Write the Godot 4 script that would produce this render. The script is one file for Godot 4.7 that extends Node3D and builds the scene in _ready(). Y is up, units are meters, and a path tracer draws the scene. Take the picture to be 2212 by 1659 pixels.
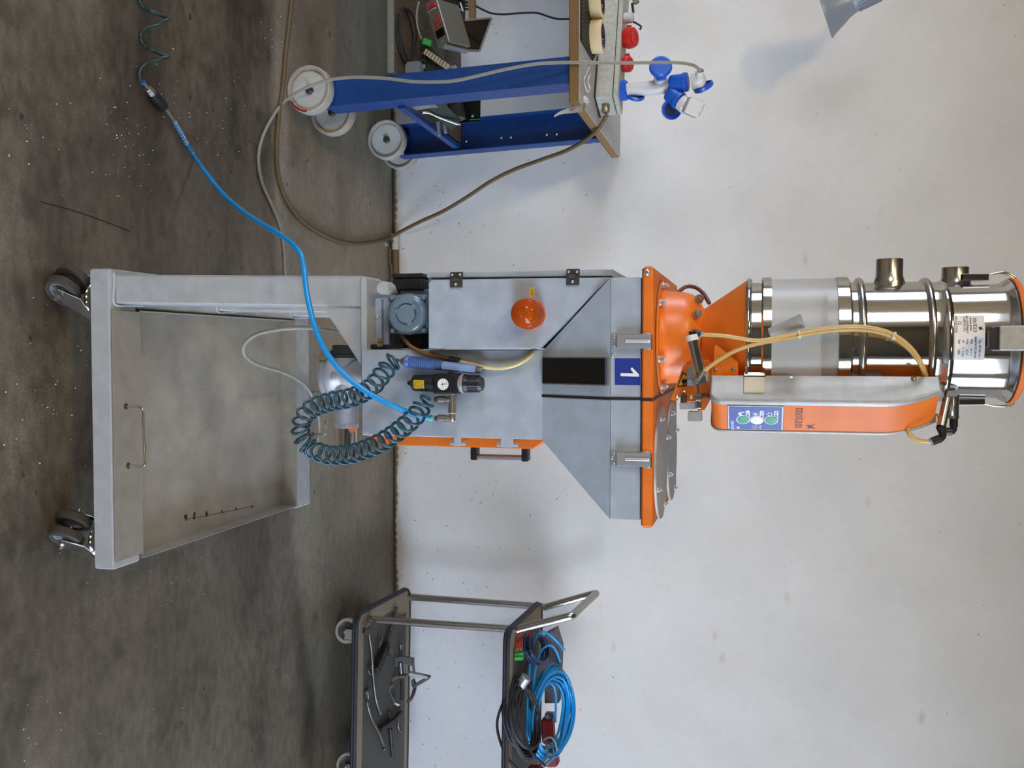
extends Node3D

# ---------- shape builder: collects triangles with normals and becomes ONE mesh ----------
class Shape:
	var v = PackedVector3Array()
	var n = PackedVector3Array()
	var ix = PackedInt32Array()

	func vert(p: Vector3, nn: Vector3) -> int:
		v.append(p)
		n.append(nn.normalized())
		return v.size() - 1

	func tri(a: int, b: int, c: int) -> void:
		var g = (v[b] - v[a]).cross(v[c] - v[a])
		if g.length_squared() < 1e-18:
			return
		if g.dot(n[a] + n[b] + n[c]) > 0.0:
			ix.append_array([a, c, b])
		else:
			ix.append_array([a, b, c])

	func quad(a: int, b: int, c: int, d: int) -> void:
		tri(a, b, c)
		tri(a, c, d)

	func face(pts: Array, out := Vector3.ZERO) -> Shape:
		# flat polygon (convex), normal from points turned towards «out»
		var nn: Vector3 = (pts[1] - pts[0]).cross(pts[2] - pts[0]).normalized()
		if out != Vector3.ZERO and nn.dot(out) < 0.0:
			nn = -nn
		var b = []
		for p in pts:
			b.append(vert(p, nn))
		for i in range(1, pts.size() - 1):
			tri(b[0], b[i], b[i + 1])
		return self

	func box(size: Vector3, xf := Transform3D(), bev := 0.0015) -> Shape:
		var h = size * 0.5
		bev = minf(bev, minf(h.x, minf(h.y, h.z)) * 0.6)
		var id = {}
		for ax in 3:
			for sg in [-1, 1]:
				for a in [-1, 1]:
					for b in [-1, 1]:
						var p = Vector3.ZERO
						var u = (ax + 1) % 3
						var w = (ax + 2) % 3
						p[ax] = sg * h[ax]
						p[u] = a * (h[u] - bev)
						p[w] = b * (h[w] - bev)
						var nn = Vector3.ZERO
						nn[ax] = sg
						var key = Vector3i.ZERO
						key[ax] = sg
						key[u] = a
						key[w] = b
						id[[ax, key]] = vert(xf * p, xf.basis * nn)
		for ax in 3:
			var u = (ax + 1) % 3
			var w = (ax + 2) % 3
			for sg in [-1, 1]:
				var q = []
				for ab in [[-1, -1], [1, -1], [1, 1], [-1, 1]]:
					var key = Vector3i.ZERO
					key[ax] = sg
					key[u] = ab[0]
					key[w] = ab[1]
					q.append(id[[ax, key]])
				quad(q[0], q[1], q[2], q[3])
			if bev > 0.0:
				for a in [-1, 1]:
					for b in [-1, 1]:
						var k0 = Vector3i.ZERO
						k0[u] = a
						k0[w] = b
						var k1 = k0
						k0[ax] = -1
						k1[ax] = 1
						quad(id[[u, k0]], id[[w, k0]], id[[w, k1]], id[[u, k1]])
		if bev > 0.0:
			for a in [-1, 1]:
				for b in [-1, 1]:
					for c in [-1, 1]:
						var k = Vector3i(a, b, c)
						tri(id[[0, k]], id[[1, k]], id[[2, k]])
		return self

	func span(a: Vector3, b: Vector3, bev := 0.0015) -> Shape:
		# box between two opposite corners
		return box((b - a).abs(), Transform3D(Basis(), (a + b) * 0.5), bev)

	func bar(a: Vector3, b: Vector3, w: float, t: float, up := Vector3.UP, bev := 0.001) -> Shape:
		# straight bar of w (across) by t (along up)
		var d = b - a
		var z = d.normalized()
		var x = up.cross(z).normalized()
		var y = z.cross(x)
		return box(Vector3(w, t, d.length()), Transform3D(Basis(x, y, z), (a + b) * 0.5), bev)

	func prism(poly: PackedVector2Array, d: float, xf := Transform3D(), bev := 0.0) -> Shape:
		# polygon in x/y pushed along z from 0 to d, edges chamfered
		if Geometry2D.is_polygon_clockwise(poly):
			poly.reverse()
		var m = poly.size()
		var en = []
		for i in m:
			var e = poly[(i + 1) % m] - poly[i]
			en.append(Vector2(e.y, -e.x).normalized())
		var inset = PackedVector2Array()
		for i in m:
			var n0: Vector2 = en[(i + m - 1) % m]
			var n1: Vector2 = en[i]
			var k = (n0 + n1)
			var dv = maxf(0.35, 1.0 + n0.dot(n1))
			inset.append(poly[i] - k * (bev / dv))
		var tr = Geometry2D.triangulate_polygon(inset)
		for s in 2:
			var z: float = d if s else 0.0
			var nn = xf.basis * Vector3(0, 0, 1 if s else -1)
			var b = []
			for p in inset:
				b.append(vert(xf * Vector3(p.x, p.y, z), nn))
			for i in range(0, tr.size(), 3):
				tri(b[tr[i]], b[tr[i + 1]], b[tr[i + 2]])
		for i in m:
			var j = (i + 1) % m
			var ni: Vector2 = en[i]
			var nj: Vector2 = en[i]
			var pr: Vector2 = en[(i + m - 1) % m]
			var nx: Vector2 = en[j]
			if pr.dot(ni) > 0.8:
				ni = (ni + pr).normalized()
			if nx.dot(nj) > 0.8:
				nj = (nj + nx).normalized()
			var a3 = xf.basis * Vector3(ni.x, ni.y, 0)
			var b3 = xf.basis * Vector3(nj.x, nj.y, 0)
			var p = poly[i]
			var q = poly[j]
			var a = vert(xf * Vector3(p.x, p.y, bev), a3)
			var b = vert(xf * Vector3(q.x, q.y, bev), b3)
			var c = vert(xf * Vector3(q.x, q.y, d - bev), b3)
			var e = vert(xf * Vector3(p.x, p.y, d - bev), a3)
			quad(a, b, c, e)
			if bev > 0.0:
				for s in 2:
					var z: float = d if s else 0.0
					var nn = xf.basis * Vector3(0, 0, 1 if s else -1)
					var f = vert(xf * Vector3(inset[i].x, inset[i].y, z), nn)
					var g = vert(xf * Vector3(inset[j].x, inset[j].y, z), nn)
					quad(e if s else a, c if s else b, g, f)
		return self

	func lathe(prof: Array, seg := 32, xf := Transform3D(), a0 := 0.0, a1 := TAU) -> Shape:
		# profile of (radius, height) turned round y
		var m = prof.size()
		var sn = []
		for i in m - 1:
			var e: Vector2 = prof[i + 1] - prof[i]
			sn.append(Vector2(e.y, -e.x).normalized())
		# outward side: normal to the right of the direction of travel (profile runs bottom to top)
		for i in m - 1:
			var na: Vector2 = sn[i]
			var nb: Vector2 = sn[i]
			if i > 0 and sn[i - 1].dot(sn[i]) > 0.75:
				na = (sn[i - 1] + sn[i]).normalized()
			if i < m - 2 and sn[i + 1].dot(sn[i]) > 0.75:
				nb = (sn[i + 1] + sn[i]).normalized()
			var pa = -1
			var pb = -1
			for k in seg + 1:
				var t = a0 + (a1 - a0) * k / seg
				var c = Vector3(cos(t), 0, sin(t))
				var A = vert(xf * (c * prof[i].x + Vector3.UP * prof[i].y), xf.basis * (c * na.x + Vector3.UP * na.y))
				var B = vert(xf * (c * prof[i + 1].x + Vector3.UP * prof[i + 1].y), xf.basis * (c * nb.x + Vector3.UP * nb.y))
				if k > 0:
					quad(pa, pb, B, A)
				pa = A
				pb = B
		return self

	func rod(a: Vector3, b: Vector3, r: float, seg := 20, r2 := -1.0, bev := 0.0) -> Shape:
		var y = (b - a).normalized()
		var x = y.cross(Vector3.RIGHT if absf(y.x) < 0.9 else Vector3.UP).normalized()
		var L = a.distance_to(b)
		var e = r if r2 < 0.0 else r2
		var prof = [Vector2(0, 0), Vector2(r - bev, 0), Vector2(r, bev), Vector2(e, L - bev), Vector2(e - bev, L), Vector2(0, L)] if bev > 0.0 else [Vector2(0, 0), Vector2(r, 0), Vector2(e, L), Vector2(0, L)]
		return lathe(prof, seg, Transform3D(Basis(x, y, x.cross(y)), a))

	func turned(prof: Array, a: Vector3, dir: Vector3, seg := 24) -> Shape:
		# lathe whose axis starts at a and runs along dir
		var y = dir.normalized()
		var x = y.cross(Vector3.RIGHT if absf(y.x) < 0.9 else Vector3.UP).normalized()
		return lathe(prof, seg, Transform3D(Basis(x, y, x.cross(y)), a))

	func tube(pts: PackedVector3Array, r: float, sides := 10, closed := false) -> Shape:
		var m = pts.size()
		var t0 = (pts[1] - pts[0]).normalized()
		var x = t0.cross(Vector3.UP if absf(t0.y) < 0.9 else Vector3.RIGHT).normalized()
		var rings = []
		for i in m:
			var t: Vector3
			if closed:
				t = (pts[(i + 1) % m] - pts[(i + m - 1) % m]).normalized()
			else:
				t = (pts[mini(i + 1, m - 1)] - pts[maxi(i - 1, 0)]).normalized()
			x = (x - t * x.dot(t)).normalized()
			var y = t.cross(x)
			var ring = []
			for k in sides:
				var a = TAU * k / sides
				var o = x * cos(a) + y * sin(a)
				ring.append(vert(pts[i] + o * r, o))
			rings.append(ring)
		for i in (m if closed else m - 1):
			var A: Array = rings[i]
			var B: Array = rings[(i + 1) % m]
			for k in sides:
				var l = (k + 1) % sides
				quad(A[k], A[l], B[l], B[k])
		if not closed:
			for e in [0, m - 1]:
				var nn: Vector3 = (pts[0] - pts[1]) if e == 0 else (pts[m - 1] - pts[m - 2])
				var b = []
				for k in sides:
					b.append(vert(v[rings[e][k]], nn))
				for k in range(1, sides - 1):
					tri(b[0], b[k], b[k + 1])
		return self

	func ball(c: Vector3, r: float, seg := 16) -> Shape:
		var prof = []
		for i in 9:
			var a = -PI / 2 + PI * i / 8
			prof.append(Vector2(maxf(r * cos(a), 0.0), r * sin(a)))
		return lathe(prof, seg, Transform3D(Basis(), c))

	func mesh() -> ArrayMesh:
		var a = []
		a.resize(Mesh.ARRAY_MAX)
		a[Mesh.ARRAY_VERTEX] = v
		a[Mesh.ARRAY_NORMAL] = n
		a[Mesh.ARRAY_INDEX] = ix
		var am = ArrayMesh.new()
		am.add_surface_from_arrays(Mesh.PRIMITIVE_TRIANGLES, a)
		return am


var used = {}
var mats = {}

func numbered(called: String) -> String:
	var k: int = used.get(called, 0)
	used[called] = k + 1
	return called if k == 0 else "%s_%03d" % [called, k]

func tag(o: Node3D, label: String, category: String, group := "", kind := "") -> Node3D:
	if label:
		o.set_meta("label", label)
	if category:
		o.set_meta("category", category)
	if group:
		o.set_meta("group", group)
	if kind:
		o.set_meta("kind", kind)
	return o

func thing(called: String, label: String, category: String, at := Vector3.ZERO, group := "") -> Node3D:
	var o = Node3D.new()
	o.name = numbered(called)
	add_child(o, true)
	o.position = at
	return tag(o, label, category, group)

func place(o: Node3D, parent: Node3D) -> void:
	# parts are written in world coordinates and hung under their thing
	parent.add_child(o, true)
	var off = Vector3.ZERO
	var q: Node = parent
	while q != self and q is Node3D:
		off += q.position
		q = q.get_parent()
	o.position -= off

func part(called: String, s: Shape, m: Material, parent: Node3D, label := "") -> MeshInstance3D:
	var o = MeshInstance3D.new()
	o.name = called
	o.mesh = s.mesh()
	o.material_override = m
	o.cast_shadow = GeometryInstance3D.SHADOW_CASTING_SETTING_ON
	if label:
		o.set_meta("label", label)
	place(o, parent)
	return o

func solo(called: String, s: Shape, m: Material, label: String, category: String, group := "", kind := "") -> MeshInstance3D:
	# a thing that is one mesh
	var o = MeshInstance3D.new()
	o.name = numbered(called)
	o.mesh = s.mesh()
	o.material_override = m
	add_child(o, true)
	tag(o, label, category, group, kind)
	return o

func struct(called: String, s: Shape, m: Material) -> MeshInstance3D:
	return solo(called, s, m, "", "", "", "structure")

func S() -> Shape:
	return Shape.new()

func spline(pts: Array, step := 0.01) -> PackedVector3Array:
	# Catmull-Rom through the points
	var out = PackedVector3Array()
	var m = pts.size()
	for i in m - 1:
		var a: Vector3 = pts[maxi(i - 1, 0)]
		var b: Vector3 = pts[i]
		var c: Vector3 = pts[i + 1]
		var d: Vector3 = pts[mini(i + 2, m - 1)]
		var k = maxi(2, int(b.distance_to(c) / step))
		for j in k:
			out.append(b.cubic_interpolate(c, a, d, float(j) / k))
	out.append(pts[m - 1])
	return out

func rrect(w: float, h: float, r: float, seg := 4, c := Vector2.ZERO) -> PackedVector2Array:
	var o = PackedVector2Array()
	for q in [[1, 1, 0.0], [-1, 1, PI / 2], [-1, -1, PI], [1, -1, PI * 1.5]]:
		for i in seg + 1:
			var a: float = q[2] + PI / 2 * i / seg
			o.append(c + Vector2(q[0] * (w / 2 - r) + cos(a) * r, q[1] * (h / 2 - r) + sin(a) * r))
	return o

func circ(r: float, seg := 24, c := Vector2.ZERO) -> PackedVector2Array:
	var o = PackedVector2Array()
	for i in seg:
		o.append(c + Vector2(cos(TAU * i / seg), sin(TAU * i / seg)) * r)
	return o

func frame(at: Vector3, z: Vector3, up := Vector3.UP) -> Transform3D:
	# axes whose z runs along the given direction
	var zz = z.normalized()
	var xx = up.cross(zz).normalized()
	return Transform3D(Basis(xx, zz.cross(xx), zz), at)

func noise_tex(freq: float, lo: Color, hi: Color, sd: int, oct := 4, size := 512, kind := FastNoiseLite.TYPE_SIMPLEX_SMOOTH) -> NoiseTexture2D:
	var fn = FastNoiseLite.new()
	fn.seed = sd
	fn.noise_type = kind
	fn.frequency = freq
	fn.fractal_octaves = oct
	var t = NoiseTexture2D.new()
	t.width = size
	t.height = size
	t.seamless = true
	t.noise = fn
	var g = Gradient.new()
	g.set_color(0, lo)
	g.set_color(1, hi)
	t.color_ramp = g
	return t

func mat(called: String, c: Color, rough: float, metal := 0.0, tex: Texture2D = null, scale := 2.0) -> StandardMaterial3D:
	var m = StandardMaterial3D.new()
	m.resource_name = called
	m.albedo_color = c
	m.roughness = rough
	m.metallic = metal
	if tex:
		m.albedo_texture = tex
		m.uv1_triplanar = true
		m.uv1_world_triplanar = true
		m.uv1_scale = Vector3.ONE * scale
	mats[called] = m
	return m

func rgb(r: int, g: int, b: int) -> Color:
	return Color8(r, g, b)

var fonts = {}

func lettering(called: String, words: String, cap: float, xf: Transform3D, m: Material, parent: Node3D, deep := 0.0004, face := "Droid Sans", wide := 1.0, round_r := 0.0) -> MeshInstance3D:
	# raised print; cap is the height of a capital letter; round_r wraps it on a cylinder of that radius
	if not fonts.has(face):
		var f = SystemFont.new()
		f.font_names = PackedStringArray([face])
		fonts[face] = f
	var t = TextMesh.new()
	t.font = fonts[face]
	t.text = words
	t.font_size = 48
	t.pixel_size = cap / (0.714 * 48.0)
	t.depth = deep
	t.curve_step = 1.0
	var o = MeshInstance3D.new()
	o.name = called
	if round_r > 0.0:
		var a = t.get_mesh_arrays()
		var vs: PackedVector3Array = a[Mesh.ARRAY_VERTEX]
		var ns: PackedVector3Array = a[Mesh.ARRAY_NORMAL]
		for i in vs.size():
			var th = vs[i].x * wide / round_r
			var rr = round_r + vs[i].z
			vs[i] = Vector3(sin(th) * rr, vs[i].y, cos(th) * rr - round_r)
			ns[i] = ns[i].rotated(Vector3.UP, th)
		a[Mesh.ARRAY_VERTEX] = vs
		a[Mesh.ARRAY_NORMAL] = ns
		var am = ArrayMesh.new()
		am.add_surface_from_arrays(Mesh.PRIMITIVE_TRIANGLES, a)
		o.mesh = am
		o.transform = xf
	else:
		o.mesh = t
		o.transform = xf * Transform3D(Basis.from_scale(Vector3(wide, 1, 1)), Vector3.ZERO)
	o.material_override = m
	place(o, parent)
	return o

func screw(p: Vector3, dir: Vector3, r: float, m: Material, parent: Node3D, called := "screw") -> MeshInstance3D:
	# pan-head screw with a socket
	var s = S()
	s.turned([Vector2(0, 0), Vector2(r, 0), Vector2(r, r * 0.45), Vector2(r * 0.72, r * 0.85), Vector2(r * 0.45, r * 0.95), Vector2(r * 0.4, r * 0.4), Vector2(0, r * 0.4)], p, dir, 14)
	return part(called, s, m, parent)

func hex_bolt(p: Vector3, dir: Vector3, r: float, h: float, m: Material, parent: Node3D, called := "bolt") -> MeshInstance3D:
	var s = S()
	var xf = frame(p, dir, Vector3.UP if absf(dir.normalized().y) < 0.9 else Vector3.BACK)
	s.prism(circ(r * 1.25, 18), h * 0.2, xf)
	s.prism(circ(r, 6), h * 0.7, xf.translated_local(Vector3(0, 0, h * 0.2)), r * 0.08)
	s.prism(circ(r * 0.5, 12), h * 0.3, xf.translated_local(Vector3(0, 0, h * 0.9)), r * 0.05)
	return part(called, s, m, parent)

func _ready() -> void:
	# ---------- camera: a 4:3 frame taken with the camera turned on its side, so that up in the place points to the right of the picture ----------
	var cam = Camera3D.new()
	cam.name = "camera"
	add_child(cam)
	cam.position = Vector3(0, 1.5, 0)
	cam.basis = Basis(Vector3.UP, -0.03719) * Basis(Vector3.RIGHT, -0.25926) * Basis(Vector3.BACK, 0.00923) * Basis(Vector3.BACK, PI / 2)
	cam.fov = 44.83
	cam.near = 0.05
	cam.far = 60.0
	cam.current = true

	# ---------- sky, exposure ----------
	var env = Environment.new()
	var sky = Sky.new()
	var sm = ProceduralSkyMaterial.new()
	sm.sky_top_color = rgb(170, 190, 224)
	sm.sky_horizon_color = rgb(222, 229, 240)
	sm.ground_bottom_color = rgb(120, 118, 112)
	sm.ground_horizon_color = rgb(186, 190, 194)
	sm.sky_energy_multiplier = 8.0
	sm.ground_energy_multiplier = 2.6
	sky.sky_material = sm
	env.background_mode = Environment.BG_SKY
	env.sky = sky
	env.tonemap_mode = Environment.TONE_MAPPER_LINEAR
	env.tonemap_exposure = 0.178
	env.sdfgi_enabled = true
	env.ssao_enabled = true
	env.ssil_enabled = true
	var we = WorldEnvironment.new()
	we.name = "world_environment"
	we.environment = env
	add_child(we)

	make_materials()
	build_room()
	build_stand()
	build_tray()
	build_machine()
	build_lid()
	build_loader()
	build_air()
	build_bench()
	build_bench_goods()
	build_handcart()
	build_cables()

func ceiling_lamp(at: Vector3, energy: float, where: String) -> void:
	var t = thing("ceiling_lamp", "round metal high-bay lamp hanging from the hall ceiling " + where, "lamp", at, "high-bay lamps under the ceiling")
	part("shade", S().turned([Vector2(0.24, 0), Vector2(0.25, 0.005), Vector2(0.12, 0.22), Vector2(0.08, 0.3), Vector2(0, 0.3)], at, Vector3.UP, 28), mats.lamp_grey, t)
	part("diffuser", S().turned([Vector2(0, 0), Vector2(0.22, 0), Vector2(0.22, 0.02), Vector2(0, 0.02)], at, Vector3.UP, 28), mats.lamp_glow, t)
	part("rod", S().rod(at + Vector3(0, 0.29, 0), Vector3(at.x, 5.02, at.z), 0.012, 8), mats.lamp_grey, t)
	var l = SpotLight3D.new()
	l.name = "lamp_light"
	l.light_color = Color(1.0, 0.88, 0.70)
	l.light_energy = energy
	l.light_size = 0.2
	l.spot_angle = 85.0
	l.spot_angle_attenuation = 0.3
	l.spot_range = 20.0
	l.spot_attenuation = 2.0
	l.shadow_enabled = true
	t.add_child(l)
	l.position = Vector3(0, -0.03, 0)
	l.rotation_degrees = Vector3(-90, 0, 0)

func build_room() -> void:
	var e = 0.15
	var fl = struct("floor", S().ball(Vector3.ZERO, 0.1), mats.concrete)
	fl.mesh = floor_mesh()
	struct("wall_back", S().span(Vector3(-4.5, 0, -3.678 - e), Vector3(5.0, 5.0, -3.678), 0.0), mats.plaster)
	struct("ceiling", S().span(Vector3(-4.65, 5.0, -3.83), Vector3(5.15, 5.15, 7.35), 0.0), mats.ceiling)
	struct("wall_front", S().span(Vector3(-4.5, 0, 7.2), Vector3(5.0, 5.0, 7.2 + e), 0.0), mats.wall_dim)
	# side walls, each with two big hall windows
	side_wall("wall_right", 5.0, 1.0, [[-2.9, -0.9], [0.4, 5.2]], 0.7, 3.4, 1)
	side_wall("wall_left", -4.5, -1.0, [[-3.0, -1.5], [1.5, 4.0]], 1.2, 3.0, 3)
	ceiling_lamp(Vector3(-1.9, 4.2, 0.9), 46.0, "left of the camera, nearest the machine")
	ceiling_lamp(Vector3(-1.9, 4.2, 4.0), 40.0, "on the left, far behind the camera")
	ceiling_lamp(Vector3(1.6, 4.2, 4.0), 18.0, "on the right, far behind the camera")
	# white granulate swept about on the concrete
	var rng = RandomNumberGenerator.new()
	rng.seed = 5
	var mm = MultiMesh.new()
	mm.transform_format = MultiMesh.TRANSFORM_3D
	mm.mesh = S().lathe([Vector2(0, 0), Vector2(0.0011, 0.0003), Vector2(0.0014, 0.0012), Vector2(0.001, 0.0022), Vector2(0, 0.0025)], 7).mesh()
	var spots = [Vector3(-0.4896, 0, -2.0064), Vector3(-0.476, 0, -2.0239), Vector3(-0.6756, 0, -2.4011), Vector3(-0.69, 0, -2.1611), Vector3(-0.9598, 0, -2.7265), Vector3(-0.4266, 0, -1.6969), Vector3(0.0431, 0, -1.7125), Vector3(0.1465, 0, -1.738), Vector3(-0.9893, 0, -2.727), Vector3(0.5465, 0, -2.1541), Vector3(0.8364, 0, -1.6389), Vector3(-0.4756, 0, -1.9374)]
	mm.instance_count = 300
	for i in mm.instance_count:
		var p = Vector3(rng.randf_range(-1.4, 1.6), 0, rng.randf_range(-3.6, -1.4))
		if i % 3:
			var c: Vector3 = spots[rng.randi() % spots.size()]
			p = c + Vector3(rng.randfn(0, 0.07), 0, rng.randfn(0, 0.07))
		p.z = maxf(p.z, -3.66)
		var sc = rng.randf_range(0.4, 1.15)
		mm.set_instance_transform(i, Transform3D(Basis(Vector3.UP, rng.randf() * TAU).scaled(Vector3(sc, sc, sc * rng.randf_range(0.8, 1.6))), p))
	var gr = MultiMeshInstance3D.new()
	gr.name = "granulate"
	gr.multimesh = mm
	gr.material_override = mats.granulate
	add_child(gr)
	tag(gr, "tiny white plastic granules scattered over the concrete floor", "granules", "", "stuff")
	solo("thin_wire", S().tube(spline([Vector3(-0.3204, 0.001, -1.6905), Vector3(-0.3171, 0.001, -1.7768), Vector3(-0.3099, 0.001, -1.8595), Vector3(-0.294, 0.001, -1.983)], 0.02), 0.0008, 6), mats.black_rubber, "short thin dark wire lying loose on the open concrete floor", "wire")

func side_wall(called: String, x: float, s: float, gaps: Array, y0: float, y1: float, first: int) -> void:
	# a wall pierced by windows, with their bars and panes
	var r = S()
	var z = -3.83
	for g in gaps:
		r.span(Vector3(x, 0, z), Vector3(x + s * 0.15, 5, g[0]), 0.0)
		r.span(Vector3(x, 0, g[0]), Vector3(x + s * 0.15, y0, g[1]), 0.0)
		r.span(Vector3(x, y1, g[0]), Vector3(x + s * 0.15, 5, g[1]), 0.0)
		z = g[1]
	r.span(Vector3(x, 0, z), Vector3(x + s * 0.15, 5, 7.35), 0.0)
	struct(called, r, mats.wall_other)
	for i in gaps.size():
		var g: Array = gaps[i]
		var wn = struct("window_%d" % (first + i), S().span(Vector3(x + s * 0.06, y0, g[0]), Vector3(x + s * 0.066, y1, g[1]), 0.0), mats.pane)
		for k in 4:
			var q = lerpf(g[0] + 0.02, g[1] - 0.02, k / 3.0)
			part("window_bar", S().span(Vector3(x + s * 0.03, y0, q - 0.02), Vector3(x + s * 0.1, y1, q + 0.02), 0.002), mats.lamp_grey, wn)

func plaster_tex() -> ImageTexture:
	# off-white painted plaster, 5 m square from floor to ceiling: rollers' unevenness, faint yellow runs, specks; scuffed and dirty along its foot
	var N = 1536
	var img: Image
	var f1 = FastNoiseLite.new()
	f1.seed = 11
	f1.frequency = 0.007
	f1.fractal_octaves = 4
	var f2 = FastNoiseLite.new()
	f2.seed = 12
	f2.frequency = 0.07
	var a = f1.get_seamless_image(N, N).get_data()
	var b = f2.get_seamless_image(N, N).get_data()
	var out = PackedByteArray()
	out.resize(N * N * 3)
	for i in N * N:
		var m = (a[i] - 128) * 0.045 + (b[i] - 128) * 0.016
		var y = maxf(0.0, a[(i + 377 * N + 91) % (N * N)] - 165.0) * 0.10
		out[i * 3] = clampi(int(216 + m), 0, 255)
		out[i * 3 + 1] = clampi(int(214 + m - y * 0.3), 0, 255)
		out[i * 3 + 2] = clampi(int(208 + m - y), 0, 255)
	img = Image.create_from_data(N, N, false, Image.FORMAT_RGB8, out)
	var rng = RandomNumberGenerator.new()
	rng.seed = 3
	for k in 900:
		# specks and scuffs, thicker near the foot of the wall (v = 1 is the floor)
		var low = rng.randf() < 0.6
		var x = rng.randi() % N
		var yy = N - 1 - int((absf(rng.randfn(0, 0.07)) if low else rng.randf()) * N) % N
		var d = rng.randf_range(0.62, 0.92)
		var L = 1 + rng.randi() % (4 if low else 2)
		var ang = rng.randf() * PI
		for j in L:
			var px = posmod(x + int(cos(ang) * j), N)
			var py = clampi(yy + int(sin(ang) * j), 0, N - 1)
			var c = img.get_pixel(px, py)
			img.set_pixel(px, py, Color(c.r * d, c.g * d * 0.99, c.b * d * 0.97))
	for q in [Vector3(1.352, 2.0986, -3.678), Vector3(1.3649, 2.0908, -3.678), Vector3(1.1904, 0.9446, -3.678), Vector3(0.9424, 1.6109, -3.678), Vector3(1.1156, 1.344, -3.678), Vector3(0.5659, 1.897, -3.678), Vector3(-0.3424, 1.665, -3.678), Vector3(1.1955, 1.371, -3.678)]:
		# faint brownish smudges
		var cx = posmod(int(q.x / 5.0 * N), N)
		var cy = N - 1 - int(q.y / 5.0 * N)
		for u in range(-9, 10):
			for v in range(-5, 6):
				var k = 0.10 * maxf(0.0, 1.0 - sqrt(u * u / 80.0 + v * v / 22.0)) * rng.randf_range(0.3, 1.3)
				var c = img.get_pixel(posmod(cx + u, N), clampi(cy + v, 0, N - 1))
				img.set_pixel(posmod(cx + u, N), clampi(cy + v, 0, N - 1), Color(c.r * (1.0 - k * 0.8), c.g * (1.0 - k), c.b * (1.0 - k * 1.3)))
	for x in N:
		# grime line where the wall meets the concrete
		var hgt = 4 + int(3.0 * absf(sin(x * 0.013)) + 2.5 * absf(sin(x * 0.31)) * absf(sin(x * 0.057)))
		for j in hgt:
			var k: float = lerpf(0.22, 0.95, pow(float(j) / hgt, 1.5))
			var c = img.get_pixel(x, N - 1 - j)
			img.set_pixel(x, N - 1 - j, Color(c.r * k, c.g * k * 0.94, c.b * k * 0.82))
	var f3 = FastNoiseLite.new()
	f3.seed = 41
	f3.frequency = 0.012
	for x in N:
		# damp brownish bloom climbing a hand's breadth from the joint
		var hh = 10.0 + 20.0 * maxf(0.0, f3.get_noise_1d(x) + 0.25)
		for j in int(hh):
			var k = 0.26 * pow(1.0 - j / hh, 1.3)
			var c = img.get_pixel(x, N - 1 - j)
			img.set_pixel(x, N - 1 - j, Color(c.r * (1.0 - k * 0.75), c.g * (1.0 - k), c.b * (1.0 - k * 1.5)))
	return ImageTexture.create_from_image(img)

func stretched(sd: int, freq: float, oct: int, N: int, sx: int) -> PackedByteArray:
	var f = FastNoiseLite.new()
	f.seed = sd
	f.frequency = freq
	f.fractal_octaves = oct
	var im = f.get_image(N / sx, N)
	im.resize(N, N, Image.INTERPOLATE_CUBIC)
	im.convert(Image.FORMAT_L8)
	return im.get_data()

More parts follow.
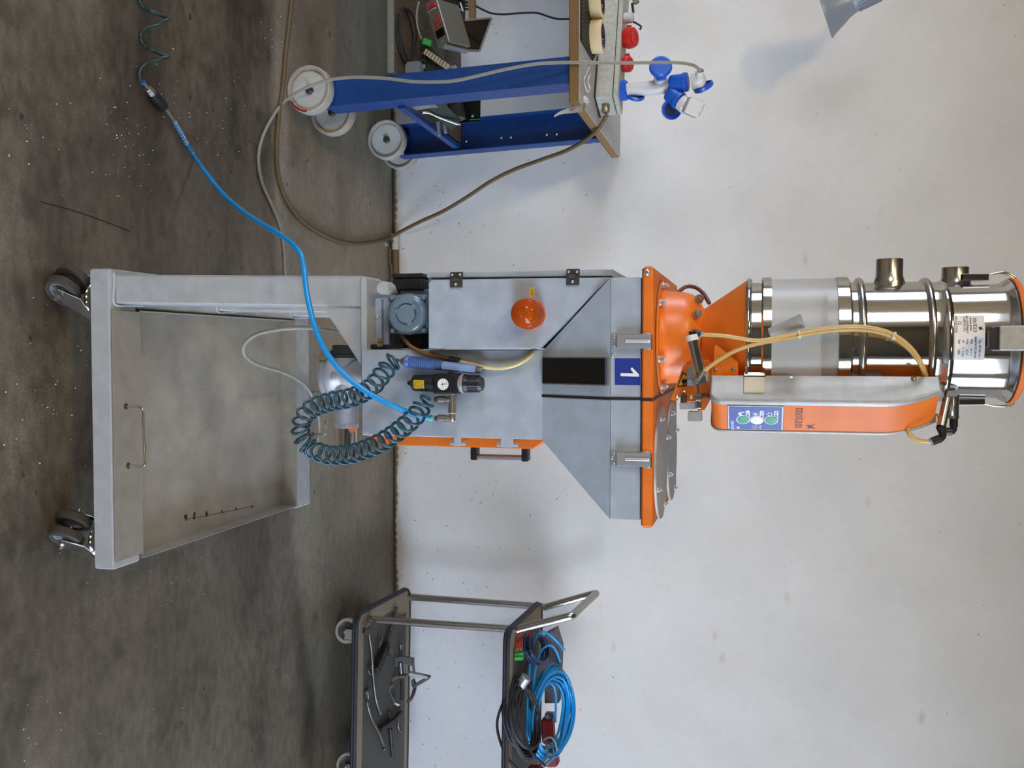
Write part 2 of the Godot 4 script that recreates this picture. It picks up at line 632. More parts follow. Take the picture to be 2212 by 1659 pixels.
func concrete_tex() -> ImageTexture:
	# trowelled concrete, 4.8 m square: a trodden, oil-stained aisle and a paler strip kept clear along the wall
	var N = 1536
	var a = stretched(21, 0.0035, 5, N, 1)
	var b = stretched(22, 0.012, 5, N, 2)
	var c = stretched(23, 0.09, 3, N, 2)
	var d = stretched(24, 0.007, 4, N, 3)
	var e = stretched(25, 0.02, 4, N, 1)
	var edge = PackedFloat32Array()
	edge.resize(N)
	for x in N:
		var wx = -2.4 + 4.8 * x / N
		# world z where the pale strip begins; it fades out towards the right
		edge[x] = -2.74 - 0.05 * sin(wx * 2.3) - smoothstep(0.5, 1.6, wx) * 0.25
	var out = PackedByteArray()
	out.resize(N * N * 3)
	var i = 0
	for y in N:
		var wz = -3.7 + 4.8 * y / N
		for x in N:
			var m = (a[i] - 128) * 0.12 + (b[i] - 128) * 0.13 + (c[i] - 128) * 0.13
			m -= maxf(0.0, d[i] - 138.0) * 0.34 + maxf(0.0, e[i] - 150.0) * 0.28
			var wd = 0.02 + 0.05 * e[i] / 255.0
			var p = clampf((edge[x] - wz) / wd + 0.5, 0.0, 1.0)
			p *= 1.0 - 0.75 * clampf((-2.4 + 4.8 * x / N - 0.3) / 1.2, 0.0, 1.0)
			m = m * (1.0 - 0.35 * p) + 46.0 * p
			out[i * 3] = clampi(int(109 + m), 0, 255)
			out[i * 3 + 1] = clampi(int(100 + m * 0.98), 0, 255)
			out[i * 3 + 2] = clampi(int(82 + m * 0.92), 0, 255)
			i += 1
	var img = Image.create_from_data(N, N, false, Image.FORMAT_RGB8, out)
	var rng = RandomNumberGenerator.new()
	rng.seed = 8
	for k in 420:
		var x = rng.randi() % N
		var y = rng.randi() % N
		var r = rng.randf_range(0.5, 2.6)
		var dk = rng.randf_range(0.5, 0.85)
		for u in range(-3, 4):
			for v in range(-3, 4):
				if u * u * 0.5 + v * v < r * r * rng.randf_range(0.5, 1.2):
					var q = img.get_pixel(posmod(x + u, N), posmod(y + v, N))
					img.set_pixel(posmod(x + u, N), posmod(y + v, N), Color(q.r * dk, q.g * dk, q.b * dk))
	for k in 90:
		# scratches, mostly along the wall
		var p = Vector2(rng.randi() % N, rng.randi() % N)
		var ang = rng.randfn(0, 0.5)
		for j in 15 + rng.randi() % 50:
			ang += rng.randfn(0, 0.04)
			p += Vector2(cos(ang), sin(ang))
			var q = img.get_pixel(posmod(int(p.x), N), posmod(int(p.y), N))
			img.set_pixel(posmod(int(p.x), N), posmod(int(p.y), N), Color(q.r * 0.78, q.g * 0.78, q.b * 0.78))
	return ImageTexture.create_from_image(img)

func floor_mesh() -> ArrayMesh:
	# slab whose top carries the concrete picture at its true scale
	var x0 = -4.5
	var x1 = 5.0
	var z0 = -3.83
	var z1 = 7.2
	var s = S().span(Vector3(x0, -0.1, z0), Vector3(x1, 0, z1), 0.0)
	var uv = PackedVector2Array()
	for p in s.v:
		uv.append(Vector2((p.x + 2.4) / 4.8, (p.z + 3.7) / 4.8))
	var a = []
	a.resize(Mesh.ARRAY_MAX)
	a[Mesh.ARRAY_VERTEX] = s.v
	a[Mesh.ARRAY_NORMAL] = s.n
	a[Mesh.ARRAY_TEX_UV] = uv
	a[Mesh.ARRAY_INDEX] = s.ix
	var am = ArrayMesh.new()
	am.add_surface_from_arrays(Mesh.PRIMITIVE_TRIANGLES, a)
	return am

func scratch_tex() -> ImageTexture:
	# dull steel with pale curling scratches and finger smears
	var N = 512
	var f = FastNoiseLite.new()
	f.seed = 61
	f.frequency = 0.012
	f.fractal_octaves = 4
	var a = f.get_seamless_image(N, N).get_data()
	var out = PackedByteArray()
	out.resize(N * N)
	for i in N * N:
		out[i] = clampi(int(222 + (a[i] - 128) * 0.14), 0, 255)
	var rng = RandomNumberGenerator.new()
	rng.seed = 62
	for k in 70:
		var p = Vector2(rng.randi() % N, rng.randi() % N)
		var ang = rng.randf() * TAU
		var turn = rng.randfn(0, 0.035)
		var up = rng.randi_range(6, 22)
		for j in 30 + rng.randi() % 120:
			ang += turn + rng.randfn(0, 0.03)
			p += Vector2(cos(ang), sin(ang))
			var q = posmod(int(p.y), N) * N + posmod(int(p.x), N)
			out[q] = mini(255, out[q] + up)
	var img = Image.create_from_data(N, N, false, Image.FORMAT_L8, out)
	img.convert(Image.FORMAT_RGB8)
	return ImageTexture.create_from_image(img)

func tiled(m: StandardMaterial3D, t: Texture2D, metres: float, off := Vector3.ZERO) -> void:
	m.albedo_texture = t
	m.uv1_triplanar = true
	m.uv1_world_triplanar = true
	m.uv1_triplanar_sharpness = 8.0
	m.uv1_scale = Vector3.ONE / metres
	m.uv1_offset = off

func make_materials() -> void:
	var soft = noise_tex(0.012, Color(0.90, 0.90, 0.89), Color(1, 1, 1), 31)
	var worn = noise_tex(0.02, Color(0.84, 0.83, 0.80), Color(1, 1, 1), 32, 5)
	var grime = noise_tex(0.03, Color(0.45, 0.40, 0.33), Color(1, 1, 1), 33, 5)
	var grain = noise_tex(0.25, Color(0.72, 0.72, 0.72), Color(1, 1, 1), 34, 2)
	var peel = noise_tex(0.35, Color(0.3, 0.3, 0.3), Color(0.7, 0.7, 0.7), 35, 2)
	var concrete = mat("concrete", Color.WHITE, 0.42)
	concrete.metallic_specular = 0.6
	concrete.albedo_texture = concrete_tex()
	concrete.detail_enabled = true
	concrete.detail_albedo = noise_tex(0.09, Color(0.80, 0.80, 0.79), Color(1.0, 1.0, 1.0), 36, 4, 1024)
	concrete.detail_blend_mode = BaseMaterial3D.BLEND_MODE_MUL
	concrete.detail_uv_layer = BaseMaterial3D.DETAIL_UV_2
	concrete.uv2_triplanar = true
	concrete.uv2_world_triplanar = true
	concrete.uv2_scale = Vector3.ONE * 1.1
	var plaster = mat("plaster", Color.WHITE, 0.85)
	tiled(plaster, plaster_tex(), 5.0)
	mat("ceiling", rgb(136, 136, 132), 0.9)
	mat("wall_other", rgb(176, 172, 160), 0.85, 0.0, worn, 0.4)
	mat("wall_dim", rgb(88, 86, 78), 0.85, 0.0, worn, 0.4)
	mat("lamp_grey", rgb(150, 154, 158), 0.45, 0.3)
	var glow = mat("lamp_glow", rgb(255, 240, 214), 0.5)
	glow.emission_enabled = true
	glow.emission = Color(1.0, 0.88, 0.70)
	glow.emission_energy_multiplier = 6.0
	var pane = mat("pane", Color(1, 1, 1, 0.06), 0.02)
	pane.transparency = BaseMaterial3D.TRANSPARENCY_ALPHA
	mat("granulate", rgb(232, 230, 222), 0.5)
	# machine paints
	for p in [["grey_paint", rgb(173, 184, 195), 0.42], ["stand_paint", rgb(180, 181, 177), 0.38], ["orange_paint", rgb(238, 122, 30), 0.5], ["cast_orange", rgb(240, 124, 32), 0.36], ["motor_paint", rgb(112, 132, 146), 0.28]]:
		var m = mat(p[0], p[1], p[2], 0.0, soft, 3.0)
		m.heightmap_enabled = true
		m.heightmap_texture = peel
		m.heightmap_scale = 0.01
	mats.motor_paint.clearcoat_enabled = true
	mats.motor_paint.clearcoat = 0.5
	mats.motor_paint.clearcoat_roughness = 0.15
	mat("black_rubber", rgb(24, 24, 26), 0.6)
	mat("black_plastic", rgb(28, 29, 31), 0.38)
	mat("dark_grey", rgb(62, 62, 58), 0.5, 0.2)
	mat("stainless", rgb(190, 184, 170), 0.42, 0.7, soft, 2.5)
	var scratched = mat("scratched_steel", rgb(206, 199, 182), 0.46, 0.5)
	tiled(scratched, scratch_tex(), 0.8)
	mat("polished", rgb(232, 231, 228), 0.09, 1.0)
	mat("satin_steel", rgb(212, 210, 206), 0.24, 1.0, soft, 6.0)
	mat("zinc", rgb(222, 224, 228), 0.28, 0.75)
	mat("chrome", rgb(228, 228, 230), 0.12, 1.0)
	mat("cast_alu", rgb(196, 196, 198), 0.5, 0.6, soft, 8.0)
	mat("nickel", rgb(178, 172, 162), 0.33, 0.9)
	mat("brass", rgb(178, 156, 116), 0.4, 0.8)
	mat("blue_sticker", rgb(40, 58, 140), 0.35)
	mat("white_print", rgb(238, 238, 234), 0.5)
	mat("black_print", rgb(22, 22, 24), 0.5)
	mat("purple_print", rgb(58, 40, 74), 0.5)
	mat("yellow_sticker", rgb(236, 200, 30), 0.45)
	mat("warning_yellow", rgb(244, 168, 20), 0.45)
	mat("tube_tan", rgb(206, 172, 104), 0.3)
	mat("tube_cream", rgb(222, 204, 140), 0.3)
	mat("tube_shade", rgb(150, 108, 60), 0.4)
	mat("hose_blue", rgb(22, 146, 214), 0.28)
	mat("coil_green", rgb(38, 74, 88), 0.28)
	mat("coil_dark", rgb(30, 48, 42), 0.4)
	mat("gun_blue", rgb(76, 104, 160), 0.32)
	mat("gun_light", rgb(134, 162, 206), 0.25)
	mat("brown_cable", rgb(142, 122, 86), 0.6, 0.0, grime, 14.0)
	mat("grey_cable", rgb(146, 144, 130), 0.5)
	mat("dark_cable", rgb(110, 112, 108), 0.5)
	var am = mat("amber", Color8(255, 128, 40, 70), 0.06)
	am.refraction_enabled = true
	am.refraction_scale = 0.03
	mat("amber_base", rgb(206, 84, 30), 0.3)
	var gls = mat("acrylic", Color(0.78, 0.79, 0.78, 0.62), 0.3)
	gls.transparency = BaseMaterial3D.TRANSPARENCY_ALPHA
	mat("dark_glass", rgb(20, 20, 20), 0.1)
	mat("panel_alu", rgb(182, 182, 177), 0.45, 0.35, soft, 9.0)
	mat("panel_blue", rgb(34, 66, 150), 0.4)
	mat("button_green", rgb(22, 150, 110), 0.4)
	mat("button_white", rgb(232, 234, 238), 0.4)
	mat("cream_plastic", rgb(206, 198, 170), 0.45)
	mat("tie_white", rgb(226, 224, 214), 0.4)
	# bench
	mat("bench_blue", rgb(20, 66, 132), 0.4, 0.0, soft, 4.0)
	mat("bench_wheel", rgb(206, 209, 202), 0.35)
	mat("wheel_tread", rgb(190, 182, 170), 0.6, 0.0, worn, 5.0)
	mat("red_paint", rgb(150, 30, 24), 0.5)
	mat("laminate", rgb(196, 194, 190), 0.4, 0.0, soft, 5.0)
	mat("chipboard", rgb(156, 122, 74), 0.8, 0.0, grain, 9.0)
	mat("edge_dark", rgb(60, 46, 36), 0.7)
	mat("shelf_brown", rgb(122, 108, 88), 0.6, 0.0, grime, 5.0)
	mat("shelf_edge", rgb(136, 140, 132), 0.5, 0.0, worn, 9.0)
	mat("box_grey", rgb(196, 197, 184), 0.5, 0.0, worn, 5.0)
	mat("socket_red", rgb(200, 34, 26), 0.35)
	mat("socket_blue", rgb(28, 92, 196), 0.33)
	mat("socket_white", rgb(216, 216, 214), 0.35)
	mat("dark_blue", rgb(18, 28, 70), 0.4)
	mat("masking_tape", rgb(228, 210, 162), 0.7)
	mat("pcb_green", rgb(40, 56, 40), 0.5)
	mat("terminal_green", rgb(66, 176, 84), 0.4)
	mat("grey_unit", rgb(128, 126, 116), 0.5, 0.2)
	mat("relay_cream", rgb(200, 188, 170), 0.5)
	mat("screen_black", rgb(14, 14, 14), 0.25)
	mat("button_red", rgb(196, 44, 48), 0.35)
	mat("tape_blue", rgb(76, 158, 204), 0.5)
	mat("paper", rgb(232, 226, 214), 0.8)
	mat("red_ink", rgb(176, 40, 50), 0.6)
	# handcart
	mat("cart_deck", rgb(150, 134, 108), 0.6, 0.0, worn, 6.0)
	mat("cart_mat", rgb(84, 80, 72), 0.7, 0.0, worn, 9.0)
	mat("cart_edge", rgb(44, 41, 50), 0.6)
	mat("tool_steel", rgb(112, 110, 103), 0.36, 0.85, worn, 14.0)
	mat("puller", rgb(122, 122, 116), 0.42, 0.7)
	mat("tool_dark", rgb(52, 48, 44), 0.5, 0.6)
	mat("bag_grey", rgb(104, 104, 110), 0.6)
	mat("red_plastic", rgb(128, 30, 38), 0.45)
	mat("wire_red", rgb(206, 56, 50), 0.45)
	mat("copper", rgb(206, 160, 90), 0.4, 0.6)
	mat("rust", rgb(112, 66, 34), 0.85, 0.0, grime, 30.0)
	mat("shade_grey", rgb(142, 152, 160), 0.35, 0.2)
	mat("silver_tape", rgb(170, 170, 164), 0.35, 0.5)

func caster(called: String, sw: Vector3, dir: Vector3, top: float, r: float, parent: Node3D) -> void:
	# swivel caster with twin wheels: sw is the point under the swivel on the floor, dir the trail
	var c = Node3D.new()
	c.name = called
	place(c, parent)
	c.position = sw - parent.position
	var d = Vector3(dir.x, 0, dir.z).normalized()
	var ax = Vector3(d.z, 0, -d.x)
	if ax.z < 0:
		ax = -ax
	var w = sw + d * r * 1.1 + Vector3(0, r, 0)
	for s in [1, -1]:
		var a = w + ax * (s * 0.015)
		var n = ax * s
		var tyre = S().turned([Vector2(r * 0.62, 0), Vector2(r * 0.86, -0.0), Vector2(r, 0.004), Vector2(r, 0.018), Vector2(r * 0.9, 0.022), Vector2(r * 0.74, 0.022), Vector2(r * 0.7, 0.019)], a - n * 0.006, n, 32)
		part("tyre", tyre, mats.caster_rubber, c)
		part("wheel_disc", S().turned([Vector2(0, 0), Vector2(r * 0.72, 0), Vector2(r * 0.72, 0.0135), Vector2(r * 0.6, 0.015), Vector2(r * 0.52, 0.006), Vector2(r * 0.2, 0.006), Vector2(r * 0.18, 0.014), Vector2(0, 0.014)], a - n * 0.002, n, 32), mats.caster_hub, c)
	# fork cheeks outside the wheels, joined by the crown
	var f = S()
	for s in [1, -1]:
		var o = w + ax * (s * 0.035)
		var back = sw + ax * (s * 0.03) + Vector3(0, top - 0.022, 0)
		var poly = PackedVector2Array([Vector2(-0.012, -0.012), Vector2(0.012, -0.012), Vector2(0.016, 0.006), Vector2(-0.012, top - r - 0.026), Vector2(-0.066, top - r - 0.022), Vector2(-0.068, top - r - 0.034)])
		f.prism(poly, 0.003, Transform3D(Basis(d, Vector3.UP, d.cross(Vector3.UP)), o - d.cross(Vector3.UP) * 0.0015), 0.0005)
	f.turned([Vector2(0, 0), Vector2(0.036, 0), Vector2(0.04, 0.006), Vector2(0.036, 0.012), Vector2(0.026, 0.018), Vector2(0.028, 0.022), Vector2(0, 0.022)], sw + Vector3(0, top - 0.026, 0), Vector3.UP, 32)
	part("fork", f, mats.chrome, c)
	var b = S()
	b.rod(w - ax * 0.05, w + ax * 0.05, 0.0035, 10)
	b.prism(circ(0.0065, 6), 0.006, frame(w + ax * 0.038, ax))
	part("axle_bolt", b, mats.nickel, c)

func build_stand() -> void:
	mat("caster_rubber", rgb(92, 88, 76), 0.75, 0.0, mats.brown_cable.albedo_texture, 18.0)
	mat("caster_hub", rgb(136, 142, 146), 0.5)
	var t = thing("machine_stand", "grey painted steel stand on four twin-wheel casters carrying the dosing machine", "stand", Vector3(0.15, 0, -2.1))
	var m: Material = mats.stand_paint
	part("front_beam", S().span(Vector3(-0.175, 0.112, -1.79), Vector3(0.472, 0.162, -1.70), 0.004), m, t)
	part("side_beam", S().span(Vector3(-0.175, 0.112, -2.52), Vector3(-0.092, 0.162, -1.79), 0.004), m, t)
	part("rear_beam", S().span(Vector3(-0.175, 0.112, -2.61), Vector3(0.474, 0.162, -2.52), 0.004), m, t)
	for z in [[-1.717, -1.807], [-2.109, -2.192], [-2.495, -2.598]]:
		var s = S()
		# a rectangular tube, set a touch off plumb
		var h = (0.741 - 0.162) / 2
		var lean = Basis(Vector3(1, 0, 0), Vector3(0.026, 1, 0), Vector3(0, 0, 1))
		s.box(Vector3(0.062, h * 2 + 0.006, absf(z[1] - z[0])), Transform3D(lean, Vector3(-0.125, 0.162 + h - 0.002, (z[0] + z[1]) / 2)), 0.005)
		part("post", s, m, t)
	for z in [[-1.717, -1.807], [-2.109, -2.192], [-2.495, -2.598]]:
		var weld = S()
		var q: Array = [Vector3(-0.166, 0.163, z[0] + 0.002), Vector3(-0.101, 0.163, z[0] + 0.002), Vector3(-0.101, 0.163, z[1])]
		weld.tube(spline([q[0], q[0].lerp(q[1], 0.3) + Vector3(0, 0.001, 0), q[1], q[1].lerp(q[2], 0.5) + Vector3(0.001, 0, 0), q[2]], 0.004), 0.0033, 7)
		part("weld_seam", weld, m, t)
	# head plate with its folded front edge, and the gusset under it
	part("head_plate", S().span(Vector3(-0.143, 0.739, -2.03), Vector3(0.16, 0.752, -1.702), 0.002), m, t)
	var g = S()
	g.prism(PackedVector2Array([Vector2(-0.084, 0.738), Vector2(-0.084, 0.655), Vector2(-0.078, 0.655), Vector2(0.026, 0.728), Vector2(0.026, 0.738)]), 0.006, Transform3D(Basis(), Vector3(0, 0, -1.728)), 0.001)
	part("gusset", g, m, t)
	for p in [[Vector3(-0.112, 0, -1.752), Vector3(-0.75, 0, 0.66)], [Vector3(0.418, 0, -1.752), Vector3(-0.62, 0, 0.78)], [Vector3(-0.112, 0, -2.56), Vector3(-0.8, 0, 0.5)], [Vector3(0.41, 0, -2.56), Vector3(-0.8, 0, 0.5)]]:
		caster("caster", p[0], p[1], 0.112, 0.0375, t)

func build_tray() -> void:
	var t = thing("drip_tray", "scratched stainless drip tray with wire handles set into the grey stand", "tray", Vector3(0.19, 0.118, -2.1))
	var m: Material = mats.stainless
	var x0 = -0.088
	var x1 = 0.464
	var y = 0.118
	var top = 0.168
	part("tray_floor", S().span(Vector3(x0, y - 0.002, -2.512), Vector3(x1, y, -1.80), 0.0005), mats.scratched_steel, t)
	part("front_lip", S().span(Vector3(x0 + 0.002, 0.1632, -1.797), Vector3(0.455, 0.1662, -1.703), 0.001), m, t)
	part("front_wall", S().bar(Vector3(x0, y + 0.022, -1.797), Vector3(x1, y + 0.022, -1.797), 0.002, 0.048, Vector3.UP, 0.0003), m, t)
	part("side_wall", S().span(Vector3(x1, y - 0.002, -2.513), Vector3(x1 + 0.002, top, -1.795), 0.0004), m, t)
	part("side_wall", S().span(Vector3(x0 - 0.0015, y - 0.002, -2.513), Vector3(x0, top - 0.002, -1.795), 0.0004), m, t)
	part("rear_wall", S().span(Vector3(x0, y - 0.002, -2.515), Vector3(x1, top, -2.512), 0.0004), m, t)
	for h in [[Vector3(0.1217, 0.166, -1.7435), Vector3(0.2519, 0.166, -1.7482), 0.046], [Vector3(0.1263, 0.162, -2.6076), Vector3(0.2597, 0.162, -2.6299), 0.046]]:
		var a: Vector3 = h[0]
		var b: Vector3 = h[1]
		var up = Vector3(0, h[2], 0.004)
		var r = 0.01
		var dx = Vector3(r, 0, 0)
		var dy = Vector3(0, r, 0)
		part("handle", S().tube(spline([a, a + (up - dy) * 0.5, a + up - dy, a + up - dy * 0.3 + dx * 0.3, a + up + dx, (a + b) / 2 + up, b + up - dx, b + up - dx * 0.3 - dy * 0.3, b + up - dy, b + (up - dy) * 0.5, b], 0.004), 0.0026, 10), mats.satin_steel, t)
		for p in [a, b]:
			part("weld_spot", S().turned([Vector2(0.0075, 0), Vector2(0.006, 0.0008), Vector2(0.003, 0.002), Vector2(0, 0.002)], p, Vector3.UP, 12), mats.rust, t, "rust-brown weld spot at the foot of the handle")
	var ru = S()
	var rng = RandomNumberGenerator.new()
	rng.seed = 4
	for p in [Vector3(0.416, 0.1185, -2.0279), Vector3(0.4186, 0.1185, -2.0634), Vector3(0.4245, 0.1185, -2.1186), Vector3(0.4292, 0.1185, -2.1897), Vector3(0.4343, 0.1185, -2.2579), Vector3(0.4404, 0.1185, -2.3422)]:
		var o = PackedVector2Array()
		for k in 14:
			o.append(Vector2(cos(TAU * k / 14), sin(TAU * k / 14) * 0.8) * (rng.randf_range(0.004, 0.011) if p.z > -2.15 else rng.randf_range(0.002, 0.006)))
		ru.prism(o, 0.0003, Transform3D(Basis(Vector3.RIGHT, Vector3.FORWARD, Vector3.UP), p - Vector3(0, 0.0004, 0)))
	ru.tube(spline([Vector3(0.4216, 0.1186, -2.0335), Vector3(0.428, 0.1186, -2.1247), Vector3(0.4342, 0.1186, -2.2346), Vector3(0.4402, 0.1186, -2.3495)], 0.01), 0.0007, 5)
	part("rust_stain", ru, mats.rust, t, "brown rust stain along the right of the tray floor")

func poly_at(pts: Array, z0: float, z1: float, bev := 0.001) -> Shape:
	# upright sheet or block: outline given by points whose x and y count, from z0 (back) to z1 (front)
	var o = PackedVector2Array()
	for p in pts:
		o.append(Vector2(p.x, p.y))
	return S().prism(o, z1 - z0, Transform3D(Basis(), Vector3(0, 0, z0)), bev)

var machine: Node3D

func build_machine() -> void:
	var t = thing("dosing_machine", "grey and orange dosing machine with square hopper, amber beacon and pressure regulator", "machine", Vector3(0.08, 0.752, -1.85))
	machine = t
	var gp: Material = mats.grey_paint
	# --- lower housing with its orange door on the right
	var hs = S()
	hs.span(Vector3(-0.001, 0.741, -2.03), Vector3(0.1665, 1.1, -1.704), 0.001)
	hs.span(Vector3(-0.002, 0.7405, -1.712), Vector3(0.1675, 1.1085, -1.70), 0.0022)
	part("housing", hs, gp, t)
	part("housing_rim", S().span(Vector3(0.0, 1.104, -1.75), Vector3(0.166, 1.1092, -1.716), 0.001), gp, t)
	var door = S()
	var dy0: float = 0.7407
	var dy1: float = 1.1089
	door.prism(PackedVector2Array([Vector2(0, dy0), Vector2(0.0195, dy0 + 0.036), Vector2(0.0195, dy1 - 0.026), Vector2(0, dy1)]), 0.29, Transform3D(Basis(), Vector3(0.1685, 0, -2.012)), 0.001)
	var dn = part("door", door, mats.orange_paint, t, "orange hinged door on the right side")
	for y in [0.9425, 1.049]:
		var hd = S()
		hd.span(Vector3(0.187, y - 0.0065, -1.82), Vector3(0.222, y + 0.0065, -1.795), 0.002)
		hd.span(Vector3(0.187, y - 0.009, -1.822), Vector3(0.193, y + 0.009, -1.793), 0.002)
		part("handle_bracket", hd, mats.black_plastic, dn)
	part("handle_grip", S().span(Vector3(0.211, 0.9474, -1.818), Vector3(0.2215, 1.0452, -1.797), 0.003), mats.lamp_grey, dn)
	for hy in [[0.9318, 0.9468], [1.0264, 1.0511]]:
		part("hinge_tab", S().span(Vector3(0.160, hy[0], -1.7035), Vector3(0.184, hy[1], -1.7005), 0.0008), gp, t)
		part("hinge_pin", S().rod(Vector3(0.1795, hy[0] - 0.009, -1.708), Vector3(0.1795, hy[1] + 0.009, -1.708), 0.0042, 14, -1.0, 0.0006), mats.zinc, t)

	# --- side cabinet with the beacon
	var zf = -1.664
	var cab = poly_at([Vector3(-0.143, 0.8872, -1.69), Vector3(-0.0047, 0.8867, -1.69), Vector3(-0.0045, 1.0979, -1.69), Vector3(-0.1327, 1.2211, -1.69), Vector3(-0.1398, 1.2398, -1.69)], -1.99, -1.687)
	part("cabinet", cab, gp, t)
	part("cabinet_flange", poly_at([Vector3(-0.1474, 0.889, -1.68), Vector3(-0.1378, 0.8889, -1.68), Vector3(-0.134, 1.2422, -1.68), Vector3(-0.1465, 1.2421, -1.68)], -1.99, -1.672, 0.0015), gp, t)
	part("cabinet_door", poly_at([Vector3(-0.1337, 0.9012, -1.664), Vector3(-0.1277, 0.8947, -1.664), Vector3(-0.0037, 0.8943, -1.664), Vector3(-0.0035, 1.1093, -1.664), Vector3(-0.1311, 1.2413, -1.664)], -1.686, zf, 0.0018), gp, t)
	for c in [Vector3(-0.1324, 0.9512, -1.66), Vector3(-0.1331, 1.1729, -1.66)]:
		var hg = S()
		hg.span(c + Vector3(-0.0145, -0.0118, -0.008), c + Vector3(-0.001, 0.0118, -0.001), 0.0008)
		hg.span(c + Vector3(-0.002, -0.0118, -0.004), c + Vector3(0.0145, 0.0118, 0.0015), 0.0008)
		hg.rod(c + Vector3(-0.0005, -0.006, 0.0025), c + Vector3(-0.0005, 0.006, 0.0025), 0.0032, 12)
		var hn = part("hinge", hg, mats.dark_grey, t)
		screw(c + Vector3(-0.009, -0.0075, -0.001), Vector3.BACK, 0.0024, mats.zinc, hn)
		screw(c + Vector3(-0.009, 0.0075, -0.001), Vector3.BACK, 0.0024, mats.zinc, hn)
		screw(c + Vector3(0.0085, 0.0, 0.0015), Vector3.BACK, 0.0028, mats.zinc, hn)
	# amber beacon: ribbed lens, rings on its crown
	var bc: Vector3 = Vector3(-0.0664, 1.0927, -1.664)
	var pr = [Vector2(0.0, 0.003), Vector2(0.0275, 0.003), Vector2(0.0282, 0.005), Vector2(0.0282, 0.012), Vector2(0.0274, 0.014), Vector2(0.0262, 0.036)]
	for i in 9:
		var a = i / 9.0
		var r = lerpf(0.0255, 0.003, a)
		var h = 0.040 + 0.012 * sin(a * PI / 2)
		pr.append(Vector2(r, h))
		pr.append(Vector2(r - 0.0012, h + 0.0011))
	pr.append(Vector2(0, 0.0525))
	var lens = S().turned(pr, bc, Vector3.BACK, 48)
	for k in 60:
		var a = TAU * k / 60
		var o = Vector3(cos(a), sin(a), 0)
		lens.rod(bc + o * 0.0274 + Vector3(0, 0, 0.012), bc + o * 0.0262 + Vector3(0, 0, 0.038), 0.0008, 5)
	var bn = part("beacon", lens, mats.amber, t, "amber warning beacon with ribbed lens")
	part("beacon_base", S().turned([Vector2(0, 0), Vector2(0.0292, 0), Vector2(0.0292, 0.003), Vector2(0.028, 0.004), Vector2(0, 0.004)], bc, Vector3.BACK, 40), mats.amber_base, bn)
	part("bulb", S().turned([Vector2(0, 0.004), Vector2(0.012, 0.004), Vector2(0.012, 0.012), Vector2(0.007, 0.014), Vector2(0.0075, 0.026), Vector2(0.005, 0.032), Vector2(0, 0.033)], bc, Vector3.BACK, 24), mats.chrome, bn)
	var st = part("sticker", poly_at([Vector3(-0.1155, 1.0928, -1.6635), Vector3(-0.0977, 1.0928, -1.6635), Vector3(-0.0976, 1.1007, -1.6635), Vector3(-0.1154, 1.1006, -1.6635)], -1.6642, -1.6636, 0.0), mats.yellow_sticker, t, "small yellow marking strip")
	lettering("print", "-33 W1", 0.0028, frame(Vector3(-0.1066, 1.0968, -1.6634), Vector3.BACK), mats.black_print, st)

	# --- motor under the cabinet
	var mc: Vector3 = Vector3(-0.0713, 0.8356, -1.7)
	var mr = 0.040
	var mb = S()
	mb.prism(rrect(0.078, 0.078, 0.018), 0.016, Transform3D(Basis(), mc + Vector3(0, 0, -0.034)), 0.003)
	mb.turned([Vector2(mr * 0.98, 0), Vector2(mr * 0.98, 0.24), Vector2(0, 0.24)], mc + Vector3(0, 0, -0.03), Vector3.FORWARD, 40)
	var mn = part("motor", mb, mats.motor_paint, t, "blue-grey electric motor")
	part("end_cover", S().turned([Vector2(mr, -0.026), Vector2(mr + 0.001, -0.014), Vector2(mr * 0.97, -0.006), Vector2(mr * 0.86, -0.001), Vector2(mr * 0.7, 0.0), Vector2(mr * 0.52, -0.001), Vector2(mr * 0.5, -0.006), Vector2(0, -0.006)], mc, Vector3.BACK, 48), mats.motor_paint, mn)
	var cp = S()
	cp.turned([Vector2(mr * 0.47, -0.007), Vector2(mr * 0.47, 0.001), Vector2(mr * 0.44, 0.0025), Vector2(0, 0.0025)], mc, Vector3.BACK, 36)
	for a in [0.35, 2.3, 4.45]:
		var d = Vector3(cos(a), sin(a), 0)
		cp.bar(mc + d * mr * 0.4 + Vector3(0, 0, -0.002), mc + d * mr * 0.66 + Vector3(0, 0, -0.002), 0.0105, 0.008, Vector3.BACK, 0.0015)
	part("bearing_cap", cp, mats.motor_paint, mn)
	for o in [Vector2(-1, -1), Vector2(1, -1), Vector2(-1, 1), Vector2(1, 1)]:
		var bt = S().turned([Vector2(0.0055, -0.022), Vector2(0.0055, -0.012), Vector2(0.0042, -0.009), Vector2(0, -0.008)], mc + Vector3(o.x * 0.0325, o.y * 0.0325, 0), Vector3.BACK, 14)
		part("cover_bolt", bt, mats.motor_paint, mn)
	var tb = S()
	var ta: Vector3 = Vector3(-0.1517, 0.7939, -1.73)
	var tc: Vector3 = Vector3(-0.1194, 0.8591, -1.73)
	tb.box(Vector3(tc.x - ta.x - 0.008, tc.y - ta.y, 0.09), Transform3D(Basis(), Vector3((ta.x + tc.x) / 2 + 0.004, (ta.y + tc.y) / 2, -1.775)), 0.004)
	tb.box(Vector3(0.0085, tc.y - ta.y + 0.001, 0.092), Transform3D(Basis(), Vector3(ta.x + 0.0035, (ta.y + tc.y) / 2, -1.775)), 0.003)
	part("terminal_box", tb, mats.black_plastic, mn)
	part("neck", S().span(Vector3(tc.x - 0.002, mc.y - 0.03, -1.81), Vector3(mc.x - 0.03, mc.y + 0.032, -1.742), 0.003), mats.motor_paint, mn)
	# what it is bolted to
	var br = S()
	br.span(Vector3(-0.1054, 0.7496, -1.90), Vector3(-0.0105, 0.7656, -1.745), 0.0015)
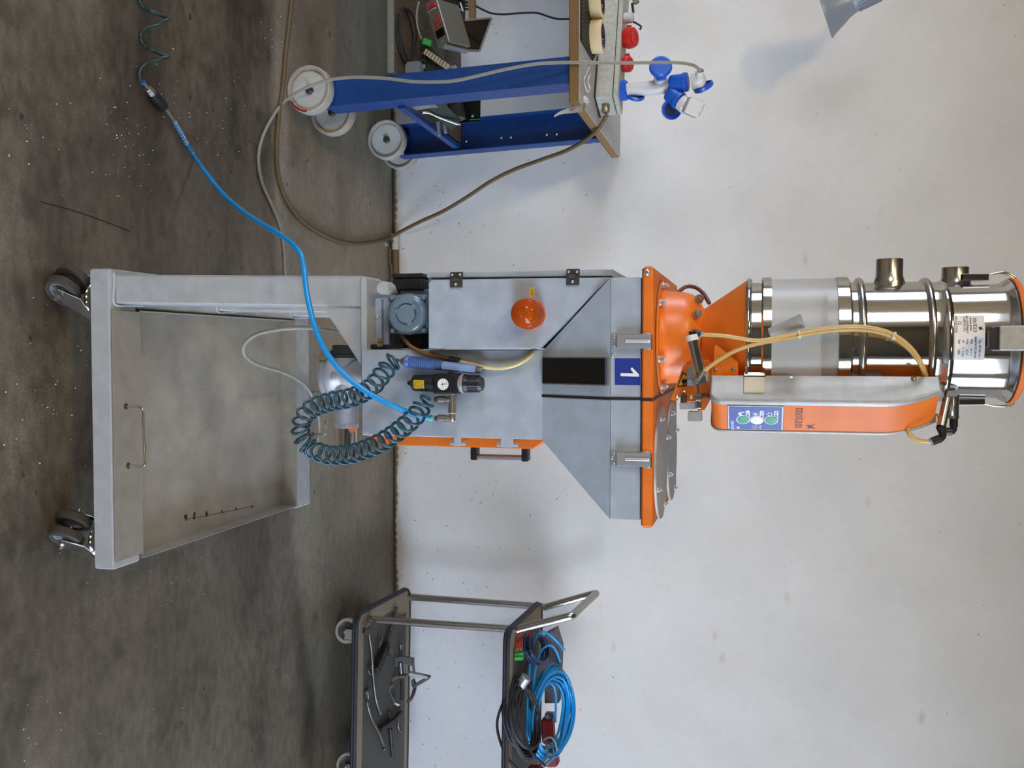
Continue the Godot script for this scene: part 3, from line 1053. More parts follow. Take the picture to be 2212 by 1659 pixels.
	br.span(Vector3(-0.1061, 0.7585, -1.90), Vector3(-0.0106, 0.7766, -1.757), 0.0015)
	part("motor_bracket", br, gp, t)
	screw(Vector3(-0.0682, 0.7566, -1.7445), Vector3.BACK, 0.004, mats.zinc, t)
	part("tube_cap", S().turned([Vector2(0, 0), Vector2(0.0125, 0), Vector2(0.0128, 0.11), Vector2(0.012, 0.1125), Vector2(0, 0.113)], Vector3(-0.1217, 0.7908, -1.69) - Vector3(0, 0, 0.113), Vector3.BACK, 28), mats.stand_paint, t, "pale round end cap of a tube")
	var pb = S()
	pb.span(Vector3(-0.0339, 0.78, -1.76), Vector3(-0.0096, 0.8089, -1.80), 0.001)
	part("terminal_strip", pb, mats.dark_grey, t)
	part("rubber_block", S().span(Vector3(-0.0326, 0.8248, -1.75), Vector3(-0.003, 0.8659, -1.85), 0.002), mats.black_rubber, t)
	part("rail", S().span(Vector3(-0.0122, 0.7498, -1.72), Vector3(-0.0048, 0.8226, -1.76), 0.001), mats.black_plastic, t)
	for p in [Vector3(-0.0196, 0.7676, -1.725), Vector3(-0.0112, 0.7718, -1.715)]:
		hex_bolt(p, Vector3(0, 1, 0.3), 0.0042, 0.008, mats.brass, t)

	# --- cream air lines from the cabinet, going brown and behind the motor
	for k in 2:
		var o = Vector3(0.0, -0.004 * k, -0.006 * k)
		part("air_line", S().tube(spline([Vector3(-0.0115, 1.0926, -1.72) + o, Vector3(0.0094, 1.0881, -1.69) + o, Vector3(0.0249, 1.0669, -1.686) + o, Vector3(0.0337, 1.0342, -1.684) + o, Vector3(0.0312, 0.9979, -1.684) + o, Vector3(0.0236, 0.9628, -1.688) + o, Vector3(0.021, 0.9492, -1.69) + o]), 0.0033, 10), mats.tube_cream, t)
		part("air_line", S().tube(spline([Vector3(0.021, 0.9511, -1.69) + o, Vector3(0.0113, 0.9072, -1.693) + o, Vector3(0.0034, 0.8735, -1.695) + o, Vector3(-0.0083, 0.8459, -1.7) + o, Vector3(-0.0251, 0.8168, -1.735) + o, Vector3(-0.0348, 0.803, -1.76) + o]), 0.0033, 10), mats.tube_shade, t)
	part("line_joiner", S().rod(Vector3(0.0166, 0.9273, -1.689), Vector3(0.021, 0.948, -1.688), 0.0068, 14, -1.0, 0.001), mats.black_rubber, t)

	# --- filter regulator on the housing front
	var ax = -1.668
	var top: Vector3 = Vector3(0.0613, 1.0009, -1.668)
	var x: float = 0.062
	var rg = S()
	var y0: float = 0.9075
	var y1: float = 0.9571
	rg.span(Vector3(x - 0.0185, y0, ax - 0.018), Vector3(x + 0.0195, y1, ax + 0.017), 0.003)
	rg.span(Vector3(x - 0.012, y0 + 0.006, ax - 0.034), Vector3(x + 0.012, y1 - 0.006, ax), 0.001)
	var rn = part("regulator", rg, mats.black_plastic, t, "black filter regulator")
	var b0: float = 0.861
	part("bowl", S().turned([Vector2(0, -0.010), Vector2(0.0035, -0.0095), Vector2(0.0035, -0.006), Vector2(0.006, -0.005), Vector2(0.007, -0.001), Vector2(0.012, 0), Vector2(0.0158, 0.004), Vector2(0.0168, y0 - b0), Vector2(0, y0 - b0)], Vector3(x, b0, ax), Vector3.UP, 28), mats.black_plastic, rn)
	var lb = S()
	lb.lathe([Vector2(0.0169, 0.0075), Vector2(0.0172, 0.0075), Vector2(0.0174, 0.029), Vector2(0.017, 0.029)], 12, Transform3D(Basis(), Vector3(x, b0, ax)), 0.95, 1.95)
	part("sticker", lb, mats.yellow_sticker, rn, "yellow notice on the black bowl")
	for k in 6:
		var dd = Vector3(sin(0.12), 0, cos(0.12))
		lettering("print", ["ATTENZIONE", "max 16 bar", "min 5 C", "max 60 C", "scarico", "condensa"][k], 0.0013, frame(Vector3(x, b0 + 0.0262 - k * 0.0034, ax) + dd * 0.01745, dd), mats.black_print, rn, 0.0002, "Droid Sans", 0.85, 0.01745)
	var gc: Vector3 = Vector3(x + 0.001, (y0 + y1) / 2 - 0.003, ax + 0.017)
	part("gauge_frame", S().prism(rrect(0.031, 0.032, 0.003), 0.003, Transform3D(Basis(), gc), 0.0008), mats.black_plastic, rn)
	part("gauge", S().turned([Vector2(0, 0.003), Vector2(0.0108, 0.003), Vector2(0.0108, 0.0038), Vector2(0, 0.0038)], gc, Vector3.BACK, 28), mats.white_print, rn, "white round pressure gauge")
	var tk = S()
	for k in 11:
		var a = deg_to_rad(225 - 27 * k)
		var d = Vector3(cos(a), sin(a), 0)
		tk.bar(gc + d * 0.0078 + Vector3(0, 0, 0.004), gc + d * 0.0098 + Vector3(0, 0, 0.004), 0.0006, 0.0003, Vector3.BACK, 0.0)
	var nd = Vector3(-0.15, 1, 0).normalized()
	tk.bar(gc - nd * 0.004 + Vector3(0, 0, 0.0042), gc + nd * 0.008 + Vector3(0, 0, 0.0042), 0.001, 0.0003, Vector3.BACK, 0.0)
	tk.bar(gc + Vector3(-0.0045, -0.001, 0.0042), gc + Vector3(0.004, -0.001, 0.0042), 0.0007, 0.0003, Vector3.BACK, 0.0)
	part("gauge_marks", tk, mats.black_print, rn)
	part("ring_nut", S().turned([Vector2(0.0, 0), Vector2(0.0165, 0), Vector2(0.0172, 0.004), Vector2(0.0188, 0.005), Vector2(0.0188, 0.0085), Vector2(0.0165, 0.0095), Vector2(0, 0.0095)], Vector3(x, y1 - 0.001, ax), Vector3.UP, 32), mats.zinc, rn)
	var kb = S()
	var ky = y1 + 0.006
	var kh = top.y - ky
	kb.turned([Vector2(0.0172, 0), Vector2(0.0172, 0.006), Vector2(0.0158, 0.009), Vector2(0.0150, kh - 0.006), Vector2(0.012, kh), Vector2(0, kh)], Vector3(x, ky, ax), Vector3.UP, 32)
	for k in 18:
		var a = TAU * k / 18
		kb.rod(Vector3(x + cos(a) * 0.0158, ky + 0.01, ax + sin(a) * 0.0158), Vector3(x + cos(a) * 0.0146, ky + kh - 0.007, ax + sin(a) * 0.0146), 0.0017, 6)
	part("knob", kb, mats.black_plastic, rn)
	# nickel push-in fittings to its right
	var fy: float = 0.9405
	var fx = S()
	var xa = x + 0.0185
	fx.rod(Vector3(xa, fy, ax), Vector3(0.1068, fy, ax), 0.0062, 18)
	fx.rod(Vector3(0.1051, fy, ax), Vector3(0.1173, fy, ax), 0.0078, 6)
	fx.rod(Vector3(0.119, fy, ax), Vector3(0.1295, fy, ax), 0.0062, 18)
	fx.ball(Vector3(0.1286, fy, ax), 0.0066)
	for u in [Vector3(0.0929, fy, ax), Vector3(0.1286, fy, ax)]:
		fx.turned([Vector2(0.0058, 0), Vector2(0.0058, 0.012), Vector2(0.0072, 0.013), Vector2(0.0074, 0.027), Vector2(0.0056, 0.029), Vector2(0.0052, 0.034), Vector2(0.0038, 0.036), Vector2(0, 0.036)], u, Vector3.DOWN, 20)
	part("fitting", fx, mats.nickel, rn)
	var sl = S()
	for u in [851.5, 892.5]:
		var px = 0.082 if u < 870 else 0.1182
		sl.rod(Vector3(px - 0.0006, fy, ax), Vector3(px + 0.0008, fy, ax), 0.0066, 18)
	part("seal", sl, mats.white_print, rn)

	# --- cast outlet tee hanging under the housing
	var oc: Vector3 = Vector3(0.0529, 0.6342, -1.86)
	var oy = oc.y
	var os = S()
	os.turned([Vector2(0.034, 0), Vector2(0.034, 0.06), Vector2(0, 0.06)], Vector3(oc.x, oy - 0.008, oc.z), Vector3.UP, 36)
	os.turned([Vector2(0, -0.044), Vector2(0.05, -0.044), Vector2(0.053, -0.040), Vector2(0.053, -0.032), Vector2(0.044, -0.028), Vector2(0.036, -0.012), Vector2(0.034, 0.0)], Vector3(oc.x, oy, oc.z), Vector3.UP, 40)
	os.rod(Vector3(oc.x, oy, oc.z), Vector3(0.0107, oy + 0.002, oc.z), 0.029, 32)
	os.rod(Vector3(oc.x, oy, oc.z), Vector3(0.1606, oy, oc.z), 0.0285, 32, 0.0262)
	var on = part("outlet_tee", os, mats.cast_alu, t, "cast aluminium outlet tee")
	part("pipe_stub", S().turned([Vector2(0.0225, 0.0), Vector2(0.0225, 0.058), Vector2(0.0210, 0.058), Vector2(0.0208, 0.02), Vector2(0, 0.02)], Vector3(0.1546, oy, oc.z), Vector3.RIGHT, 36), mats.polished, on)
	part("pipe_collar", S().turned([Vector2(0.024, 0), Vector2(0.0265, 0.001), Vector2(0.0265, 0.010), Vector2(0.024, 0.011)], Vector3(0.1566, oy, oc.z), Vector3.RIGHT, 36), mats.zinc, on)
	var kn = S()
	var kx: float = -0.0123
	kn.turned([Vector2(0, 0), Vector2(0.030, 0), Vector2(0.0305, 0.002), Vector2(0.0305, 0.017), Vector2(0.029, 0.018), Vector2(0.029, 0.02), Vector2(0.0305, 0.021), Vector2(0.0305, 0.028), Vector2(0, 0.028)], Vector3(kx, oy + 0.002, oc.z), Vector3.RIGHT, 40)
	for k in 64:
		var a = TAU * k / 64
		var o = Vector3(0, cos(a), sin(a)) * 0.0306
		kn.rod(Vector3(kx + 0.002, oy + 0.002, oc.z) + o, Vector3(kx + 0.0165, oy + 0.002, oc.z) + o, 0.0008, 4)
	part("knurled_cap", kn, mats.dark_grey, on)
	hex_bolt(Vector3(0.054, 0.6196, -1.82), Vector3(0, 1, 0.2), 0.006, 0.008, mats.zinc, on)
	part("clamp_band", S().lathe([Vector2(0.053, -0.046), Vector2(0.056, -0.046), Vector2(0.056, -0.026), Vector2(0.053, -0.026)], 14, Transform3D(Basis(), Vector3(oc.x, oy, oc.z)), 2.2, 3.6), mats.brass, on)
	hex_bolt(Vector3(0.1137, 0.6316, -1.83), Vector3(-0.3, 0, 1), 0.004, 0.006, mats.zinc, on)

	# --- hopper: square collar above a tapering lower part
	var za = -1.64
	var zb = -2.07
	var xl: float = -0.1287
	var xr: float = 0.3006
	var yc: float = 1.245
	var yt: float = 1.2991
	part("hopper_collar", S().span(Vector3(xl, yc, zb), Vector3(xr, yt, za), 0.0015), gp, t)
	var hp = S()
	var ly = 1.105
	var lo = [Vector3(0.004, ly, -1.702), Vector3(0.166, ly, -1.702), Vector3(0.166, ly, -2.0), Vector3(0.004, ly, -2.0)]
	var hi = [Vector3(xl, yc, za), Vector3(xr, yc, za), Vector3(xr, yc, zb), Vector3(xl, yc, zb)]
	var mid = Vector3(0.085, 1.18, -1.85)
	for i in 4:
		var j = (i + 1) % 4
		hp.face([lo[i], lo[j], hi[j], hi[i]], (lo[i] + hi[j]) / 2 - mid)
	hp.face(lo, Vector3.DOWN)
	hp.face(hi, Vector3.UP)
	part("hopper", hp, gp, t)
	# axes lying on the sloping front
	var up = (Vector3(0, yc, za) - Vector3(0, ly, -1.702)).normalized()
	var nz = Vector3.RIGHT.cross(up)
	var slope = Transform3D(Basis(Vector3.RIGHT, up, nz), Vector3(0, ly, -1.702))
	var wx0: float = 0.0125
	var wx1: float = 0.0613
	var wl = 0.012
	var wh = 0.151
	var wf = S()
	var wc = Vector3((wx0 + wx1) / 2, (wl + wh) / 2, 0.0)
	wf.box(Vector3(wx1 - wx0, wh - wl, 0.010), slope * Transform3D(Basis(), wc + Vector3(0, 0, 0.004)), 0.001)
	for s in [-1, 1]:
		wf.box(Vector3(0.0022, wh - wl, 0.014), slope * Transform3D(Basis(), wc + Vector3(s * (wx1 - wx0) / 2, 0, 0.006)), 0.0006)
		wf.box(Vector3(wx1 - wx0, 0.0026, 0.014), slope * Transform3D(Basis(), wc + Vector3(0, s * (wh - wl) / 2, 0.006)), 0.0006)
	var wn = part("sight_window", wf, mats.satin_steel, t, "dark sight glass in a steel frame")
	part("glass", S().box(Vector3(wx1 - wx0 - 0.003, wh - wl - 0.004, 0.002), slope * Transform3D(Basis(), wc + Vector3(0, 0, 0.0098)), 0.0), mats.dark_glass, wn)
	# the split down the hopper front
	var sx: float = 0.0851
	var sp = S()
	sp.bar(slope * Vector3(0.0848, 0.0, 0.0005), Vector3(0.0853, yc, za + 0.0006), 0.005, 0.0014, nz, 0.0)
	sp.span(Vector3(0.085 - 0.0026, yc - 0.001, za), Vector3(0.085 + 0.0026, yt, za + 0.0012), 0.0)
	part("joint_strip", sp, mats.black_rubber, t)
	# number plate
	var n0: Vector3 = Vector3(0.0138, 1.253, -1.64)
	var n1: Vector3 = Vector3(0.061, 1.2982, -1.64)
	var pl = part("number_plate", S().span(Vector3(n0.x, n0.y, za), Vector3(n1.x, n1.y, za + 0.0006), 0.0), mats.blue_sticker, t, "dark blue plate with a white 1")
	var one = S()
	var cx = (n0.x + n1.x) / 2 + 0.001
	var hh = 0.0325
	var yb = n0.y + 0.0105
	one.prism(PackedVector2Array([Vector2(0.0015, 0), Vector2(0.0070, 0), Vector2(0.0075, hh), Vector2(0.0035, hh), Vector2(-0.0090, hh - 0.0125), Vector2(-0.0055, hh - 0.0150), Vector2(0.0018, hh - 0.0095)]), 0.0004, Transform3D(Basis(), Vector3(cx, yb, za + 0.0005)))
	part("print", one, mats.white_print, pl)
	# over-centre latches
	for u in [-0.0163, 0.1909]:
		var lt = S()
		lt.span(Vector3(u - 0.0135, yc + 0.002, za), Vector3(u + 0.0135, yc + 0.016, za + 0.003), 0.0008)
		lt.span(Vector3(u - 0.013, yc + 0.012, za), Vector3(u - 0.0115, yt + 0.004, za + 0.0125), 0.0004)
		lt.span(Vector3(u + 0.0115, yc + 0.012, za), Vector3(u + 0.013, yt + 0.004, za + 0.0125), 0.0004)
		var ln = part("latch", lt, mats.zinc, t)
		var lv = S()
		lv.prism(PackedVector2Array([Vector2(-0.0115, yc + 0.014), Vector2(0.0115, yc + 0.014), Vector2(0.0115, yt + 0.002), Vector2(0.0145, yt + 0.008), Vector2(0.0145, yt + 0.016), Vector2(0.012, yt + 0.0195), Vector2(-0.012, yt + 0.0195), Vector2(-0.0145, yt + 0.016), Vector2(-0.0145, yt + 0.008), Vector2(-0.0115, yt + 0.002)]), 0.002, Transform3D(Basis(), Vector3(u, 0, za + 0.0125)), 0.0007)
		lv.tube(PackedVector3Array([Vector3(u, yc + 0.03, za + 0.0142), Vector3(u, yt + 0.0155, za + 0.0142)]), 0.0033, 12)
		lv.ball(Vector3(u, yc + 0.03, za + 0.0142), 0.0033)
		lv.ball(Vector3(u, yt + 0.0155, za + 0.0142), 0.0033)
		part("lever", lv, mats.zinc, ln)
		for o in [-0.008, 0.008]:
			screw(Vector3(u + o, yc + 0.008, za + 0.003), Vector3.BACK, 0.003, mats.zinc, ln)
		part("hook", S().span(Vector3(u - 0.012, yt + 0.002, za + 0.004), Vector3(u + 0.0148, yt + 0.021, za + 0.012), 0.001), mats.dark_grey, ln)
		screw(Vector3(u + (0.026 if u < 0.1 else -0.0005), yc + 0.004, za), Vector3.BACK, 0.004, mats.zinc, t)
	part("latch", S().span(Vector3(xr - 0.001, yc + 0.028, -1.72), Vector3(xr + 0.008, yt - 0.002, -1.70), 0.002), mats.zinc, t)

func build_lid() -> void:
	var t = machine
	var z0 = -1.628
	var z1 = -2.10
	var x0: float = -0.1464
	var x1: float = 0.3116
	var y0: float = 1.3014
	var y1: float = 1.3231
	var ln = part("lid", S().span(Vector3(x0, y0, z1), Vector3(x1, y1, z0), 0.005), mats.orange_paint, t, "orange hopper lid")
	var xs: float = 0.0854
	var sp = S()
	sp.span(Vector3(xs - 0.0026, y0, z0 - 0.01), Vector3(xs + 0.0026, y1 - 0.003, z0 + 0.001), 0.0)
	sp.bar(Vector3(xs, y1 - 0.001, z0 + 0.0008), Vector3(xs - 0.002, y1 + 0.001, z0 - 0.03), 0.0052, 0.0014, Vector3.UP, 0.0)
	sp.bar(Vector3(xs - 0.002, y1 + 0.0006, z0 - 0.03), Vector3(xs - 0.004, y1 + 0.0006, z1), 0.0052, 0.0014, Vector3.UP, 0.0)
	part("joint_strip", sp, mats.black_rubber, ln)
	screw(Vector3(-0.135, 1.3108, -1.628), Vector3.BACK, 0.0062, mats.zinc, ln)
	screw(Vector3(x1, (y0 + y1) / 2, -1.8), Vector3.RIGHT, 0.005, mats.zinc, ln)
	# grey inspection covers on the right half
	for c in [[Vector3(0.2082, y1, -1.742), 0.105], [Vector3(0.2102, y1, -1.958), 0.102]]:
		var p: Vector3 = c[0]
		var r: float = c[1]
		var cn = part("inspection_cover", S().turned([Vector2(0, 0), Vector2(r, 0), Vector2(r, 0.0035), Vector2(r - 0.001, 0.0045), Vector2(0, 0.0045)], p, Vector3.UP, 64), mats.panel_alu, t)
		for k in 4:
			var a = PI / 4 + 0.35 + TAU * k / 4
			hex_bolt(p + Vector3(cos(a) * (r - 0.012), 0.0045, sin(a) * (r - 0.012)), Vector3.UP, 0.0042, 0.007, mats.zinc, cn)
	# cast bucket on the left half that carries the loader
	var cz = -1.752
	var cx: float = -0.0242
	var r1: float = 0.1047
	var r2: float = 0.0851
	var ya: float = 1.3808
	var yb: float = 1.4036
	part("bucket_flange", S().lathe([Vector2(0, y1), Vector2(r1, y1), Vector2(r1 + 0.0008, y1 + 0.003), Vector2(r1 - 0.001, y1 + 0.005), Vector2(0, y1 + 0.005)], 64, Transform3D(Basis(), Vector3(cx, 0, cz))), mats.cast_orange, t)
	var bk = part("bucket", S().lathe([Vector2(r2 + 0.006, y1 + 0.004), Vector2(r2 + 0.002, y1 + 0.008), Vector2(r2, y1 + 0.02), Vector2(r2 - 0.001, ya - 0.016), Vector2(r2 - 0.006, ya), Vector2(r2 - 0.018, ya + 0.013), Vector2(r2 - 0.03, yb - 0.004), Vector2(r2 - 0.034, yb), Vector2(0, yb)], 72, Transform3D(Basis(), Vector3(cx, 0, cz))), mats.cast_orange, t, "round orange cast bucket under the loader")
	part("gasket", S().lathe([Vector2(0, y1), Vector2(r1 + 0.002, y1), Vector2(r1 + 0.002, y1 + 0.0012), Vector2(0, y1 + 0.0012)], 64, Transform3D(Basis(), Vector3(cx, 0, cz))), mats.black_rubber, t)
	for a in [2.9, 2.25, 1.15, 0.4, 4.2, 5.4]:
		hex_bolt(Vector3(cx + cos(a) * (r1 - 0.008), y1 + 0.005, cz + sin(a) * (r1 - 0.008)), Vector3.UP, 0.0056, 0.01, mats.zinc, t)
	for p in [[Vector3(-0.0922, 1.393, -1.72), Vector3(-0.55, 0.7, 0.5)], [Vector3(-0.0649, 1.3929, -1.685), Vector3(-0.15, 0.6, 0.8)]]:
		hex_bolt(p[0], p[1], 0.0068, 0.010, mats.nickel, bk)
	# dark red earth lead from the lid to the loader's foot
	part("earth_lead", S().tube(spline([Vector3(-0.1127, 1.3456, -1.84), Vector3(-0.1239, 1.359, -1.85), Vector3(-0.1236, 1.3768, -1.85), Vector3(-0.111, 1.3942, -1.84), Vector3(-0.0902, 1.4068, -1.82)]), 0.004, 10), mat("lead_brown", rgb(104, 52, 44), 0.45), t)

func build_loader() -> void:
	var zc = -1.752
	var xc: float = -0.0159
	var t = thing("hopper_loader", "stainless vacuum hopper loader with clear barrel, orange lid and angled control box", "loader", Vector3(-0.0159, 1.4024, zc))
	var at = Transform3D(Basis(), Vector3(xc, 0, zc))
	var seg = 96
	# --- body rings, turned round one axis
	part("cone", S().lathe([Vector2(0, 1.3999), Vector2(0.0597, 1.4008), Vector2(0.0614, 1.4033), Vector2(0.1108, 1.477), Vector2(0, 1.477)], seg, at), mats.orange_paint, t, "orange painted outlet cone")
	var r0: float = 0.1149
	var bead = func(y0: float, y1: float, ro: float, ri: float) -> Array:
		var o = [Vector2(ri, y0)]
		for i in 9:
			var a = -PI / 2 + PI * i / 8
			o.append(Vector2(ro - (y1 - y0) / 2 + cos(a) * (y1 - y0) / 2, (y0 + y1) / 2 + sin(a) * (y1 - y0) / 2))
		o.append(Vector2(ri, y1))
		return o
	part("clamp_bead", S().lathe(bead.call(1.4761, 1.4868, r0, 0.1), seg, at), mats.polished, t)
	var rn: float = 0.1065
	var rb: float = 0.1162
	part("lower_ring", S().lathe([Vector2(0.09, 1.4851), Vector2(rn, 1.4859), Vector2(rn, 1.5031), Vector2(rb - 0.003, 1.5031), Vector2(rb, 1.5063), Vector2(rb, 1.5201), Vector2(rn, 1.5201), Vector2(0.1, 1.5201)], seg, at), mats.polished, t)
	var ra: float = 0.1121
	var barrel = S().lathe([Vector2(ra, 1.5201), Vector2(ra, 1.6305)], seg, at)
	part("clear_barrel", barrel, mats.acrylic, t, "cloudy transparent barrel")
	part("inner_sleeve", S().lathe([Vector2(ra - 0.014, 1.6125), Vector2(ra - 0.012, 1.6321), Vector2(ra - 0.02, 1.6321)], seg, at), mats.satin_steel, t)
	part("sample_tube", S().turned([Vector2(0, 0), Vector2(0.0095, 0), Vector2(0.0115, 0.05), Vector2(0.0125, 0.052), Vector2(0.0125, 0.056), Vector2(0.010, 0.056), Vector2(0.009, 0.03), Vector2(0, 0.03)], Vector3(-0.029, 1.5179, -1.64), Vector3(-0.0412, 1.5477, -1.634) - Vector3(-0.029, 1.5179, -1.64), 24), mats.acrylic, t)
	var rc: float = 0.1146
	var rm: float = 0.1044
	part("upper_ring", S().lathe([Vector2(rm - 0.01, 1.629), Vector2(rc, 1.629), Vector2(rc, 1.6477), Vector2(rc - 0.004, 1.6508), Vector2(rm, 1.6523), Vector2(rm, 1.6608)], seg, at), mats.polished, t)
	part("clamp_bead", S().lathe(bead.call(1.6608, 1.674, 0.1124, 0.1), seg, at), mats.satin_steel, t)
	var rl: float = 0.1034
	part("lower_body", S().lathe([Vector2(rl, 1.6724), Vector2(rl, 1.7726)], seg, at), mats.polished, t)
	part("clamp_bead", S().lathe(bead.call(1.7689, 1.7816, 0.1105, 0.1), seg, at), mats.satin_steel, t)
	var rf: float = 0.1021
	var ru: float = 0.0967
	part("upper_body", S().lathe([Vector2(rf, 1.7808), Vector2(rf, 1.795), Vector2(rf + 0.002, 1.7979), Vector2(rf + 0.0025, 1.8016), Vector2(rf + 0.0015, 1.8053), Vector2(ru, 1.809), Vector2(ru, 1.89), Vector2(ru + 0.002, 1.8957), Vector2(ru + 0.0075, 1.9029), Vector2(ru + 0.008, 1.9051), Vector2(0, 1.9051)], seg, at), mats.polished, t)
	part("seal_ring", S().lathe([Vector2(0.1, 1.9051), Vector2(ru + 0.006, 1.9051), Vector2(ru + 0.006, 1.9086), Vector2(0.1, 1.9086)], seg, at), mats.black_rubber, t)
	var lid = part("lid", S().lathe([Vector2(0, 1.9079), Vector2(ru + 0.009, 1.9079), Vector2(ru + 0.010, 1.9094), Vector2(ru + 0.009, 1.9165), Vector2(ru + 0.004, 1.9194), Vector2(0, 1.9236)], seg, at), mats.orange_paint, t, "orange lid on top of the loader")
	# --- pipe stubs to the left
	for p in [[1.717, 0.0222, -0.158, -1.735], [1.8339, 0.0222, -0.1465, -1.80]]:
		var y: float = p[0]
		var r: float = p[1]
		part("pipe_stub", S().turned([Vector2(r + 0.005, -0.006), Vector2(r + 0.004, 0.006), Vector2(r + 0.0025, 0.012), Vector2(r, 0.018), Vector2(r, xc - 0.094 - p[2]), Vector2(r - 0.0016, xc - 0.094 - p[2]), Vector2(r - 0.0016, 0.004), Vector2(0, 0.004)], Vector3(xc - 0.094, y, p[3]), Vector3.LEFT, 40), mats.satin_steel, t)
	# --- toggle clips that hold the lid
	for c in [[Vector3(-0.1241, 1.8346, -1.752), -1.0, 50], [Vector3(0.0873, 1.832, -1.752), 1.0, 52]]:
		var b: Vector3 = c[0]
		var s: float = c[1]
		var cs = S()
		var h = 0.042
		cs.box(Vector3(0.002, h, 0.022), Transform3D(Basis(), b + Vector3(-s * 0.004, h / 2, 0)), 0.0005)
		cs.box(Vector3(0.009, h * 0.95, 0.002), Transform3D(Basis(Vector3.BACK, s * 0.03), b + Vector3(s * 0.001, h / 2, 0.011)), 0.0004)
		cs.box(Vector3(0.009, h * 0.95, 0.002), Transform3D(Basis(Vector3.BACK, s * 0.03), b + Vector3(s * 0.001, h / 2, -0.011)), 0.0004)
		cs.box(Vector3(0.0016, h, 0.024), Transform3D(Basis(Vector3.BACK, s * 0.03), b + Vector3(s * 0.0055, h / 2, 0)), 0.0005)
		cs.rod(b + Vector3(s * 0.001, h * 0.72, -0.0125), b + Vector3(s * 0.001, h * 0.72, 0.0125), 0.0028, 12)
		var cn = part("clip", cs, mats.chrome, t)
		var tip = Vector3(xc + s * (ru + 0.0095), 1.9158, zc)
		for z in [-0.009, 0.009]:
			part("clip_wire", S().tube(spline([b + Vector3(s * 0.001, h * 0.72, z), b + Vector3(s * 0.0065, h * 1.2, z), b + Vector3(s * 0.008, h * 1.6, z), tip + Vector3(s * 0.003, 0.0, z), tip + Vector3(-s * 0.002, 0.002, z)], 0.004), 0.0012, 8), mats.chrome, cn)
	# --- square bracket over the front, running up past the picture
	var yb: float = 1.8557
	var x0: float = -0.0381
	var x1: float = 0.0008
	var bk = S()
	bk.span(Vector3(x0, yb, -1.6335), Vector3(x1, yb + 0.085, -1.575), 0.003)
	bk.span(Vector3(x0 + 0.004, yb + 0.06, -1.76), Vector3(x1 - 0.004, yb + 0.08, -1.63), 0.003)
	bk.span(Vector3(x0 + 0.004, 1.9208, -1.76), Vector3(x1 - 0.004, yb + 0.08, -1.74), 0.003)
	var bn = part("front_bracket", bk, mats.panel_alu, t, "square grey metal bracket at the very top")
	part("end_plug", S().span(Vector3(x0 + 0.002, yb - 0.0015, -1.633), Vector3(x1 - 0.002, yb + 0.001, -1.577), 0.001), mats.black_rubber, bn)
	# --- name plate wrapped on the upper body
	var p0: float = 1.8059
	var p1: float = 1.8533
	var np = part("name_plate", S().lathe([Vector2(ru + 0.0004, p0), Vector2(ru + 0.0008, p0), Vector2(ru + 0.0008, p1), Vector2(ru + 0.0004, p1)], 24, at, deg_to_rad(71), deg_to_rad(115)), mats.white_print, t, "white printed name plate")
	var put = func(words: String, cap: float, deg: float, y: float, m: Material, face: String) -> void:
		var d = Vector3(sin(deg_to_rad(deg)), 0, cos(deg_to_rad(deg)))
		lettering("print", words, cap, frame(Vector3(xc, y, zc) + d * (ru + 0.0010), d), m, np, 0.0002, face, 0.85, ru)
	var ph = p1 - p0
	put.call("motan", 0.0068, -15.0, p0 + ph * 0.70, mats.black_print, "Droid Serif")
	put.call("motan gmbh", 0.0022, -16, p0 + ph * 0.56, mats.dark_grey, "Droid Sans")
	put.call("Max-Eyth-Weg 42", 0.0018, -16, p0 + ph * 0.45, mats.dark_grey, "Droid Sans")
	put.call("D-88316 Isny", 0.0018, -16, p0 + ph * 0.36, mats.dark_grey, "Droid Sans")
	put.call("CE", 0.005, -17, p0 + ph * 0.21, mats.black_print, "Droid Sans")
	put.call("made in germany", 0.0017, -17, p0 + ph * 0.11, mats.dark_grey, "Droid Sans")
	for k in 6:
		put.call(["Typ", "Serial No.", "Volt", "Amp", "Air", "Year"][k], 0.0015, 1, p1 - ph * (0.16 + 0.13 * k), mats.dark_grey, "Droid Sans")
		put.call(["METRO HG 1", "700 000 00", "24 V  =", "0,5 A", "5 - 6 bar", "2002"][k], 0.0020, 11, p1 - ph * (0.16 + 0.13 * k), mats.dark_grey, "Droid Sans")
	bird(frame(Vector3(xc + sin(deg_to_rad(-12)) * (ru + 0.001), p0 + ph * 0.86, zc + cos(deg_to_rad(-12)) * (ru + 0.001)), Vector3(sin(deg_to_rad(-12)), 0, cos(deg_to_rad(-12)))), 0.008, mats.black_print, np)

	build_controller(t, xc, zc)

	# --- orange mounting plate between cone and controller
	var mp = part("mounting_plate", poly_at([Vector3(0.0438, 1.424, -1.64), Vector3(-0.0072, 1.4251, -1.64), Vector3(-0.0096, 1.4282, -1.64), Vector3(0.0198, 1.4649, -1.64), Vector3(0.0436, 1.4659, -1.64)], -1.643, -1.64, 0.0006), mats.cast_orange, t)
	screw(Vector3(0.0334, 1.4278, -1.64), Vector3.BACK, 0.0034, mats.nickel, mp)
	screw(Vector3(0.0325, 1.4573, -1.64), Vector3.BACK, 0.0034, mats.nickel, mp)
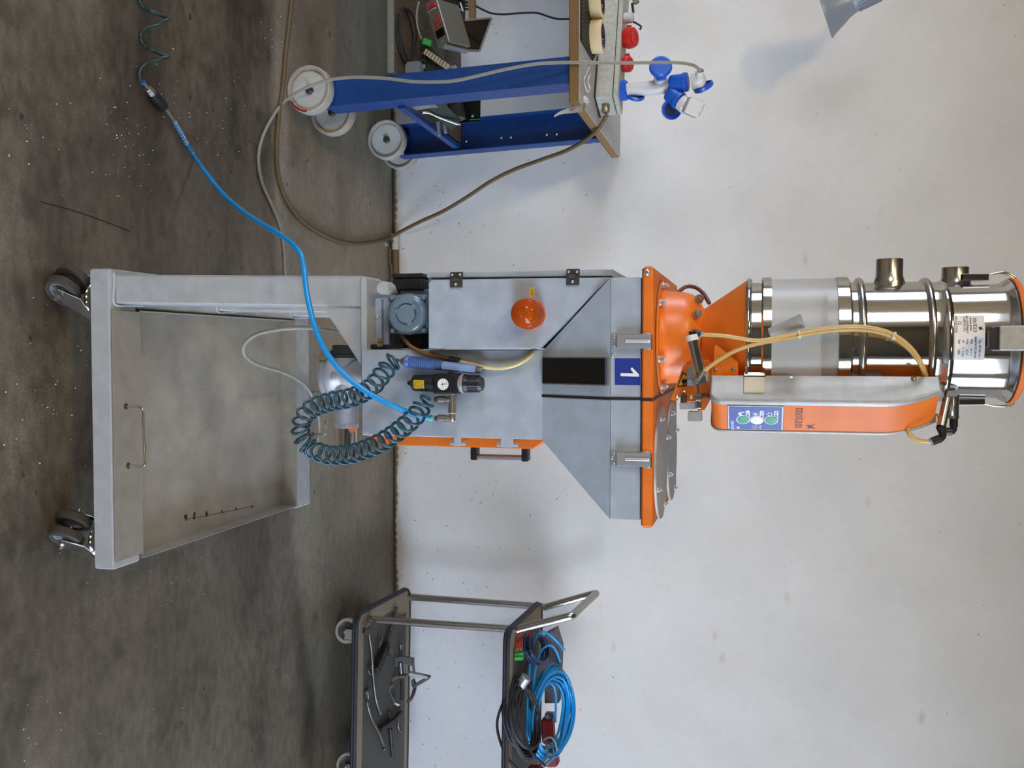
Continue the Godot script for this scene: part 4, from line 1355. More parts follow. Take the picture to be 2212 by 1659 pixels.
	# --- slide-gate drive under the controller
	var fp = part("valve_plate", poly_at([Vector3(0.0872, 1.3494, -1.655), Vector3(0.0397, 1.3668, -1.655), Vector3(0.0275, 1.3707, -1.655), Vector3(0.0194, 1.3779, -1.655), Vector3(0.017, 1.3826, -1.655), Vector3(0.0161, 1.4144, -1.655), Vector3(0.0225, 1.42, -1.655), Vector3(0.083, 1.4196, -1.655), Vector3(0.1042, 1.4087, -1.655), Vector3(0.106, 1.3976, -1.655), Vector3(0.0898, 1.3927, -1.655), Vector3(0.09, 1.3767, -1.655), Vector3(0.0803, 1.3734, -1.655), Vector3(0.0804, 1.367, -1.655), Vector3(0.0878, 1.3614, -1.655)], -1.661, -1.655, 0.0008), mats.orange_paint, t, "orange slide plate with a hand-injury warning")
	var w = [Vector3(0.0642, 1.3609, -1.6545), Vector3(0.0616, 1.3782, -1.6545), Vector3(0.0445, 1.3797, -1.6545), Vector3(0.0373, 1.37, -1.6545)]
	part("warning_sign", poly_at(w, -1.6551, -1.6545, 0.0), mats.black_print, fp)
	var wi = [Vector3(0.0617, 1.3638, -1.654), Vector3(0.0595, 1.3798, -1.654), Vector3(0.0457, 1.3801, -1.654), Vector3(0.0409, 1.3713, -1.654)]
	part("warning_face", poly_at(wi, -1.6546, -1.6541, 0.0), mats.warning_yellow, fp)
	var hand = S()
	var hp: Vector3 = Vector3(0.0539, 1.373, -1.6538)
	hand.prism(rrect(0.0072, 0.0075, 0.0022, 4, Vector2.ZERO), 0.0004, Transform3D(Basis(Vector3.BACK, -0.3), hp))
	for k in 4:
		hand.bar(hp + Vector3(-0.0026 + k * 0.0018, 0.002, 0.0002), hp + Vector3(-0.004 + k * 0.0022, 0.0075 - absf(k - 1.5) * 0.0008, 0.0002), 0.0013, 0.0004, Vector3.BACK, 0.0)
	hand.bar(hp + Vector3(0.003, -0.002, 0.0002), hp + Vector3(0.0062, 0.001, 0.0002), 0.0016, 0.0004, Vector3.BACK, 0.0)
	part("warning_print", hand, mats.black_print, fp)
	for p in [Vector3(0.073, 1.3731, -1.654), Vector3(0.0812, 1.3615, -1.654), Vector3(0.081, 1.3851, -1.654)]:
		part("rivet", S().turned([Vector2(0.0036, 0), Vector2(0.0034, 0.0016), Vector2(0.0022, 0.003), Vector2(0, 0.0034)], p, Vector3.BACK, 14), mats.zinc, fp)
	part("back_plate", poly_at([Vector3(0.0281, 1.3787, -1.645), Vector3(0.028, 1.4158, -1.645), Vector3(0.0536, 1.416, -1.645), Vector3(0.054, 1.3788, -1.645)], -1.648, -1.645, 0.0006), mats.panel_alu, t)
	var cy = S()
	var ca: Vector3 = Vector3(-0.0235, 1.3901, -1.6)
	var cb: Vector3 = Vector3(0.0367, 1.4036, -1.6)
	cy.rod(ca, cb, 0.0096, 28)
	var cn2 = part("air_cylinder", cy, mats.polished, t, "small polished air cylinder")
	part("end_cap", S().rod(ca - (cb - ca).normalized() * 0.003, ca + (cb - ca).normalized() * 0.007, 0.0108, 28), mats.tie_white, cn2)
	part("clevis_block", S().bar(cb, cb + (cb - ca).normalized() * 0.02, 0.013, 0.016, Vector3.BACK, 0.001), mats.dark_grey, cn2)
	var el = S()
	el.rod(ca - (cb - ca).normalized() * 0.001, ca - (cb - ca).normalized() * 0.009, 0.0042, 14)
	el.tube(spline([ca - (cb - ca).normalized() * 0.008, Vector3(-0.0305, 1.3924, -1.6), Vector3(-0.0313, 1.397, -1.6), Vector3(-0.0273, 1.4039, -1.6)], 0.002), 0.0048, 12)
	el.rod(Vector3(-0.0297, 1.3962, -1.6), Vector3(-0.0273, 1.4047, -1.6), 0.0054, 16)
	part("elbow", el, mats.black_plastic, cn2)
	part("collar", S().rod(Vector3(-0.0273, 1.4047, -1.6), Vector3(-0.0265, 1.407, -1.6), 0.0056, 16), mats.gun_light, cn2)
	part("hose_tail", S().rod(Vector3(0.0506, 1.3994, -1.595), Vector3(0.0342, 1.41, -1.595), 0.006, 16), mats.nickel, cn2)
	hex_bolt(Vector3(0.052, 1.3974, -1.59), Vector3.BACK, 0.0045, 0.006, mats.nickel, cn2)
	part("cross_bar", S().span(Vector3(0.0512, 1.3814, -1.625), Vector3(0.0605, 1.4016, -1.61), 0.001), mats.lamp_grey, t)
	part("piston_rod", S().rod(Vector3(0.0603, 1.3996, -1.605), Vector3(0.0792, 1.4013, -1.605), 0.0030, 14), mats.chrome, t)
	var fk = S()
	fk.bar(Vector3(0.0743, 1.4007, -1.602), Vector3(0.0853, 1.4015, -1.602), 0.012, 0.010, Vector3.BACK, 0.002)
	fk.bar(Vector3(0.0837, 1.4015, -1.602), Vector3(0.0994, 1.402, -1.602), 0.0105, 0.0105, Vector3.BACK, 0.003)
	fk.rod(Vector3(0.095, 1.4013, -1.606), Vector3(0.0941, 1.4022, -1.592), 0.0028, 12)
	part("clevis", fk, mats.chrome, t)
	part("slide_block", S().span(Vector3(0.077, 1.3686, -1.635), Vector3(0.0938, 1.379, -1.655), 0.001), mat("block_brown", rgb(92, 54, 40), 0.5), t)
	part("slide_bar", S().bar(Vector3(0.096, 1.3696, -1.615), Vector3(0.094, 1.3961, -1.615), 0.011, 0.018, Vector3.BACK, 0.001), mats.panel_alu, t)
	part("stop_block", S().span(Vector3(0.1038, 1.3834, -1.63), Vector3(0.1207, 1.4064, -1.605), 0.001), mats.panel_alu, t)
	part("guide_stub", S().span(Vector3(0.0752, 1.403, -1.64), Vector3(0.0823, 1.4172, -1.655), 0.001), mats.block_brown, t)
	# --- twin tan air lines across the front, tied together
	for k in 2:
		var q = [Vector3(-0.0265, 1.4062, -1.6), Vector3(-0.0248, 1.4397, -1.6), Vector3(-0.0193, 1.4736, -1.602), Vector3(-0.0162, 1.4998, -1.606)] if k == 0 else [Vector3(0.0357, 1.4092, -1.595), Vector3(0.0202, 1.4288, -1.598), Vector3(-0, 1.4625, -1.602), Vector3(-0.0116, 1.4998, -1.606)]
		var o = Vector3(0.0026 * (2 * k - 1), 0, 0)
		for p in [Vector3(-0.0223, 1.5443, -1.612), Vector3(-0.032, 1.5918, -1.614), Vector3(-0.0363, 1.6388, -1.616), Vector3(-0.0338, 1.6779, -1.616), Vector3(-0.0232, 1.71, -1.618), Vector3(-0.0022, 1.7366, -1.622), Vector3(0.0226, 1.7539, -1.628), Vector3(0.0441, 1.7653, -1.65)]:
			q.append(p + o + Vector3(0, 0, -0.002 * k))
		part("air_line", S().tube(spline(q), 0.0034, 12), mats.tube_tan, t)
	for p in [[Vector3(-0.026, 1.5641, -1.6125), 0.97], [Vector3(-0.0232, 1.71, -1.618), 0.75]]:
		var z = S()
		z.box(Vector3(0.0150, 0.0045, 0.0088), Transform3D(Basis(Vector3.BACK, 0.22 if p[1] > 0.9 else -0.45), p[0] + Vector3(0, 0, -0.001)), 0.0015)
		z.box(Vector3(0.0050, 0.006, 0.004), Transform3D(Basis(), p[0] + Vector3(0.004, 0, 0.0045)), 0.001)
		part("cable_tie", z, mats.tie_white, t)
	# --- two small valve cylinders with black elbows on the right
	var v1 = part("valve", S().turned([Vector2(0, 0), Vector2(0.0112, 0), Vector2(0.0112, 0.031), Vector2(0.0105, 0.032), Vector2(0.0118, 0.033), Vector2(0.0118, 0.037), Vector2(0, 0.037)], Vector3(0.0771, 1.8134, -1.7), Vector3.RIGHT, 28), mats.satin_steel, t)
	part("valve", S().rod(Vector3(0.0806, 1.8018, -1.675), Vector3(0.1251, 1.789, -1.65), 0.0072, 24), mats.satin_steel, t)
	for e in [[Vector3(0.1144, 1.8169, -1.7), Vector3(0.1284, 1.8171, -1.7), Vector3(0.1363, 1.8151, -1.7), Vector3(0.1365, 1.8043, -1.7)], [Vector3(0.1236, 1.7868, -1.65), Vector3(0.1341, 1.7912, -1.65), Vector3(0.1433, 1.7899, -1.65), Vector3(0.1497, 1.7753, -1.65)]]:
		var es = S()
		es.tube(spline(e, 0.003), 0.0056, 12)
		es.rod(e[0], e[1], 0.0066, 14)
		es.rod(e[2].lerp(e[3], 0.1), e[3], 0.0068, 14)
		part("elbow", es, mats.black_plastic, t)
		part("collar", S().rod(e[3], e[3] + (e[3] - e[2]).normalized() * 0.0025, 0.0064, 16), mats.gun_light, t)
	part("air_line", S().tube(spline([Vector3(0.1365, 1.8043, -1.7), Vector3(0.1324, 1.7969, -1.695), Vector3(0.1216, 1.79, -1.685), Vector3(0.1067, 1.7844, -1.67)]), 0.0034, 10), mats.tube_tan, t)
	part("air_line", S().tube(spline([Vector3(0.1497, 1.7746, -1.65), Vector3(0.1494, 1.7591, -1.65), Vector3(0.1443, 1.7463, -1.65), Vector3(0.1353, 1.7391, -1.65), Vector3(0.1215, 1.7389, -1.66)]), 0.0036, 10), mats.tube_tan, t)

func bird(xf: Transform3D, size: float, m: Material, parent: Node3D) -> void:
	# a small flying-bird emblem
	var o = PackedVector2Array()
	for p in [[-0.5, 0.55], [-0.12, 0.22], [0.05, 0.05], [0.10, 0.30], [0.42, 0.62], [0.26, 0.18], [0.24, -0.06], [0.5, -0.22], [0.22, -0.2], [0.06, -0.26], [-0.28, -0.5], [-0.12, -0.16], [-0.42, -0.12], [-0.14, 0.02], [-0.2, 0.2]]:
		o.append(Vector2(p[0], p[1]) * size)
	part("emblem", S().prism(o, 0.0003, xf), m, parent)

func build_controller(t: Node3D, xc: float, zc: float) -> void:
	# the control box stands turned half to the right: d runs outwards, s to its right
	var ph = deg_to_rad(45.0)
	var od = Vector3(sin(ph), 0, cos(ph))
	var sd = Vector3(cos(ph), 0, -sin(ph))
	var d0 = 0.120
	var L = 0.0625
	var w = 0.0825
	var org = Vector3(xc, 0, zc) + od * d0
	var yb: float = 1.4188
	var yk: float = 1.6909
	var yt: float = 1.7839
	var prof = func(g: float) -> PackedVector2Array:
		# outline seen from its left: x outwards, y up; g shrinks it
		var o = PackedVector2Array([Vector2(0, yb + g), Vector2(L - 0.02 - g, yb + g)])
		for i in 6:
			var a = -PI / 2 + PI / 2 * (i + 1) / 6.0
			o.append(Vector2(L - 0.02 + cos(a) * (0.02 - g), yb + 0.02 + sin(a) * (0.02 - g)))
		for i in 9:
			var k = i / 8.0
			o.append(Vector2(L - g - 0.030 * k * k, lerpf(yk, yt - g, k)))
		o.append(Vector2(0, yt - g))
		return o
	var pl = func(across: float) -> Transform3D:
		# profile plane: x = outwards, y = up, z = to its left (towards the camera's left)
		return Transform3D(Basis(od, Vector3.UP, -sd), org + sd * across)
	var cb = part("control_box", S().prism(prof.call(0.0025), w - 0.008, pl.call(w / 2 - 0.004), 0.0), mats.orange_paint, t, "orange control box with blue button panel")
	part("left_cover", S().prism(prof.call(0.0), 0.014, pl.call(-w / 2 + 0.014), 0.0045), mats.panel_alu, cb, "grey metal side cover")
	part("right_cover", S().prism(prof.call(0.0), 0.006, pl.call(w / 2), 0.002), mats.panel_alu, cb)
	# frame lying on the front face
	var ff = Transform3D(Basis(sd, Vector3.UP, od), org + od * (L - 0.0025) + sd * 0.004)
	var y0: float = 1.4485
	var y1: float = 1.5406
	var hw = 0.0305
	var slot = S()
	slot.box(Vector3(0.066, y1 - y0, 0.004), ff * Transform3D(Basis(), Vector3(0, (y0 + y1) / 2, -0.0016)), 0.0)
	part("panel_slot", slot, mats.dark_grey, cb)
	var pf = part("button_panel", S().box(Vector3(hw * 2, y1 - y0 - 0.001, 0.004), ff * Transform3D(Basis(), Vector3(-0.0025, (y0 + y1) / 2, 0.001)), 0.0006), mats.panel_alu, cb)
	part("panel_face", S().box(Vector3(hw * 2 - 0.004, y1 - y0 - 0.006, 0.0006), ff * Transform3D(Basis(), Vector3(-0.0025, (y0 + y1) / 2, 0.0032)), 0.0), mats.panel_blue, pf, "blue membrane panel")
	var top = 0.0036
	for k in 3:
		var h: float = [1.4744, 1.4972, 1.5205][k]
		var c = Vector3(0.001, h, top)
		var rim = S()
		rim.prism(circ(0.0112, 28), 0.0003, ff * Transform3D(Basis(), c))
		# name flag to the upper left of the button
		rim.prism(rrect(0.018, 0.0066, 0.0022, 4, Vector2(-0.0148, 0.0078)), 0.0003, ff * Transform3D(Basis(), c))
		rim.prism(PackedVector2Array([Vector2(-0.012, 0.0046), Vector2(-0.009, 0.0046), Vector2(-0.006, 0.002), Vector2(0.0, 0.011), Vector2(-0.012, 0.0111)]), 0.0003, ff * Transform3D(Basis(), c))
		part("button_rim", rim, mats.button_white, pf)
		part("button", S().turned([Vector2(0, 0), Vector2(0.0098, 0), Vector2(0.0094, 0.0008), Vector2(0, 0.0011)], ff * (c + Vector3(0, 0, 0.0003)), ff.basis.z, 28), mats.button_white if k == 1 else mats.button_green, pf)
		lettering("print", ["Level", "On / Off", "Vacuum"][k], 0.0036, ff * Transform3D(Basis(), c + Vector3(-0.0146, 0.0080, 0.0004)), mats.panel_blue, pf, 0.0003, "Droid Sans", 0.8)
		var ic = S()
		var ci = c + Vector3(-0.0150, -0.0025, 0)
		if k == 0:
			ic.prism(PackedVector2Array([Vector2(-0.006, 0.005), Vector2(-0.0045, 0.005), Vector2(-0.002, -0.0005), Vector2(0.002, -0.0005), Vector2(0.0045, 0.005), Vector2(0.006, 0.005), Vector2(0.003, -0.005), Vector2(-0.003, -0.005)]), 0.0003, ff * Transform3D(Basis(), ci))
		elif k == 1:
			ic.prism(circ(0.0022, 16), 0.0003, ff * Transform3D(Basis(), ci))
			for i in 8:
				var a = TAU * i / 8
				var e = Vector3(cos(a), sin(a), 0)
				ic.bar(ff * (ci + e * 0.0034), ff * (ci + e * 0.0056), 0.0007, 0.0003, ff.basis.z, 0.0)
		else:
			for i in 6:
				var a = TAU * i / 6 + 0.5
				var b = a + TAU / 12
				var e = Vector3(cos(a), sin(a), 0) * 0.0054
				var f = Vector3(cos(b), sin(b), 0) * 0.0026
				var g = Vector3(cos(a - TAU / 12), sin(a - TAU / 12), 0) * 0.0026
				ic.bar(ff * (ci + e), ff * (ci + f), 0.0008, 0.0003, ff.basis.z, 0.0)
				ic.bar(ff * (ci + e), ff * (ci + g), 0.0008, 0.0003, ff.basis.z, 0.0)
		part("icon", ic, mats.button_white, pf)
	var ah: float = 1.4957
	lettering("print", "Alarm", 0.0036, ff * Transform3D(Basis(), Vector3(0.0195, ah + 0.0075, top)), mats.button_white, pf, 0.0003, "Droid Sans", 0.75)
	var al = S()
	al.tube(PackedVector3Array([ff * Vector3(0.0135, ah + 0.002, top), ff * Vector3(0.0145, ah - 0.006, top), ff * Vector3(0.0225, ah - 0.006, top), ff * Vector3(0.0235, ah + 0.002, top)]), 0.0004, 6)
	for i in 3:
		var b = Vector3(0.0160 + i * 0.0025, ah - 0.004, top)
		al.tube(spline([ff * b, ff * (b + Vector3(0.0008, 0.002, 0)), ff * (b + Vector3(-0.0008, 0.004, 0)), ff * (b + Vector3(0.0004, 0.006, 0))], 0.001), 0.0004, 6)
	part("icon", al, mats.button_white, pf)
	var lh: float = 1.4569
	lettering("print", "motan", 0.0062, ff * Transform3D(Basis(), Vector3(0.0165, lh + 0.0005, top)), mats.button_white, pf, 0.0003, "Droid Serif", 0.85)
	bird(ff * Transform3D(Basis(), Vector3(0.0215, lh + 0.0095, top)), 0.0068, mats.button_white, pf)
	# lettering on the orange front
	var mh: float = 1.5621
	lettering("print", "motan", 0.0150, ff * Transform3D(Basis(), Vector3(-0.0015, mh + 0.0045, 0.0002)), mats.purple_print, cb, 0.0004, "Droid Serif", 0.80)
	bird(ff * Transform3D(Basis(), Vector3(0.0195, 1.5842, 0.0)), 0.015, mats.purple_print, cb)
	# details on the left cover: cream sensor tab, screws, latch pin
	var lf = Transform3D(Basis(od, Vector3.UP, -sd), org - sd * (w / 2))
	var t0: float = 1.4749
	var t1: float = 1.5097
	var tb = part("sensor_tab", S().box(Vector3(0.037, t1 - t0, 0.004), lf * Transform3D(Basis(), Vector3(0.0265, (t0 + t1) / 2, 0.0005)), 0.0015), mats.cream_plastic, cb, "cream plastic sensor tab")
	part("tab_edge", S().box(Vector3(0.009, t1 - t0, 0.0035), lf * Transform3D(Basis(), Vector3(0.0025, (t0 + t1) / 2, 0.0005)), 0.0008), mats.satin_steel, tb)
	part("tab_gap", S().box(Vector3(0.0022, t1 - t0 + 0.0005, 0.003), lf * Transform3D(Basis(), Vector3(0.0072, (t0 + t1) / 2, 0.0008)), 0.0), mats.black_rubber, tb)
	screw(lf * Vector3(0.009, 1.7435, 0.0), -sd, 0.0045, mats.nickel, cb)
	part("pin", S().rod(lf * Vector3(0.003, 1.5525, -0.002), lf * Vector3(0.009, 1.5525, 0.001), 0.0026, 10), mats.nickel, cb)
	part("pin", S().tube(spline([lf * Vector3(-0.012, 1.4785, 0.004), lf * Vector3(-0.006, 1.4792, 0.004), lf * Vector3(0.0, 1.4792, 0.003)], 0.003), 0.0024, 10), mats.chrome, cb)
	# stay that carries the box on the loader's barrel
	part("stay", S().bar(Vector3(xc, yb + 0.10, zc) + od * 0.10, Vector3(xc, yb + 0.10, zc) + od * (d0 + 0.003), 0.05, 0.06, Vector3.UP, 0.002), mats.dark_grey, cb)
	part("stay", S().bar(Vector3(xc, yt - 0.11, zc) + od * 0.10, Vector3(xc, yt - 0.11, zc) + od * (d0 + 0.003), 0.05, 0.05, Vector3.UP, 0.002), mats.dark_grey, cb)

func coil_path(pts: Array, rad: float, turns: float, step := 0.0022) -> PackedVector3Array:
	# a helix wound round a smooth centre line; it runs in and out of the line at both ends
	var line = spline(pts, 0.004)
	var L = PackedFloat32Array([0.0])
	for i in range(1, line.size()):
		L.append(L[i - 1] + line[i].distance_to(line[i - 1]))
	var total = L[line.size() - 1]
	var n = int(turns * 22)
	var out = PackedVector3Array()
	var k = 0
	var x = Vector3.ZERO
	for i in n + 1:
		var s = total * i / n
		while k < line.size() - 2 and L[k + 1] < s:
			k += 1
		var p = line[k].lerp(line[k + 1], (s - L[k]) / maxf(1e-6, L[k + 1] - L[k]))
		var t = (line[mini(k + 2, line.size() - 1)] - line[maxi(k - 1, 0)]).normalized()
		x = t.cross(Vector3.BACK).normalized()
		var lean = lerpf(-0.6, 0.6, smoothstep(0.46, 0.56, s / total))
		var y = (t.cross(x) * 0.8 + t * lean).normalized()
		var a = TAU * turns * i / n
		var r = rad * minf(1.0, minf(i, n - i) / 14.0)
		out.append(p + (x * cos(a) + y * sin(a)) * r)
	return out

func build_air() -> void:
	# blow gun tucked beside the regulator
	var a: Vector3 = Vector3(0.0193, 0.8319, -1.672)
	var b: Vector3 = Vector3(0.0363, 0.9952, -1.672)
	var d = (b - a).normalized()
	var L = a.distance_to(b)
	var t = thing("air_blow_gun", "ribbed blue plastic air blow gun hanging beside the black regulator", "blow gun", a)
	part("tail_fitting", S().turned([Vector2(0.0025, 0), Vector2(0.003, 0.003), Vector2(0.0055, 0.005), Vector2(0.0085, 0.0105), Vector2(0, 0.0105)], a, d, 16), mats.brass, t)
	var pr = [Vector2(0, 0.010), Vector2(0.0095, 0.011), Vector2(0.0122, 0.014), Vector2(0.0122, 0.019), Vector2(0.0108, 0.022)]
	for i in 15:
		var h = 0.024 + i * 0.0042
		var r = lerpf(0.0118, 0.0098, i / 14.0)
		pr.append(Vector2(r, h))
		pr.append(Vector2(r, h + 0.0026))
		pr.append(Vector2(r - 0.0014, h + 0.0030))
		pr.append(Vector2(r - 0.0014, h + 0.0040))
	pr.append(Vector2(0.009, 0.09))
	pr.append(Vector2(0, 0.09))
	part("grip", S().turned(pr, a, d, 28), mats.gun_blue, t, "ribbed blue grip")
	part("barrel", S().bar(a + d * 0.086, a + d * (L - 0.008), 0.0175, 0.0165, Vector3.BACK, 0.004), mats.gun_light, t, "pale blue barrel")
	part("nozzle", S().turned([Vector2(0, 0), Vector2(0.006, 0), Vector2(0.0068, 0.002), Vector2(0.006, 0.012), Vector2(0.004, 0.013), Vector2(0, 0.013)], a + d * (L - 0.009), d, 18), mats.nickel, t)
	part("hanger", S().span(a + d * 0.1 + Vector3(-0.006, -0.006, -0.031), a + d * 0.1 + Vector3(0.006, 0.006, -0.006), 0.001), mats.black_plastic, t)
	# its coiled hose, sagging below the housing and back up to the fitting
	var line = [Vector3(0.0193, 0.831, -1.672), Vector3(0.0227, 0.8236, -1.655), Vector3(0.0375, 0.8145, -1.645), Vector3(0.071, 0.7861, -1.64), Vector3(0.0891, 0.7478, -1.64), Vector3(0.0986, 0.7014, -1.64), Vector3(0.1098, 0.6681, -1.64), Vector3(0.1282, 0.6462, -1.64), Vector3(0.1535, 0.6391, -1.64), Vector3(0.1768, 0.6477, -1.64), Vector3(0.1942, 0.6713, -1.64), Vector3(0.2021, 0.7083, -1.64), Vector3(0.1945, 0.7567, -1.64), Vector3(0.1756, 0.8044, -1.64), Vector3(0.1509, 0.844, -1.64), Vector3(0.1267, 0.873, -1.64), Vector3(0.1102, 0.8854, -1.644), Vector3(0.0968, 0.8907, -1.655), Vector3(0.0921, 0.8943, -1.668)]
	solo("coiled_hose", S().tube(coil_path(line, 0.0170, 36.0), 0.0029, 8), mats.coil_green, "dark green-blue coiled air hose looping below the grey housing", "hose")

func bench_wheel(c: Vector3, r: float, parent: Node3D, called := "wheel") -> MeshInstance3D:
	# broad plastic wheel with a dished face towards the front
	var w = S().turned([Vector2(r * 0.80, 0.0), Vector2(r * 0.84, 0.020), Vector2(r * 0.93, 0.022), Vector2(r * 0.985, 0.019), Vector2(r, 0.010), Vector2(r, -0.012), Vector2(r * 0.96, -0.02), Vector2(0, -0.02)].duplicate(), c, Vector3.BACK, 48)
	var wn = part(called, w, mats.wheel_tread, parent)
	part("wheel_disc", S().turned([Vector2(0, 0.006), Vector2(r * 0.3, 0.006), Vector2(r * 0.70, 0.012), Vector2(r * 0.80, 0.009), Vector2(r * 0.83, 0.002), Vector2(r * 0.83, -0.002), Vector2(0, -0.002)], c, Vector3.BACK, 48), mats.bench_wheel, wn)
	part("hub", S().turned([Vector2(0, 0), Vector2(0.013, 0), Vector2(0.013, 0.012), Vector2(0.011, 0.014), Vector2(0.009, 0.014), Vector2(0.008, 0.02), Vector2(0, 0.02)], c + Vector3(0, 0, 0.003), Vector3.BACK, 20), mats.tool_steel, wn)
	return wn

func channel_leg(x0: float, x1: float, z0: float, z1: float, y0: float, y1: float, lean: float, holes: Array, parent: Node3D, web_back: bool) -> void:
	# pressed channel: a wide web and two flanges running back from it; web with real punched holes
	var c = CSGCombiner3D.new()
	c.name = "leg"
	c.material_override = mats.bench_blue
	var add = func(a: Vector3, b: Vector3, op: int) -> void:
		var o = CSGBox3D.new()
		o.name = "piece"
		o.size = (b - a).abs()
		o.position = (a + b) / 2
		o.operation = op
		o.material = mats.bench_blue
		c.add_child(o, true)
	var wz = z1 if web_back else z0
	var wd = 0.003 if web_back else -0.003
	add.call(Vector3(x0, y0, wz), Vector3(x1, y1, wz + wd), CSGShape3D.OPERATION_UNION)
	add.call(Vector3(x0, y0, z1), Vector3(x0 + 0.003, y1, z0), CSGShape3D.OPERATION_UNION)
	add.call(Vector3(x1 - 0.003, y0, z1), Vector3(x1, y1, z0), CSGShape3D.OPERATION_UNION)
	for h in holes:
		var k = CSGCylinder3D.new()
		k.name = "hole"
		k.radius = 0.0042
		k.height = 0.03
		k.sides = 14
		k.operation = CSGShape3D.OPERATION_SUBTRACTION
		k.material = mats.bench_blue
		k.position = Vector3(h.x, h.y, wz)
		k.rotation.x = PI / 2
		c.add_child(k, true)
	c.transform = Transform3D(Basis(Vector3.RIGHT, Vector3(lean, 1, 0), Vector3.BACK), Vector3(-lean * y0, 0, 0))
	place(c, parent)

func build_bench() -> void:
	var t = thing("workbench", "blue-legged workbench with chipboard top standing on large cream wheels", "workbench", Vector3(-1.35, 0, -3.24))
	var x0 = -1.95
	var xe = -0.758
	part("top_board", S().span(Vector3(x0, 0.9335, -3.672), Vector3(xe, 0.9635, -2.818), 0.0008), mats.chipboard, t, "chipboard core of the bench top")
	part("top_sheet", S().span(Vector3(x0 - 0.0005, 0.9625, -3.672), Vector3(xe + 0.0006, 0.9650, -2.8172), 0.0005), mats.laminate, t)
	part("bottom_sheet", S().span(Vector3(x0 - 0.0005, 0.9325, -3.672), Vector3(xe + 0.0006, 0.9345, -2.8172), 0.0005), mats.edge_dark, t)
	# legs: right pair in view, left pair past the picture
	var fx0: float = -0.8822
	var fx1: float = -0.8012
	var tx1: float = -0.8176
	var rx0: float = -0.8923
	var rx1: float = -0.7693
	var rt: float = -0.7905
	var hs = []
	for q in [Vector3(-0.8315, 0.5168, -3.47), Vector3(-0.831, 0.5555, -3.47), Vector3(-0.791, 0.5168, -3.47), Vector3(-0.7906, 0.5555, -3.47), Vector3(-0.8328, 0.6991, -3.47), Vector3(-0.8322, 0.7386, -3.47), Vector3(-0.7945, 0.7009, -3.47), Vector3(-0.794, 0.7404, -3.47), Vector3(-0.8258, 0.3731, -3.47), Vector3(-0.7849, 0.373, -3.47), Vector3(-0.7943, 0.8838, -3.47)]:
		hs.append(Vector2(q.x - (rt - rx1) / 0.75 * (q.y - 0.11), q.y))
	for s in [0.0, -1.02]:
		var lf = (tx1 - fx1) / 0.79
		var lr = (rt - rx1) / 0.75
		channel_leg(fx0 + s, fx1 + s, -2.83, -2.925, 0.11, 0.934, lf, [], t, false)
		channel_leg(rx0 + s, rx1 + s, -3.475, -3.545, 0.11, 0.934, lr, hs if s == 0.0 else [], t, true)
		part("side_rail", S().bar(Vector3((fx1 + rx1) / 2 - 0.022 + s, 0.352, -2.90), Vector3((fx1 + rx1) / 2 - 0.010 + s, 0.352, -3.50), 0.02, 0.026, Vector3.UP, 0.0015), mats.bench_blue, t)
		for w in [Vector3(-0.848 + s, 0.0775, -2.80), Vector3(-0.815 + s, 0.0775, -2.965), Vector3(-0.828 + s, 0.0775, -3.45), Vector3(-0.815 + s, 0.0775, -3.59)]:
			var wn = bench_wheel(w, 0.0775, t)
			if s == 0.0 and w.z > -2.9:
				var o = PackedVector2Array()
				var rng = RandomNumberGenerator.new()
				rng.seed = 2
				for i in 13:
					var a = lerpf(-1.95, -0.95, i / 12.0)
					o.append(Vector2(cos(a), sin(a)) * (0.0735 + rng.randf() * 0.0015))
				for i in 13:
					var a = lerpf(-0.95, -1.95, i / 12.0)
					o.append(Vector2(cos(a), sin(a)) * (0.0665 + rng.randf() * 0.0025))
				var sm = part("paint_smear", S().prism(o, 0.0006, Transform3D(Basis(Vector3.BACK, 0.9), w + Vector3(0, 0, 0.0216))), mats.red_paint, wn, "red paint smear on the wheel rim")
		part("axle", S().rod(Vector3(-0.842 + s, 0.0775, -2.98), Vector3(-0.842 + s, 0.0775, -2.79), 0.008, 14), mats.tool_steel, t)
		part("axle", S().rod(Vector3(-0.826 + s, 0.0775, -3.6), Vector3(-0.826 + s, 0.0775, -3.44), 0.008, 14), mats.tool_steel, t)
		part("leg_foot", S().span(Vector3(-0.875 + s, 0.055, -2.92), Vector3(-0.815 + s, 0.14, -2.838), 0.001), mats.bench_blue, t)
		part("leg_foot", S().span(Vector3(-0.858 + s, 0.055, -3.545), Vector3(-0.80 + s, 0.14, -3.485), 0.001), mats.bench_blue, t)
	# lower shelf, its folded front edge lit
	var sx1 = (fx1 + rx1) / 2 - 0.028
	part("shelf", S().span(Vector3(-1.9, 0.352, -3.50), Vector3(sx1, 0.366, -2.93), 0.001).span(Vector3(-1.9, 0.352, -2.93), Vector3(fx0 - 0.003, 0.366, -2.806), 0.0), mats.shelf_brown, t, "dirty brown lower shelf")
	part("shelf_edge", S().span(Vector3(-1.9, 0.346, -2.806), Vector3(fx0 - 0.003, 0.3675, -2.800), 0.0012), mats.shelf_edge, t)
	var spk = S()
	for p in [Vector3(-0.8071, 0.366, -3.031), Vector3(-0.8001, 0.366, -2.9954), Vector3(-0.8234, 0.366, -3.3623), Vector3(-0.776, 0.366, -3.3511), Vector3(-0.7783, 0.366, -3.147)]:
		spk.prism(circ(0.0024, 8), 0.0004, Transform3D(Basis(Vector3.RIGHT, Vector3.FORWARD, Vector3.UP), p))
	var sn = part("debris", spk, mats.black_rubber, t)
	sn.set_meta("kind", "stuff")

